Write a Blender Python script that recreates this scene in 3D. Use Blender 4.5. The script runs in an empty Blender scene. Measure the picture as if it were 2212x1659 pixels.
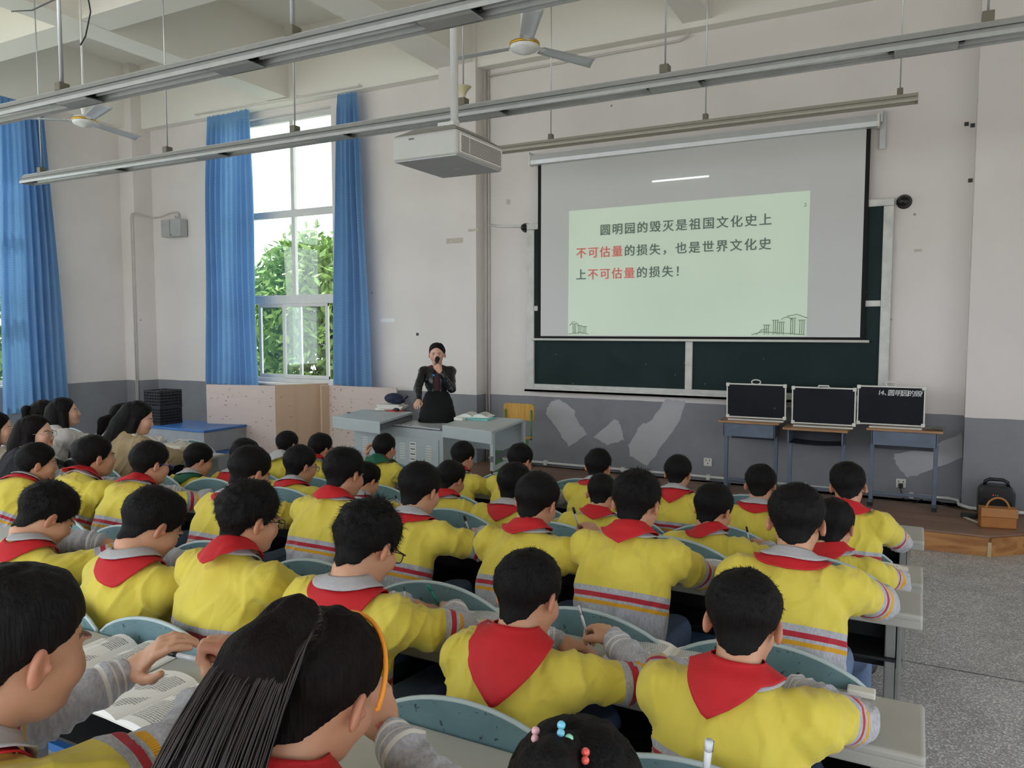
import bpy, bmesh, math, random
import numpy as np
from mathutils import Vector, Matrix, Euler

# ---------------------------------------------------------------- camera, light, exposure
scn = bpy.context.scene
COL = scn.collection
CAM_H = 1.85
YAW, PITCH, FOC = math.radians(27.8), math.radians(4.04), 1657.0
cam_d = bpy.data.cameras.new('camera'); cam = bpy.data.objects.new('camera', cam_d)
COL.objects.link(cam); scn.camera = cam
cam_d.sensor_width = 36.0; cam_d.sensor_fit = 'HORIZONTAL'; cam_d.lens = 36.0 * FOC / 2212.0
cam_d.clip_start = 0.05; cam_d.clip_end = 300
cam.location = (0, 0, CAM_H)
cam.rotation_euler = (math.radians(90) - PITCH, 0, YAW)

w = bpy.data.worlds.new('sky'); scn.world = w; w.use_nodes = True
bg = w.node_tree.nodes['Background']
bg.inputs[0].default_value = (0.885, 0.93, 1.0, 1); bg.inputs[1].default_value = 3.9
sun_d = bpy.data.lights.new('sun', 'SUN'); sun_d.energy = 6.0; sun_d.angle = math.radians(2.0)
sun_d.color = (1.0, 0.95, 0.86)
sun = bpy.data.objects.new('sun', sun_d); COL.objects.link(sun)
sun.rotation_euler = Vector((-0.62, 0.10, 1.25)).to_track_quat('Z', 'Y').to_euler()
scn.view_settings.view_transform = 'Standard'
scn.view_settings.look = 'None'
scn.view_settings.gamma = 1.0
scn.view_settings.use_curve_mapping = False
scn.view_settings.exposure = -0.10
try:
    scn.cycles.max_bounces = 8; scn.cycles.diffuse_bounces = 5; scn.cycles.transparent_max_bounces = 12
    scn.cycles.sample_clamp_indirect = 8; scn.cycles.use_denoising = True
    scn.cycles.caustics_reflective = False; scn.cycles.caustics_refractive = False
except Exception: pass

# ---------------------------------------------------------------- measuring helper (photo pixel -> point on a real plane)
_f = np.array([-math.sin(YAW) * math.cos(PITCH), math.cos(YAW) * math.cos(PITCH), -math.sin(PITCH)])
_r = np.array([math.cos(YAW), math.sin(YAW), 0.0]); _u = np.cross(_r, _f); _c = np.array([0, 0, CAM_H])
def ray(x, y): return _f + _r * (x - 1106.0) / FOC - _u * (y - 829.5) / FOC
def onz(x, y, z): d = ray(x, y); return Vector(_c + d * (z - CAM_H) / d[2])
def ony(x, y, Y): d = ray(x, y); return Vector(_c + d * Y / d[1])

# ---------------------------------------------------------------- object helpers
def srgb(r, g, b):
    f = lambda c: (c / 255.0 / 12.92) if c <= 10.3 else ((c / 255.0 + 0.055) / 1.055) ** 2.4
    return (f(r), f(g), f(b), 1.0)
def tag(o, label=None, cat=None, group=None, kind=None):
    if label: o['label'] = label
    if cat: o['category'] = cat
    if group: o['group'] = group
    if kind: o['kind'] = kind
    return o
def empty(name, loc=(0, 0, 0), rz=0.0, label=None, cat=None, group=None):
    o = bpy.data.objects.new(name, None); COL.objects.link(o)
    o.location = loc; o.rotation_euler = (0, 0, rz); o.empty_display_size = 0.1
    return tag(o, label, cat, group)
def link_mesh(name, me, mat=None, parent=None, smooth=False):
    o = bpy.data.objects.new(name, me); COL.objects.link(o)
    if mat is not None:
        for m in (mat if isinstance(mat, (list, tuple)) else [mat]): me.materials.append(m)
    if smooth: me.shade_smooth()
    if parent is not None: o.parent = parent
    return o
class MB:
    """collects simple shapes into ONE mesh"""
    def __init__(s): s.v = []; s.f = []; s.mi = []; s.sm = []; s.cur = 0
    def add(s, vs, fs, M=None, smooth=False):
        n = len(s.v)
        for p in vs:
            p = Vector(p); s.v.append((M @ p) if M is not None else p)
        for f in fs: s.f.append([i + n for i in f]); s.mi.append(s.cur); s.sm.append(smooth)
        return s
    def box(s, c, d, rot=None, M=None):
        x, y, z = d[0] / 2, d[1] / 2, d[2] / 2
        vs = [Vector((a * x, b * y, e * z)) for e in (-1, 1) for a, b in ((-1, -1), (1, -1), (1, 1), (-1, 1))]
        if rot is not None: R = Euler(rot).to_matrix(); vs = [R @ p for p in vs]
        vs = [p + Vector(c) for p in vs]
        return s.add(vs, [(3, 2, 1, 0), (4, 5, 6, 7), (0, 1, 5, 4), (1, 2, 6, 5), (2, 3, 7, 6), (3, 0, 4, 7)], M)
    def bx(s, x0, x1, y0, y1, z0, z1, M=None):
        return s.box(((x0 + x1) / 2, (y0 + y1) / 2, (z0 + z1) / 2), (abs(x1 - x0), abs(y1 - y0), abs(z1 - z0)), None, M)
    def tube(s, pts, r, seg=8, cap=True, r2=None, M=None, closed=False):
        pts = [Vector(p) for p in pts]; n = len(pts); vs = []; fs = []
        up = None
        for i, p in enumerate(pts):
            if closed: t = (pts[(i + 1) % n] - pts[i - 1])
            else: t = (pts[min(i + 1, n - 1)] - pts[max(i - 1, 0)])
            t = t.normalized() if t.length > 1e-9 else Vector((0, 0, 1))
            if up is None: up = Vector((0, 0, 1)) if abs(t.z) < 0.9 else Vector((1, 0, 0))
            a = t.cross(up); a = a.normalized() if a.length > 1e-6 else t.orthogonal().normalized(); b = t.cross(a).normalized(); up = -b if (-b).dot(up) > 0 else b
            rr = r if isinstance(r, (int, float)) else r[i]
            if r2 is not None: rr = r + (r2 - r) * i / max(n - 1, 1)
            for k in range(seg):
                q = 2 * math.pi * k / seg
                vs.append(p + a * math.cos(q) * rr + b * math.sin(q) * rr)
        for i in range(n if closed else n - 1):
            j = (i + 1) % n
            for k in range(seg):
                l = (k + 1) % seg
                fs.append((i * seg + k, i * seg + l, j * seg + l, j * seg + k))
        if cap and not closed:
            fs.append(tuple(range(seg))[::-1]); fs.append(tuple((n - 1) * seg + k for k in range(seg)))
        return s.add(vs, fs, M, True)
    def lathe(s, prof, c=(0, 0, 0), seg=24, M=None):
        vs = []; fs = []; n = len(prof)
        for (r, z) in prof:
            for k in range(seg):
                q = 2 * math.pi * k / seg; vs.append(Vector(c) + Vector((r * math.cos(q), r * math.sin(q), z)))
        for i in range(n - 1):
            for k in range(seg):
                l = (k + 1) % seg; fs.append((i * seg + k, i * seg + l, (i + 1) * seg + l, (i + 1) * seg + k))
        return s.add(vs, fs, M, True)
    def prism(s, poly, d, M=None):
        """poly: list of 3-D points (planar); extruded by vector d"""
        n = len(poly); d = Vector(d); vs = [Vector(p) for p in poly] + [Vector(p) + d for p in poly]
        fs = [tuple(range(n))[::-1], tuple(range(n, 2 * n))] + [(i, (i + 1) % n, (i + 1) % n + n, i + n) for i in range(n)]
        return s.add(vs, fs, M)
    def sphere(s, c, r, seg=12, rings=8, sc=(1, 1, 1), M=None):
        prof = [(max(1e-4, math.sin(math.pi * i / rings)) * r, -math.cos(math.pi * i / rings) * r) for i in range(rings + 1)]
        vs = []; fs = []
        for (rr, z) in prof:
            for k in range(seg):
                q = 2 * math.pi * k / seg; vs.append(Vector(c) + Vector((rr * math.cos(q) * sc[0], rr * math.sin(q) * sc[1], z * sc[2])))
        for i in range(rings):
            for k in range(seg):
                l = (k + 1) % seg; fs.append((i * seg + k, i * seg + l, (i + 1) * seg + l, (i + 1) * seg + k))
        return s.add(vs, fs, M, True)
    def mesh(s, name='m', bevel=0.0, recalc=True, bseg=2):
        me = bpy.data.meshes.new(name); me.from_pydata([tuple(p) for p in s.v], [], s.f)
        me.polygons.foreach_set('material_index', s.mi)
        me.polygons.foreach_set('use_smooth', s.sm)
        if recalc or bevel:
            bm = bmesh.new(); bm.from_mesh(me)
            if recalc: bmesh.ops.recalc_face_normals(bm, faces=bm.faces)
            if bevel:
                es = [e for e in bm.edges if len(e.link_faces) == 2 and e.calc_face_angle(0) > 0.6]
                bmesh.ops.bevel(bm, geom=es, offset=bevel, segments=bseg, affect='EDGES', profile=0.5, clamp_overlap=True)
            bm.to_mesh(me); bm.free()
        me.update(); return me
    def build(s, name, mat=None, parent=None, bevel=0.0, bseg=2):
        return link_mesh(name, s.mesh(name, bevel, bseg=bseg), mat, parent)

def copy_tree(o, parent=None):
    c = o.copy(); COL.objects.link(c)
    if parent is not None: c.parent = parent
    for ch in list(o.children): copy_tree(ch, c)
    return c

# ---------------------------------------------------------------- materials
def _nt(name):
    m = bpy.data.materials.new(name); m.use_nodes = True
    nt = m.node_tree; return m, nt, nt.nodes['Principled BSDF']
def N(nt, t, **kw):
    n = nt.nodes.new(t)
    for k, v in kw.items():
        if k.startswith('i_'):
            key = k[2:]; key = int(key) if key.isdigit() else key.replace('_', ' ')
            n.inputs[key].default_value = v
        else: setattr(n, k, v)
    return n
def ramp(nt, fac, stops, interp='LINEAR'):
    r = nt.nodes.new('ShaderNodeValToRGB'); cr = r.color_ramp; cr.interpolation = interp
    while len(cr.elements) < len(stops): cr.elements.new(0.5)
    for e, (p, c) in zip(cr.elements, stops): e.position = p; e.color = c
    if fac is not None: nt.links.new(fac, r.inputs[0])
    return r
def mixc(nt, fac, a, b, blend='MIX'):
    m = nt.nodes.new('ShaderNodeMix'); m.data_type = 'RGBA'; m.blend_type = blend
    for s, v in ((m.inputs[0], fac), (m.inputs[6], a), (m.inputs[7], b)):
        if hasattr(v, 'is_linked') or hasattr(v, 'links'): nt.links.new(v, s)
        else: s.default_value = v
    return m.outputs[2]
def mat(name, col, rough=0.5, metal=0.0, var=0.08, scale=6.0, bump=0.0, bscale=60.0, spec=0.5, coat=0.0, emit=0.0, sss=0.0, alpha=None, stretch=None):
    m, nt, b = _nt(name)
    tc = N(nt, 'ShaderNodeTexCoord'); src = tc.outputs['Object']
    if stretch:
        mp = N(nt, 'ShaderNodeMapping'); mp.inputs['Scale'].default_value = stretch; nt.links.new(src, mp.inputs[0]); src = mp.outputs[0]
    if var:
        n = N(nt, 'ShaderNodeTexNoise', i_Scale=scale, i_Detail=4.0); nt.links.new(src, n.inputs['Vector'])
        lo = tuple(max(0, c * (1 - var)) for c in col[:3]) + (1,); hi = tuple(min(1, c * (1 + var)) for c in col[:3]) + (1,)
        r = ramp(nt, n.outputs[0], [(0.3, lo), (0.7, hi)]); nt.links.new(r.outputs[0], b.inputs['Base Color'])
    else: b.inputs['Base Color'].default_value = col
    b.inputs['Roughness'].default_value = rough; b.inputs['Metallic'].default_value = metal
    b.inputs['Specular IOR Level'].default_value = spec
    if coat: b.inputs['Coat Weight'].default_value = coat; b.inputs['Coat Roughness'].default_value = 0.15
    if sss: b.inputs['Subsurface Weight'].default_value = sss; b.inputs['Subsurface Radius'].default_value = (0.008, 0.003, 0.0015); b.inputs['Subsurface Scale'].default_value = 1.0
    if emit: b.inputs['Emission Color'].default_value = col; b.inputs['Emission Strength'].default_value = emit
    if bump:
        n2 = N(nt, 'ShaderNodeTexNoise', i_Scale=bscale, i_Detail=3.0); nt.links.new(src, n2.inputs['Vector'])
        bp = N(nt, 'ShaderNodeBump', i_Strength=bump, i_Distance=0.004); nt.links.new(n2.outputs[0], bp.inputs['Height']); nt.links.new(bp.outputs[0], b.inputs['Normal'])
    return m
M = {}
def wall_mat():
    m, nt, b = _nt('painted plaster, white above grey')
    g = N(nt, 'ShaderNodeNewGeometry'); sp = N(nt, 'ShaderNodeSeparateXYZ'); nt.links.new(g.outputs['Position'], sp.inputs[0])
    n = N(nt, 'ShaderNodeTexNoise', i_Scale=1.3, i_Detail=6.0); nt.links.new(g.outputs['Position'], n.inputs['Vector'])
    up = ramp(nt, n.outputs[0], [(0.3, srgb(223, 217, 212)), (0.7, srgb(232, 226, 221))])
    n3 = N(nt, 'ShaderNodeTexNoise', i_Scale=2.2, i_Detail=7.0, i_Roughness=0.6); nt.links.new(g.outputs['Position'], n3.inputs['Vector'])
    lo = ramp(nt, n3.outputs[0], [(0.25, srgb(126, 127, 132)), (0.55, srgb(138, 139, 144)), (0.8, srgb(147, 148, 153))])
    # wavy paint line
    n4 = N(nt, 'ShaderNodeTexNoise', i_Scale=5.0, i_Detail=2.0); nt.links.new(g.outputs['Position'], n4.inputs['Vector'])
    ml = N(nt, 'ShaderNodeMath', operation='MULTIPLY_ADD'); ml.inputs[1].default_value = 0.012; nt.links.new(n4.outputs[0], ml.inputs[0]); nt.links.new(sp.outputs[2], ml.inputs[2])
    gt = N(nt, 'ShaderNodeMath', operation='GREATER_THAN'); gt.inputs[1].default_value = 1.038; nt.links.new(ml.outputs[0], gt.inputs[0])
    c = mixc(nt, gt.outputs[0], lo.outputs[0], up.outputs[0])
    # small scuffs
    v = N(nt, 'ShaderNodeTexVoronoi', i_Scale=1.9); nt.links.new(g.outputs['Position'], v.inputs['Vector'])
    r = ramp(nt, v.outputs['Distance'], [(0.0, (1, 1, 1, 1)), (0.02, (1, 1, 1, 1)), (0.03, (0, 0, 0, 1))])
    c2 = mixc(nt, r.outputs[0], c, srgb(150, 146, 138)); nt.links.new(c2, b.inputs['Base Color'])
    n2 = N(nt, 'ShaderNodeTexNoise', i_Scale=25.0, i_Detail=4.0); nt.links.new(g.outputs['Position'], n2.inputs['Vector'])
    bp = N(nt, 'ShaderNodeBump', i_Strength=0.15, i_Distance=0.004); nt.links.new(n2.outputs[0], bp.inputs['Height']); nt.links.new(bp.outputs[0], b.inputs['Normal'])
    b.inputs['Roughness'].default_value = 0.75
    return m
def terrazzo():
    m, nt, b = _nt('terrazzo')
    g = N(nt, 'ShaderNodeNewGeometry'); P = g.outputs['Position']
    v = N(nt, 'ShaderNodeTexVoronoi', i_Scale=150.0); nt.links.new(P, v.inputs['Vector'])
    sp = N(nt, 'ShaderNodeSeparateColor'); nt.links.new(v.outputs['Color'], sp.inputs[0])
    c = ramp(nt, sp.outputs[0], [(0.0, srgb(160, 159, 157)), (0.45, srgb(188, 187, 185)), (0.70, srgb(212, 211, 209)), (0.9, srgb(244, 243, 240))], 'CONSTANT')
    big = N(nt, 'ShaderNodeTexNoise', i_Scale=2.6, i_Detail=5.0, i_Roughness=0.6); nt.links.new(P, big.inputs['Vector'])
    bc = ramp(nt, big.outputs[0], [(0.3, (0.78, 0.77, 0.76, 1)), (0.55, (1, 1, 1, 1))])
    c2 = mixc(nt, 1.0, c.outputs[0], bc.outputs[0], 'MULTIPLY')
    nt.links.new(c2, b.inputs['Base Color'])
    rr = ramp(nt, big.outputs[0], [(0.3, (0.5, 0.5, 0.5, 1)), (0.7, (0.33, 0.33, 0.33, 1))]); nt.links.new(rr.outputs[0], b.inputs['Roughness'])
    return m
def wood(name, a, bcol, scale=3.0, axis=0, rough=0.4, coat=0.0, bands=6.0, dist=5.0):
    m, nt, b = _nt(name)
    tc = N(nt, 'ShaderNodeTexCoord'); mp = N(nt, 'ShaderNodeMapping'); s = [scale * 4, scale * 4, scale * 4]; s[axis] = scale * 0.5
    mp.inputs['Scale'].default_value = s; nt.links.new(tc.outputs['Object'], mp.inputs[0])
    n = N(nt, 'ShaderNodeTexNoise', i_Scale=1.0, i_Detail=6.0, i_Distortion=1.2); nt.links.new(mp.outputs[0], n.inputs['Vector'])
    mm = N(nt, 'ShaderNodeMath', operation='MULTIPLY'); mm.inputs[1].default_value = bands; nt.links.new(n.outputs[0], mm.inputs[0])
    fr = N(nt, 'ShaderNodeMath', operation='PINGPONG'); fr.inputs[1].default_value = 1.0; nt.links.new(mm.outputs[0], fr.inputs[0])
    r = ramp(nt, fr.outputs[0], [(0.0, a), (1.0, bcol)]); nt.links.new(r.outputs[0], b.inputs['Base Color'])
    b.inputs['Roughness'].default_value = rough; b.inputs['Coat Weight'].default_value = coat
    return m
def glass_mat(name, tint=(0.93, 0.97, 0.95, 1), refl=0.08):
    m = bpy.data.materials.new(name); m.use_nodes = True; nt = m.node_tree; nt.nodes.clear()
    o = N(nt, 'ShaderNodeOutputMaterial'); t = N(nt, 'ShaderNodeBsdfTransparent'); t.inputs[0].default_value = tint
    g = N(nt, 'ShaderNodeBsdfGlossy'); g.inputs['Roughness'].default_value = 0.02
    x = N(nt, 'ShaderNodeMixShader'); x.inputs[0].default_value = refl
    nt.links.new(t.outputs[0], x.inputs[1]); nt.links.new(g.outputs[0], x.inputs[2]); nt.links.new(x.outputs[0], o.inputs[0])
    return m
def chalkboard(name, col, smear):
    m, nt, b = _nt(name)
    g = N(nt, 'ShaderNodeNewGeometry'); P = g.outputs['Position']
    n = N(nt, 'ShaderNodeTexNoise', i_Scale=2.3, i_Detail=5.0, i_Distortion=0.6); nt.links.new(P, n.inputs['Vector'])
    c = ramp(nt, n.outputs[0], [(0.35, col), (0.75, smear)])
    v = N(nt, 'ShaderNodeTexVoronoi', i_Scale=7.0); nt.links.new(P, v.inputs['Vector'])
    r = ramp(nt, v.outputs['Distance'], [(0.0, (1, 1, 1, 1)), (0.035, (1, 1, 1, 1)), (0.05, (0, 0, 0, 1))])
    c2 = mixc(nt, r.outputs[0], c.outputs[0], srgb(120, 140, 135)); nt.links.new(c2, b.inputs['Base Color'])
    b.inputs['Roughness'].default_value = 0.6; b.inputs['Specular IOR Level'].default_value = 0.25
    return m
M['wall'] = wall_mat()
M['ceiling'] = mat('ceiling paint', srgb(236, 233, 224), 0.8, var=0.02, scale=1.0, bump=0.1, bscale=20)
M['terrazzo'] = terrazzo()
M['stage'] = wood('brown stage laminate', srgb(126, 96, 78), srgb(150, 118, 98), 1.6, 0, 0.42, bands=3)
M['riser'] = wood('orange oak riser board', srgb(150, 98, 52), srgb(190, 138, 84), 2.2, 0, 0.4, bands=5)
M['alu'] = mat('aluminium', srgb(200, 202, 204), 0.38, 0.7, 0.05, 8)
M['frame_white'] = mat('white window frame', srgb(214, 214, 210), 0.45, 0, 0.06, 6)
M['glass'] = glass_mat('window glass')
M['white_plastic'] = mat('white plastic', srgb(226, 224, 216), 0.4, 0, 0.03)
M['pvc'] = mat('white pvc pipe', srgb(222, 222, 218), 0.4, 0, 0.06, 10)
M['conduit'] = mat('painted conduit', srgb(205, 200, 192), 0.5, 0, 0.05)
M['black'] = mat('black plastic', srgb(18, 18, 20), 0.35, 0, 0.1)
M['matte_black'] = mat('matt black', srgb(12, 12, 13), 0.85, 0, 0.1)
M['chalkboard'] = chalkboard('green chalkboard', srgb(12, 36, 34), srgb(22, 46, 44))
M['slate'] = chalkboard('dark slate board', srgb(12, 16, 22), srgb(28, 34, 42))
M['patch'] = mat('filler patch', srgb(184, 184, 186), 0.8, 0, 0.05, 5)
# ================================================================ THE ROOM
WY, PY = 8.5, 8.3          # front wall plane, pilaster front
XL, XR, YB = -11.45, 4.2, -3.6
Z_SLAB, Z_BEAM = 6.05, 5.08
def S(o): o['kind'] = 'structure'; return o

fl = MB().bx(XL - 0.3, XR + 0.3, YB - 0.3, WY + 0.3, -0.2, 0)
floor = S(fl.build('floor', M['terrazzo']))
j = MB()                                            # brass/cement division strips, sunk flush
M['joint'] = mat('dark joint', srgb(60, 60, 60), 0.7)
for k in range(12):
    y = 4.72 - 1.18 * k
    if y > YB: j.bx(XL, XR, y - 0.003, y + 0.003, -0.002, 0.0012)
for k in range(9):
    x = 1.75 - 1.8 * k
    if x > XL: j.bx(x - 0.003, x + 0.003, YB, 7.2, -0.002, 0.0012)
j.build('division_strip', M['joint'], floor)

# walls ---------------------------------------------------------------
def wall_with_hole(name, axis, plane, thick, a0, a1, z0, z1, holes):
    """axis 'x': wall in the XZ plane at Y=plane..plane+thick;  'y': in the YZ plane"""
    m = MB(); cuts = sorted(holes)
    def blk(p0, p1, q0, q1):
        if p1 - p0 < 1e-4 or q1 - q0 < 1e-4: return
        if axis == 'x': m.bx(p0, p1, plane, plane + thick, q0, q1)
        else: m.bx(plane, plane + thick, p0, p1, q0, q1)
    cur = a0
    for (h0, h1, b, t) in cuts:
        blk(cur, h0, z0, z1); blk(h0, h1, z0, b); blk(h0, h1, t, z1); cur = h1
    blk(cur, a1, z0, z1)
    return S(m.build(name, M['wall']))
W1 = (-9.55, -7.34, 1.06, 4.97)
wall_front = wall_with_hole('wall_front', 'x', WY, 0.25, XL - 0.3, XR + 0.3, 0, Z_SLAB, [W1])
W2 = (4.2, 6.62, 1.06, 4.97)
LH = [W2, (0.3, 3.7, 1.06, 4.97), (-3.3, -0.2, 1.06, 4.97)]  # last two are unseen windows, widened for more light from the left
wall_left = wall_with_hole('wall_left', 'y', XL - 0.25, 0.25, YB, WY, 0, Z_SLAB, LH)
wall_right = wall_with_hole('wall_right', 'y', XR, 0.25, YB, WY, 0, Z_SLAB, [(-3.2, -0.4, 0.9, 3.2), (0.2, 2.9, 0.9, 3.2), (3.4, 5.2, 0.0, 2.7)])  # unseen openings sized for the light; doorway added to brighten the floor
wall_back = wall_with_hole('wall_back', 'x', YB - 0.25, 0.25, XL - 0.3, XR + 0.3, 0, Z_SLAB, [(-11.0, -7.8, 0.6, 5.0), (-7.3, -4.2, 0.6, 5.0), (-3.7, -0.4, 0.6, 4.4), (0.1, 3.6, 0.6, 3.2)])  # unseen wall, its openings shaped to let sky light in from behind
MB().bx(-5.42, -4.88, PY, WY + 0.05, 0, Z_SLAB).build('pilaster', M['wall'], wall_front)
MB().bx(0.42, 1.0, PY, WY + 0.05, 0, Z_SLAB).build('pilaster', M['wall'], wall_front)
MB().bx(XL - 0.05, -11.12, 8.16, WY + 0.05, 0, Z_SLAB).build('pilaster', M['wall'], wall_front)
# ceiling with beams
ceil = S(MB().bx(XL - 0.9, XR + 0.9, YB - 0.9, WY + 1.3, Z_SLAB, Z_SLAB + 0.25).build('ceiling', M['ceiling']))  # slab runs past the walls: unseen eave added to cut the sun
def beam(x0, x1, y0, y1, z): MB().bx(x0, x1, y0, y1, z, Z_SLAB + 0.01).build('ceiling_beam', M['ceiling'], ceil)
beam(XL, XR, 8.34, WY + 0.02, Z_BEAM - 0.02)          # along the front wall
beam(XL - 0.02, -11.28, YB, 8.34, Z_BEAM - 0.01)      # along the left wall
for (x0, x1) in ((-8.34, -7.96), (-5.46, -4.93), (-2.33, -2.02), (0.44, 0.9), (3.2, 3.6)):
    beam(x0, x1, YB, 8.34, Z_BEAM + 0.04)
for (y0, y1) in ((5.27, 5.62), (2.1, 2.45), (-1.1, -0.75)):
    xs = [-11.28, -8.34, -7.96, -5.46, -4.93, -2.33, -2.02, 0.44, 0.9, 3.2]
    for a, b in zip(xs[0::2], xs[1::2]): beam(a, b, y0, y1, Z_BEAM + 0.05)

# paint patches (skim coat with its own ragged outline) on the grey dado
def patch(pts, seed):
    rnd = random.Random(seed); P = []
    for i in range(len(pts)):
        a = ony(*pts[i], WY); b = ony(*pts[(i + 1) % len(pts)], WY); n = 5
        for k in range(n):
            q = a.lerp(b, k / n); jit = 0.012 if k else 0.0
            P.append((q.x + rnd.uniform(-jit, jit), WY + 0.004, q.z + rnd.uniform(-jit, jit)))
    m = MB(); m.prism(P, (0, -0.0065, 0)); return m.build('filler_patch', M['patch'], wall_front)
patch([(1193, 866), (1208, 862), (1240, 885), (1246, 905), (1268, 938), (1228, 965), (1206, 930), (1180, 895), (1182, 880)], 1)
patch([(1282, 944), (1328, 905), (1340, 917), (1349, 950), (1312, 962)], 2)
patch([(1438, 862), (1480, 866), (1470, 905), (1440, 950), (1398, 1006), (1360, 985), (1357, 962), (1385, 918), (1410, 905)], 3)
patch([(1930, 980), (2010, 968), (2076, 935), (2080, 988), (2010, 1015), (1960, 1032), (1936, 1003)], 4)
# little torn tape / scuff marks on the white paint
M['scuff'] = mat('old tape mark', srgb(196, 190, 176), 0.7, 0, 0.1, 30)
for (x, y, w_, h_, c) in ((982, 520, 36, 9, 0), (1022, 497, 22, 4, 0), (1098, 436, 8, 10, 0), (1770, 400, 10, 50, 0), (1915, 690, 24, 5, 0), (1983, 541, 18, 5, 0)):
    a = ony(x - w_ / 2, y - h_ / 2, PY if x < 1040 else WY); b = ony(x + w_ / 2, y + h_ / 2, PY if x < 1040 else WY)
    MB().bx(a.x, b.x, a.y - 0.0025, a.y + 0.003, b.z, a.z).build('tape_mark', M['scuff'], wall_front)
a = ony(822, 688, WY); b = ony(852, 696, WY)
MB().bx(a.x, b.x, WY - 0.003, WY + 0.003, b.z, a.z).build('tape_mark', mat('white paper tape', srgb(240, 240, 240), 0.6), wall_front)
for (x, y) in ((417, 657), (902, 722), (795, 428), (2101, 271), (2088, 268), (2096, 390)):
    p = ony(x, y, WY); MB().bx(p.x - 0.018, p.x + 0.018, WY - 0.006, WY + 0.004, p.z - 0.018, p.z + 0.018).build('nail_plug', M['white_plastic'] if x < 800 else M['joint'], wall_front)

# windows --------------------------------------------------------------
def window_front():
    x0, x1, z0, z1 = W1; Y = 8.62
    m = MB()
    def v(x, w_, a, b, dy=0.0): m.bx(x - w_ / 2, x + w_ / 2, Y - 0.03 + dy, Y + 0.03 + dy, a, b)
    def h(z, w_, a, b, dy=0.0): m.bx(a, b, Y - 0.032 + dy, Y + 0.032 + dy, z - w_ / 2, z + w_ / 2)
    for x in (x0 + 0.03, x1 - 0.03): v(x, 0.06, z0, z1)
    h(z0 + 0.035, 0.07, x0, x1); h(z1 - 0.04, 0.08, x0, x1)
    h(3.56, 0.10, x0, x1); h(2.30, 0.13, x0, x1)
    v(-8.17, 0.065, 2.3, z1)
    fr = S(m.build('window_1', M['frame_white'], None, bevel=0.006))
    s = MB()
    for (a, b, dy) in ((-8.95, -8.09, 0.035), (-8.40, -7.52, -0.03)):      # two sliding sashes
        for (p, q) in ((a, a + 0.05), (b - 0.05, b)): s.bx(p, q, Y - 0.018 + dy, Y + 0.018 + dy, z0 + 0.07, 2.235)
        for (p, q) in ((z0 + 0.07, z0 + 0.12), (2.19, 2.235)): s.bx(a, b, Y - 0.017 + dy, Y + 0.017 + dy, p, q)
        s2 = s.build('sash', M['frame_white'], fr, bevel=0.004); s = MB()
        g = MB().bx(a + 0.045, b - 0.045, Y - 0.003 + dy, Y + 0.003 + dy, z0 + 0.115, 2.195).build('pane', M['glass'], s2)
    for (a, b, c, d) in ((-9.49, -8.2, 2.36, 3.51), (-8.14, -7.4, 2.36, 3.51), (-9.49, -8.2, 3.61, 4.89), (-8.14, -7.4, 3.61, 4.89)):
        MB().bx(a, b, Y - 0.003, Y + 0.003, c, d).build('pane', M['glass'], fr)
    sill = S(MB().bx(x0 - 0.02, x1 + 0.02, 8.44, 8.70, 1.025, 1.062).build('trim_1', M['wall'], None, bevel=0.005))
window_front()
def window_left(n, hole, glass=True):
    y0, y1, z0, z1 = hole; X = XL - 0.12; m = MB()
    for y in (y0 + 0.03, y1 - 0.03, (y0 + y1) / 2): m.bx(X - 0.03, X + 0.03, y - 0.03, y + 0.03, z0, z1)
    for z, w_ in ((z0 + 0.03, 0.06), (z1 - 0.03, 0.06), (3.62, 0.10), (2.40, 0.14)): m.bx(X - 0.032, X + 0.032, y0, y1, z - w_ / 2, z + w_ / 2)
    fr = S(m.build('window_%d' % n, M['frame_white'], None))
    for (a, b) in ((y0 + 0.06, (y0 + y1) / 2 - 0.03), ((y0 + y1) / 2 + 0.03, y1 - 0.06)):
        for (c, d) in ((z0 + 0.06, 2.33), (2.47, 3.57), (3.67, z1 - 0.06)):
            MB().bx(X - 0.003, X + 0.003, a, b, c, d).build('pane', M['glass'], fr)
for i, h_ in enumerate(LH): window_left(2 + i, h_)

# stage ---------------------------------------------------------------
ZP = 0.17
poly = [(-5.9, 7.2), (0.135, 7.215), (0.57, 7.27), (0.58, 7.271), (1.35, 8.15), (1.35, WY), (-5.9, WY)]
P0 = onz(2134, 1202, 0); P1 = onz(2212, 1196, 0)
poly = [(-5.9, P0.y), (P0.x, P0.y), (P0.x + 1.6 * (P1.x - P0.x) / abs(P1.x - P0.x), P0.y + 1.6 * (P1.y - P0.y) / abs(P1.x - P0.x)), ]
q = poly[-1]
poly = poly + [(q[0], 8.3), (q[0], WY), (-5.9, WY)]
m = MB(); m.prism([(x, y, 0.0) for x, y in poly], (0, 0, ZP - 0.012)); stage = S(m.build('stage_platform', M['stage']))
stage['label'] = 'low brown laminate stage along the front wall'
m = MB(); m.prism([(x, y - 0.006 if y < 8 else y, ZP - 0.012) for x, y in poly], (0, 0, 0.012)); m.build('stage_top', M['stage'], stage)
def riser(a, b):
    a = Vector((a[0], a[1], 0)); b = Vector((b[0], b[1], 0)); d = (b - a).normalized(); n = Vector((d.y, -d.x, 0))
    m = MB(); m.prism([a + n * 0.0, b + n * 0.0, b + n * 0.014, a + n * 0.014], (0, 0, ZP - 0.016)); m.build('riser_board', M['riser'], stage)
xs = [poly[0][0] + i * (P0.x - poly[0][0]) / 8 for i in range(9)]
for i in range(8): riser((xs[i] + 0.002, P0.y), (xs[i + 1] - 0.006, P0.y))
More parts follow.
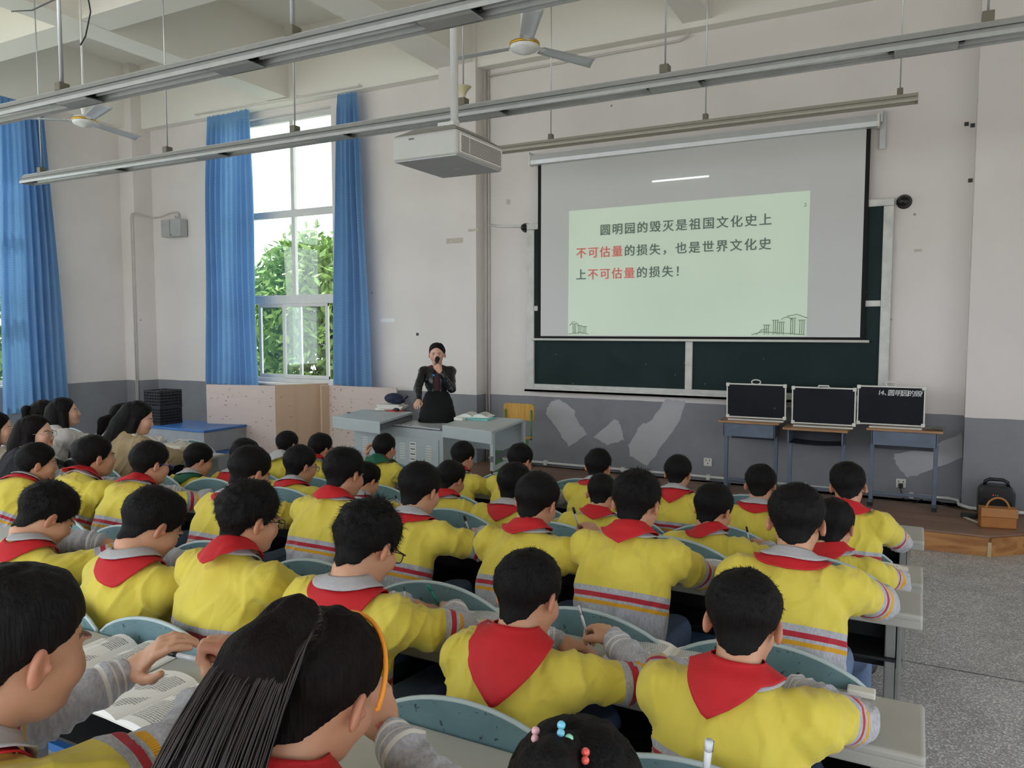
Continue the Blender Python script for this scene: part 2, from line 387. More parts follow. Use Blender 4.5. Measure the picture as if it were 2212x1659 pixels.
riser((P0.x + 0.012, P0.y + 0.004), (poly[2][0], poly[2][1]))
M['tape'] = mat('yellowed corner tape', srgb(190, 172, 130), 0.6)
MB().bx(P0.x - 0.006, P0.x + 0.02, P0.y - 0.02, P0.y - 0.004, 0.0, 0.12).build('corner_tape', M['tape'], stage)

# trees and a neighbouring house outside --------------------------------
M['leaf'] = mat('green leaf', srgb(128, 164, 74), 0.35, 0, 0.35, 1.2)
M['leaf'].node_tree.nodes['Principled BSDF'].inputs['Transmission Weight'].default_value = 0.0
M['bark'] = mat('bark', srgb(96, 82, 68), 0.9, 0, 0.2, 8, bump=0.5)
def tree(name, label, blobs, trunk, n, seed, leaf=0.20):
    rng = np.random.default_rng(seed); rt = empty(name, (trunk[0], trunk[1], -4.0), 0, label, 'tree', 'trees outside the windows')
    V = []; 
    for (cx, cy, cz, rx, ry, rz) in blobs:
        k = int(n * rx * ry * rz)
        d = rng.normal(size=(k, 3)); d /= np.linalg.norm(d, axis=1)[:, None]; rr = rng.uniform(0.35, 1.0, k) ** 0.5
        c = np.array([cx, cy, cz]) + d * rr[:, None] * np.array([rx, ry, rz])
        a = rng.normal(size=(k, 3)); a[:, 2] -= 0.7; a /= np.linalg.norm(a, axis=1)[:, None]
        b = np.cross(a, rng.normal(size=(k, 3))); b /= np.linalg.norm(b, axis=1)[:, None]
        L = rng.uniform(0.7, 1.3, k)[:, None] * leaf; w_ = L * 0.19; nn = np.cross(a, b)
        V.append(np.stack([c, c + a * L * .5 + b * w_ - nn * L * .05, c + a * L - nn * L * .18, c + a * L * .5 - b * w_ - nn * L * .05], 1).reshape(-1, 3))
    V = np.concatenate(V); V -= np.array([trunk[0], trunk[1], -4.0]); k = len(V) // 4
    me = bpy.data.meshes.new('foliage'); me.vertices.add(len(V)); me.vertices.foreach_set('co', V.astype(np.float32).ravel())
    me.loops.add(k * 4); me.loops.foreach_set('vertex_index', np.arange(k * 4, dtype=np.int32))
    me.polygons.add(k); me.polygons.foreach_set('loop_start', np.arange(k, dtype=np.int32) * 4); me.polygons.foreach_set('loop_total', np.full(k, 4, np.int32))
    me.update(calc_edges=True); f = link_mesh('foliage', me, M['leaf'], rt); f['kind'] = 'stuff'
    m = MB(); m.tube([(0, 0, 0), (0.1, 0, 2.2), (0.0, 0.1, 4.0), (0.2, 0.2, 6.0)], 0.16, 10, r2=0.05)
    for i in range(7):
        t = rng.uniform(-1, 1, 3); m.tube([(0.05, 0.05, 3.0 + i * .35), (t[0] * .8, t[1] * .6, 4.2 + i * .4), (t[0] * 1.5, t[1] * 1.1, 5.0 + i * .45)], 0.05, 6, r2=0.015)
    m.build('trunk', M['bark'], rt)
tree('garden_tree', 'leafy green tree outside the window behind the teacher, left one', [(-9.9, 10.9, 1.6, 1.6, .9, 1.8), (-10.4, 11.4, 2.6, 1.3, .9, 1.2), (-8.7, 11.2, 0.3, 1.4, .9, 1.7), (-9.6,11.4,3.0,.8,.7,.6)], (-9.8, 11.3), 2600, 3)
tree('garden_tree', 'sunlit loose-leaved tree outside, at the right of the front window', [(-9.0, 14.9, 1.5, 1.5, .9, 2.0), (-10.6, 15.0, 2.4, 1.4, .9, .9)], (-8.6, 14.9), 1900, 5)
tree('garden_tree', 'leafy tree outside the left wall window', [(-13.6, 7.4, 1.6, .9, 1.7, 2.0), (-13.8, 5.6, 1.2, 1.0, 1.5, 1.6)], (-14.0, 6.9), 2200, 7)
gr = S(MB().bx(-90, 70, -70, 110, -4.3, -4.0).build('ground_outside', mat('pale paving outside', srgb(190, 188, 180), 0.9)))
h = empty('neighbour_house', (-14, 26, -4), 0, 'pale house with a low grey roof beyond the trees', 'building')
MB().bx(-6, 9, 0, 6, 0, 8.4).build('house_wall', mat('pale render', srgb(226, 226, 222), 0.9), h)
MB().bx(-6.6, 9.6, -.7, 6.6, 8.4, 8.75).build('house_roof', mat('grey roof sheet', srgb(150, 152, 156), 0.7), h)
for k in range(5): 
    f = MB().bx(-4.6 + k * 2.6, -3.2 + k * 2.6, -.05, .05, 5.4, 7.2).build('house_window', M['alu'], h)
# ================================================================ FIXED THINGS ON WALLS AND CEILING
def rod_top(x, y):
    for (a, b) in ((-8.34, -7.96), (-5.46, -4.93), (-2.33, -2.02), (0.44, 0.9)):
        if a - 0.03 < x < b + 0.03: return Z_BEAM + 0.04
    for (a, b) in ((5.27, 5.62), (2.1, 2.45)):
        if a - 0.03 < y < b + 0.03: return Z_BEAM + 0.05
    return Z_SLAB
# --- blackboard
M['board_trim'] = mat('chalky white board frame', srgb(206, 206, 200), 0.5, 0, 0.12, 9)
bb = empty('blackboard', (-2.24, WY, 0), 0, 'big green sliding blackboard behind the projection screen', 'blackboard')
def B3(x0, x1, y0, y1, z0, z1, ox=-2.24, oy=WY): return MB().bx(x0 - ox, x1 - ox, y0 - oy, y1 - oy, z0, z1)
B3(-4.2, -0.26, 8.475, 8.5, 1.14, 3.12).build('backing_board', M['chalkboard'], bb)
for (x0, x1, z0, z1, y) in ((-4.14, -2.27, 1.19, 2.08, 8.45), (-2.19, -0.33, 1.19, 2.08, 8.45), (-4.14, -2.27, 2.14, 3.05, 8.44), (-2.19, -0.33, 2.14, 3.05, 8.44)):
    p = B3(x0, x1, y, y + 0.022, z0, z1).build('board_panel', M['chalkboard'], bb)
for (x0, x1, z0, z1, nm) in ((-4.24, -4.14, 1.10, 3.058, 'side_rail'), (-0.33, -0.24, 1.10, 3.058, 'side_rail'), (-4.24, -0.24, 3.06, 3.13, 'top_rail'), (-4.14, -0.33, 2.08, 2.14, 'middle_rail'), (-2.27, -2.19, 1.19, 3.05, 'centre_post')):
    B3(x0, x1, 8.42 + (.004 if nm == 'middle_rail' else 0), 8.47, z0, z1).build(nm, M['board_trim'], bb, bevel=0.006)
m = MB().bx(-2.0, 2.0, -0.13, -0.03, 1.10, 1.125).bx(-2.0, 2.0, -0.13, -0.118, 1.10, 1.15).bx(-2.0, 2.0, -0.07, -0.03, 1.125, 1.19)
m.build('chalk_ledge', M['board_trim'], bb)

# --- projection screen with the projected page
sx, sy = -2.28, 8.38
sc = empty('projection_screen', (sx, sy, 0), 0, 'white pull-down projection screen with a green slide on it', 'screen')
M['screen'] = mat('screen cloth', srgb(214, 214, 212), 0.85, 0, 0.015, 1.0)
M['case'] = mat('screen case metal', srgb(206, 208, 208), 0.35, 0.3, 0.04)
prof = [(-0.045, 3.815), (-0.05, 3.86), (-0.035, 3.925), (0.03, 3.935), (0.055, 3.90), (0.055, 3.83), (0.03, 3.81)]
MB().prism([(-4.15 - sx, a, b) for a, b in prof], (3.74, 0, 0)).build('case', M['case'], sc)
for x in (-4.17, -0.41): MB().prism([(x - sx, a * 1.15, 3.872 + (b - 3.872) * 1.12) for a, b in prof], (0.022, 0, 0)).build('end_cap', M['white_plastic'], sc)
MB().bx(-0.385 - sx, -0.365 - sx, -0.02, 0.12, 3.86, 3.98).bx(-0.39 - sx, -0.335 - sx, 0.09, 0.115, 3.62, 3.98).build('wall_bracket', M['alu'], sc)
MB().bx(-4.19 - sx, -4.175 - sx, -0.02, 0.12, 3.9, 3.97).build('wall_bracket', M['alu'], sc)
# gently curved cloth
def sheet(x0, x1, z0, z1, yb, nx, nz, fn): 
    vs = []; fs = []
    for k in range(nz + 1):
        for i in range(nx + 1):
            x = x0 + (x1 - x0) * i / nx; z = z0 + (z1 - z0) * k / nz; vs.append((x, yb + fn(x, z), z))
    for k in range(nz):
        for i in range(nx): a = k * (nx + 1) + i; fs.append((a, a + 1, a + nx + 2, a + nx + 1))
    return MB().add(vs, fs, smooth=True)
cloth_fn = lambda x, z: 0.012 * math.sin((x) * 1.7) * math.cos((z - 1.7) * 1.5) + 0.02 * ((x / 1.78) ** 2) ** 2
sheet(-4.08 - sx, -0.465 - sx, 1.745, 3.82, 0.004, 40, 20, cloth_fn).build('black_border', M['matte_black'], sc)
sheet(-4.035 - sx, -0.505 - sx, 1.775, 3.82, 0.0, 60, 30, cloth_fn).build('cloth', M['screen'], sc)
MB().tube([(-4.14 - sx, -0.005, 1.735), (-0.42 - sx, -0.005, 1.735)], 0.014, 10).build('bottom_bar', M['white_plastic'], sc)
def slide_mat():
    m, nt, b = _nt('projected pale green page'); g = N(nt, 'ShaderNodeTexCoord')
    n = N(nt, 'ShaderNodeTexNoise', i_Scale=0.7, i_Detail=1.0); nt.links.new(g.outputs['Object'], n.inputs[0])
    r = ramp(nt, n.outputs[0], [(0.3, srgb(176, 204, 168)), (0.7, srgb(192, 218, 184))])
    b.inputs['Base Color'].default_value = srgb(190, 196, 190); nt.links.new(r.outputs[0], b.inputs['Emission Color']); b.inputs['Emission Strength'].default_value = 0.42
    b.inputs['Roughness'].default_value = 0.9; return m
M['slide'] = slide_mat()
sl = sheet(-3.665 - sx, -1.005 - sx, 1.785, 3.24, -0.004, 30, 12, cloth_fn)
sl.v = [Vector((v.x, v.y, v.z + 0.015 * (v.x + 1.38) / 2.66 if v.z > 3.2 else v.z)) for v in sl.v]
slide = sl.build('projected_page', M['slide'], sc)
def text(body, size, x, z, y, mt, name, parent, fat=0.0, depth=0.0008, sxy=1.0, shear=0.0, bold=0.0, pitch=None):
    """flat lettering on a vertical wall plane; one glyph cell every <pitch> metres"""
    out = []
    objs = []
    for i, ch in enumerate(body):
        if ch == ' ': continue
        c = bpy.data.curves.new('glyph', 'FONT'); c.body = ch; c.size = size; c.extrude = depth; c.offset = bold; c.shear = shear
        o = bpy.data.objects.new('glyph', c); COL.objects.link(o)
        o.location = (x + i * (pitch or size) - fat, y, z); o.rotation_euler = (math.radians(90), 0, 0); objs.append(o)
        if fat:
            for (dx, dz) in ((fat, 0), (0, fat * .7), (0, -fat * .7)):
                o2 = o.copy(); COL.objects.link(o2); o2.location = (x + i * (pitch or size) + dx, y - .0011 * (len(objs) % 4), z + dz); objs.append(o2)
    bpy.context.view_layer.update(); dg = bpy.context.evaluated_depsgraph_get()
    V = []; F = []
    for o in objs:
        me = bpy.data.meshes.new_from_object(o.evaluated_get(dg)); mw = o.matrix_world; n = len(V)
        V += [tuple(mw @ v.co) for v in me.vertices]; F += [[i + n for i in p.vertices] for p in me.polygons]
        bpy.data.objects.remove(o)
    me = bpy.data.meshes.new(name); me.from_pydata(V, [], F); me.update()
    return link_mesh(name, me, mt, parent)
M['ink'] = mat('slide ink grey', srgb(100, 112, 106), 0.9, 0, 0, emit=.3); M['ink_red'] = mat('slide ink red', srgb(198, 108, 104), 0.9, 0, 0, emit=.3)  # emission puts the projector's light into the lettering colour
M['ink'].node_tree.nodes['Principled BSDF'].inputs['Specular IOR Level'].default_value = 0.1
yt = -0.012
for (s_, col, x, z) in (('圆明园的毁灭是祖国文化史上', 'ink', -3.27, 2.945), ('不可估量', 'ink_red', -3.565, 2.695), ('的损失，也是世界文化史', 'ink', -3.565 + 4 * 0.1475, 2.695),
                        ('上', 'ink', -3.565, 2.445), ('不可估量', 'ink_red', -3.565 + 0.1475, 2.445), ('的损失！', 'ink', -3.565 + 5 * 0.1475, 2.445)):
    text(s_, 0.132, x - sx, z, yt, M[col], 'slide_text', sc, fat=0.0022, pitch=0.1475)
text('2', 0.05, -1.06 - sx, 3.10, yt, M['ink'], 'page_number', sc)
# faint line drawing of ruined columns at the foot of the page
M['sketch'] = mat('faint sketch line', srgb(150, 176, 146), 0.9, 0, 0)
def sk(*ls):
    m = MB()
    for l in ls: m.tube([(x - sx, yt, z) for x, z in l], 0.0035, 4)
    return m
def column(x, z, h_, w_): return [[(x, z), (x, z + h_)], [(x + w_, z), (x + w_, z + h_ * .95)], [(x - .015, z + h_), (x + w_ + .015, z + h_)], [(x + w_ / 2, z + .01), (x + w_ / 2, z + h_)]]
L = []
for (x, h_) in ((-1.42, .10), (-1.33, .15), (-1.27, .13), (-1.16, .17), (-1.07, .15)): L += column(x, 1.80, h_, 0.04)
L += [[(-1.2 + .05 * math.cos(a), 1.95 + .03 * math.sin(a)) for a in [i * .35 for i in range(10)]], [(-1.2, 1.99), (-1.1, 2.01), (-1.0, 1.97)], [(-1.5, 1.80), (-1.45, 1.85), (-1.38, 1.86)], [(-1.55, 1.80), (-1.44, 1.83), (-1.3, 1.82), (-1.02, 1.80)]]
sk(*L).build('slide_sketch', M['sketch'], sc)
L = []
for (x, h_) in ((-3.60, .12), (-3.53, .10), (-3.47, .09)): L += column(x, 1.80, h_, 0.035)
L += [[(-3.64, 1.9), (-3.6, 1.95), (-3.55, 1.93), (-3.52, 1.90)], [(-3.66, 1.80), (-3.5, 1.82), (-3.4, 1.80)]]
sk(*L).build('slide_sketch', M['sketch'], sc)
# bright line of light above the page (hot reflection of a tube lamp projected on the cloth)
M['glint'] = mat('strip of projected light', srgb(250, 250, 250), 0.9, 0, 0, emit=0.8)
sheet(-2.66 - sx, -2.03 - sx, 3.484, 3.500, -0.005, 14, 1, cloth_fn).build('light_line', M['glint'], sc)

# --- strip lights --------------------------------------------------------
M['lamp_metal'] = mat('brushed lamp metal', srgb(172, 174, 172), 0.40, 0.35, 0.06, 20)
M['lamp_beige'] = mat('beige lamp metal', srgb(176, 172, 158), .5, .15, .05, 20)
M['lamp_inside'] = mat('grey reflector inside', srgb(92, 94, 96), 0.35, 0.6, 0.05)
M['lamp_clip'] = mat('olive clip', srgb(112, 108, 92), 0.5)
M['tube'] = mat('unlit lamp tube', srgb(225, 228, 228), 0.2, 0, 0)
def strip_light(x0, x1, y, z, label, clips, slots, pitch, rod_r=0.006, size=1.0, thin=False, mt='lamp_metal'):
    rt = empty('strip_light', (x0, y, z), 0, label, 'ceiling light', 'suspended strip lights'); L = x1 - x0; s = size
    m = MB()
    m.prism([(0, -0.030 * s, 0.050 * s), (0, 0.030 * s, 0.050 * s), (0, 0.030 * s, 0.092 * s), (0, -0.030 * s, 0.092 * s)], (L, 0, 0))
    for sg in (-1, 1):                                     # sloping sides, rolled lower lip
        m.prism([(0, sg * 0.031 * s, 0.086 * s), (0, sg * 0.036 * s, 0.086 * s), (0, sg * 0.074 * s, 0.022 * s), (0, sg * 0.074 * s, 0.0), (0, sg * 0.069 * s, 0.0), (0, sg * 0.069 * s, 0.018 * s)], (L, 0, 0))
    m.build('housing', M[mt], rt)
    MB().bx(0.001, L - 0.001, -0.066 * s, 0.066 * s, 0.046 * s, 0.0495 * s).build('reflector', M['lamp_inside'], rt)
    for x in (0, L): MB().prism([(x - 0.004, -0.072 * s, 0.0), (x - 0.004, 0.072 * s, 0.0), (x - 0.004, 0.072 * s, 0.02 * s), (x - 0.004, 0.032 * s, 0.094 * s), (x - 0.004, -0.032 * s, 0.094 * s), (x - 0.004, -0.072 * s, 0.02 * s)], (0.008, 0, 0)).build('end_cap', M['lamp_metal'], rt)
    if not thin:
        k = slots
        while k < x1:
            a, b = max(k, x0 + .02), min(k + pitch - 0.30, x1 - .02)
            if b - a > 0.3:
                MB().tube([(a - x0 + .03, 0, 0.028 * s), (b - x0 - .03, 0, 0.028 * s)], 0.013, 8).build('lamp_tube', M['tube'], rt)
                for q in (a - x0 + .015, b - x0 - .015): MB().box((q, 0, 0.028 * s), (0.028, 0.034, 0.036)).build('lamp_holder', M['black'], rt)
            c0, c1 = k - 0.30, k
            if c0 > x0 and c1 < x1: MB().prism([(c0 - x0, -0.066 * s, 0.003), (c0 - x0, 0.066 * s, 0.003), (c0 - x0, 0.045 * s, -0.006), (c0 - x0, -0.045 * s, -0.006)], (0.30, 0, 0)).build('cover_plate', M['lamp_metal'], rt)
            k += pitch
    for i, cx in enumerate(clips):
        zt = rod_top(cx, y)
        MB().bx(cx - x0 - 0.028 * s, cx - x0 + 0.028 * s, -0.034 * s, 0.034 * s, 0.090 * s, 0.090 * s + 0.055).build('clip', M['lamp_clip'], rt, bevel=0.004)
        MB().tube([(cx - x0, 0, 0.13), (cx - x0, 0, zt - z)], rod_r, 8).build('hanger_rod', M['alu'], rt)
    return rt
r2c = [onz(x, y, 3.44).x for x, y in ((107, 375), (393, 336), (679, 298), (1046, 249), (1463, 184), (2124, 89))]
strip_light(-8.15, 1.6, 4.76, 3.34, 'long grey strip light crossing the middle, passing behind the projector', r2c, -8.02, 1.36)
r3c = [onz(x, y, 3.45).x for x, y in ((170, 197), (682, 90))] + [0.2]
strip_light(-7.6, 1.2, 3.20, 3.32, 'nearest grey strip light, running out of the top of the picture', r3c, -7.60 + 0.05, 1.42, rod_r=0.013, size=1.05)
r1c = [ony(x, y, 7.2).x for x, y in ((1190, 315), (1524, 263), (1944, 209))]
strip_light(-4.3, -0.06, 7.2, 3.70, 'farthest thin strip light in front of the projection screen', r1c, -4.0, 1.4, size=0.8, thin=True, mt='lamp_beige')
cup = ony(1046, 225, 4.76)
M['cup'] = mat('yellowed plastic cup', srgb(206, 200, 160), 0.5)
o = MB().lathe([(0.012, 0), (0.018, 0.02), (0.03, 0.045), (0.055, 0.07), (0.058, 0.075), (0.05, 0.073), (0.026, 0.045), (0.008, 0.03)], (0, 0, 0)).build('ceiling_rose', M['cup'])
o.location = (r2c[3], 4.76, 3.34 + 0.150); tag(o, 'yellowed bell-shaped cup threaded on a hanger rod beside the projector', 'cup')

# --- fans ------------------------------------------------------------------
M['fan_blade'] = mat('fan blade grey white', srgb(206, 210, 214), 0.35, 0.1, 0.03)
M['fan_white'] = mat('fan white enamel', srgb(232, 232, 228), 0.3)
M['gold'] = mat('gold ring', srgb(205, 160, 50), 0.3, 0.8)
def fan(c, a0, R, label):
    rt = empty('ceiling_fan', c, 0, label, 'ceiling fan', 'ceiling fans'); zt = rod_top(c[0], c[1]) - c[2]
    MB().tube([(0, 0, 0.05), (0, 0, zt)], 0.012, 10).build('down_rod', M['fan_white'], rt)
    MB().lathe([(0.013, 0.30), (0.03, 0.28), (0.034, 0.14), (0.02, 0.06)]).build('canopy', M['fan_white'], rt)
    MB().lathe([(0.002, -0.062), (0.03, -0.06), (0.034, -0.052), (0.07, -0.048), (0.075, -0.040), (0.105, -0.032), (0.112, -0.015), (0.115, 0.0)], seg=32).build('motor_cover', M['fan_white'], rt)
    MB().lathe([(0.115, 0.0), (0.122, 0.004), (0.122, 0.020), (0.115, 0.024)], seg=32).build('gold_ring', M['gold'], rt)
    MB().lathe([(0.116, 0.022), (0.10, 0.045), (0.05, 0.06), (0.012, 0.062)], seg=32).build('motor_top', M['fan_white'], rt)
    for k in range(3):
        a = math.radians(a0 + 120 * k); Rm = Matrix.Rotation(a, 4, 'Z') @ Matrix.Rotation(math.radians(-9), 4, 'X')
        vs = []; fs = []; n = 10
        for i in range(n + 1):
            t = i / n; x = 0.16 + (R - 0.16) * t; w_ = 0.055 + 0.018 * t
            for q, yy in enumerate((-1, -0.6, 0, 0.6, 1)):
                z = 0.012 - 0.012 * yy * yy + (0.004 if abs(yy) < .1 and 0.1 < t < .8 else 0)
                vs.append((x + (0.03 * yy if i == n else 0), yy * w_, z))
        for i in range(n):
            for q in range(4): b = i * 5 + q; fs.append((b, b + 5, b + 6, b + 1))
        m = MB(); m.add(vs, fs, Rm, True); bl = m.build('blade', M['fan_blade'], rt)
        sd = bl.modifiers.new('thick', 'SOLIDIFY'); sd.thickness = 0.003
        m = MB(); m.add([], []); m.box((0.15, 0, 0.008), (0.11, 0.05, 0.005), None, Rm); m.box((0.19, -0.02, 0.013), (0.012, 0.012, 0.008), None, Rm); m.box((0.19, 0.02, 0.013), (0.012, 0.012, 0.008), None, Rm)
        m.build('blade_arm', M['fan_white'], rt)
fan((-2.85, 5.62, 4.11), -178, 0.71, 'ceiling fan above the projector in front of the blackboard wall')
fan((-7.8, 5.18, 4.03), -20, 0.74, 'ceiling fan on the left in front of the corner of the room')

# --- projector ------------------------------------------------------------
M['proj'] = mat('grey white projector shell', srgb(184, 184, 178), 0.45, 0, 0.02)
M['proj_bottom'] = mat('projector underside', srgb(178, 182, 184), 0.5, 0, 0.05, 4)
Hh, Yp = 2.92, 4.25
c = [onz(x, y, Hh) for x, y in ((868, 362), (975, 384), (1094, 370), (990, 344))]
pj = empty('projector', (0, 0, 0), 0, 'boxy grey-white projector hanging from a white pole, vents on its right side', 'projector')
A_, B_, C_, D_ = [ony(x, y, Y) for x, y, Y in ((857, 355, 4.05), (1000, 340, 4.05), (1094, 374, 4.45), (960, 384, 4.45))]
px0, px1, py0, py1, pz0, pz1 = -2.95, -2.47, 3.98, 4.56, 2.895, 3.055
# near face is at y=py0 (left-front in the photo), vent side at x=px1
pj.location = ((px0 + px1) / 2, (py0 + py1) / 2, pz0); cx, cy = pj.location.x, pj.location.y
hx, hy, hz = (px1 - px0) / 2, (py1 - py0) / 2, pz1 - pz0
MB().bx(-hx, hx, -hy, hy, 0.004, hz).build('shell', M['proj'], pj, bevel=0.022, bseg=4)
MB().bx(-hx + 0.012, hx - 0.012, -hy + 0.012, hy - 0.012, 0.0, 0.012).build('bottom_plate', M['proj_bottom'], pj, bevel=0.004)
m = MB(); a, b = 0.95, 0.62
m.add([(-hx * a, -hy * a, hz), (hx * a, -hy * a, hz), (hx * a, hy * a, hz), (-hx * a, hy * a, hz), (-hx * b, -hy * b, hz + .055), (hx * b, -hy * b, hz + .055), (hx * b, hy * b, hz + .055), (-hx * b, hy * b, hz + .055)], [(0, 1, 5, 4), (1, 2, 6, 5), (2, 3, 7, 6), (3, 0, 4, 7), (4, 5, 6, 7)])
m.build('tapered_top', mat('projector top grey', srgb(150, 148, 140), 0.5), pj)
MB().bx(hx - 0.004, hx + 0.004, -hy + 0.03, hy - 0.02, 0.022, hz - 0.022).build('vent_frame', M['white_plastic'], pj, bevel=0.002)
MB().bx(hx - 0.002, hx + 0.0045, -hy + 0.045, hy - 0.04, 0.032, hz - 0.032).build('vent_recess', M['black'], pj)
for k in range(11):
    z = 0.036 + k * 0.0088
    MB().bx(hx, hx + 0.006, -hy + 0.045, hy - 0.04, z, z + 0.0042).build('vent_slat', M['white_plastic'], pj)
MB().bx(hx, hx + 0.007, -hy + 0.135, -hy + 0.139, 0.03, hz - 0.03).build('vent_divider', M['white_plastic'], pj)
MB().bx(-0.11, -0.07, -hy - 0.0015, -hy + 0.004, hz - 0.036, hz - 0.026).build('sensor_window', M['lamp_inside'], pj)
MB().lathe([(0.04, 0), (0.042, 0.012), (0.03, 0.016)], (0, 0, 0), 20, Matrix.Translation((0.1, hy, 0.08)) @ Matrix.Rotation(-math.pi / 2, 4, 'X')).build('lens', M['black'], pj)
MB().box((0.02, 0.06, 0.0), (0.05, 0.004, 0.002)).build('maker_mark', M['white_plastic'], pj)
pole_x = ony(987, 260, 4.3).x - cx
m = MB().bx(pole_x - 0.09, pole_x + 0.03, -0.06, 0.0, hz + 0.055, hz + 0.115).bx(pole_x - 0.03, pole_x + 0.06, -0.05, 0.16, hz + 0.06, hz + 0.085)
m.build('mount_bracket', M['frame_white'], pj, bevel=0.003)
for k in (-0.065, -0.035): MB().tube([(pole_x + k, -0.064, hz + 0.085), (pole_x + k, -0.058, hz + 0.085)], 0.008, 8).build('bolt', M['black'], pj)
MB().tube([(pole_x, 0.0, hz + 0.10), (pole_x, 0.0, rod_top(cx + pole_x, cy) - pz0)], 0.026, 16).build('pole', M['frame_white'], pj)
MB().tube([(pole_x, 0.0, hz + 0.10), (pole_x, 0.0, hz + 0.13)], 0.032, 16).build('pole_collar', M['frame_white'], pj)

# --- curtains ---------------------------------------------------------------
def curtain_mat():
    m, nt, b = _nt('blue woven curtain'); tc = N(nt, 'ShaderNodeTexCoord')
    n = N(nt, 'ShaderNodeTexNoise', i_Scale=3.0, i_Detail=2.0); nt.links.new(tc.outputs['Object'], n.inputs[0])
    c = ramp(nt, n.outputs[0], [(0.3, srgb(96, 140, 186)), (0.7, srgb(114, 158, 202))])
    mp = N(nt, 'ShaderNodeMapping'); mp.inputs['Scale'].default_value = (70, 70, 55); nt.links.new(tc.outputs['Object'], mp.inputs[0])
    ch = N(nt, 'ShaderNodeTexChecker', i_Scale=1.0); nt.links.new(mp.outputs[0], ch.inputs[0])
    c2 = mixc(nt, ch.outputs['Fac'], c.outputs[0], srgb(122, 166, 208)); nt.links.new(c2, b.inputs['Base Color'])
    b.inputs['Roughness'].default_value = 0.7; b.inputs['Sheen Weight'].default_value = 0.2
    t = N(nt, 'ShaderNodeBsdfTranslucent'); t.inputs[0].default_value = srgb(120, 168, 220)
    x = N(nt, 'ShaderNodeMixShader'); x.inputs[0].default_value = 0.3
    out = nt.nodes['Material Output']; nt.links.new(b.outputs[0], x.inputs[1]); nt.links.new(t.outputs[0], x.inputs[2]); nt.links.new(x.outputs[0], out.inputs[0])
    return m
M['curtain'] = curtain_mat()
def curtain(p0, p1, q0, q1, zt, zb, folds, amp, label, seed, hem=0.0):
    """hangs from top line p0-p1 to bottom line q0-q1"""
    rnd = random.Random(seed); p0, p1, q0, q1 = [Vector((a[0], a[1], 0)) for a in (p0, p1, q0, q1)]
    d = (p1 - p0).normalized(); nrm = Vector((d.y, -d.x, 0)); nx, nz = folds * 12, 44; vs = []; fs = []
    ph = [rnd.uniform(0, 6.28) for _ in range(4)]; wob = [rnd.uniform(-.3, .3) for _ in range(folds + 2)]
    for k in range(nz + 1):
        t = k / nz; z = zt + (zb - zt) * t
        for i in range(nx + 1):
            u = i / nx; fpos = u * folds; w_ = wob[int(fpos)] * (1 - (fpos % 1)) + wob[int(fpos) + 1] * (fpos % 1)
            uu = min(1, max(0, u + (0.25 * w_ / folds) * min(1, t * 3)))
            base = (p0.lerp(p1, uu)).lerp(q0.lerp(q1, uu), t ** 0.8)
            a = math.sin(fpos * 2 * math.pi + 0.5 * w_ * t) ; a2 = abs(a) ** 0.75 * (1 if a > 0 else -1)
            g = amp * (0.55 + 0.45 * min(1, t * 4)) * (0.8 + 0.4 * math.sin(ph[0] + u * 9 + t * 2)) * (1.0 if t > 0.03 else 0.5)
            top = 0.006 * math.sin(fpos * 2 * math.pi * 2.0) if t < 0.03 else 0
            pt = base + nrm * (a2 * g + top + 0.01 * math.sin(z * 2 + ph[1] + u * 4)); dz = 0.012 * math.cos(fpos * 4 * math.pi) if k == 0 else (0.008 * a if k == nz else 0)
            vs.append((pt.x, pt.y, z + dz + hem * u * t))
    for k in range(nz):
        for i in range(nx): a = k * (nx + 1) + i; fs.append((a, a + 1, a + nx + 2, a + nx + 1))
    me = MB().add(vs, fs, smooth=True); cm = Vector(((p0.x + p1.x) / 2, (p0.y + p1.y) / 2, 0))
    me.v = [v - cm for v in me.v]
    rt = me.build('curtain', M['curtain']); rt.location = cm; tag(rt, label, 'curtain', 'blue curtains')
    return rt
curtain((-11.30, 6.27), (-11.30, 6.86), (-11.28, 6.12), (-11.28, 7.08), 5.16, 0.66, 8, 0.045, 'long bright blue curtain at the far left edge, on the left wall', 1, 0.04)
curtain((-9.60, 8.33), (-8.73, 8.33), (-9.72, 8.30), (-8.64, 8.30), 5.06, 1.02, 9, 0.045, 'blue curtain left of the front window, hanging behind the wooden boards', 2)
curtain((-7.06, 8.33), (-6.75, 8.33), (-7.20, 8.28), (-6.50, 8.28), 5.03, 0.76, 5, 0.045, 'narrow blue curtain right of the front window, beside the teacher desk', 3)
rl = MB().tube([(-9.85, 8.32, 5.12), (-6.65, 8.32, 5.085)], 0.012, 8)
for x in (-9.8, -8.6, -7.8, -6.7): rl.bx(x - 0.012, x + 0.012, 8.32, 8.5, 5.10, 5.125)
tag(rl.build('curtain_rail', M['white_plastic']), 'pale curtain rail above the front window', 'rail')
rl = MB().tube([(-11.30, 3.6, 5.22), (-11.30, 6.95, 5.22)], 0.012, 8)
for y in (3.7, 5.2, 6.85): rl.bx(-11.45, -11.29, y - 0.012, y + 0.012, 5.21, 5.235)
tag(rl.build('curtain_rail', M['white_plastic']), 'pale curtain rail on the left wall at the picture edge', 'rail')

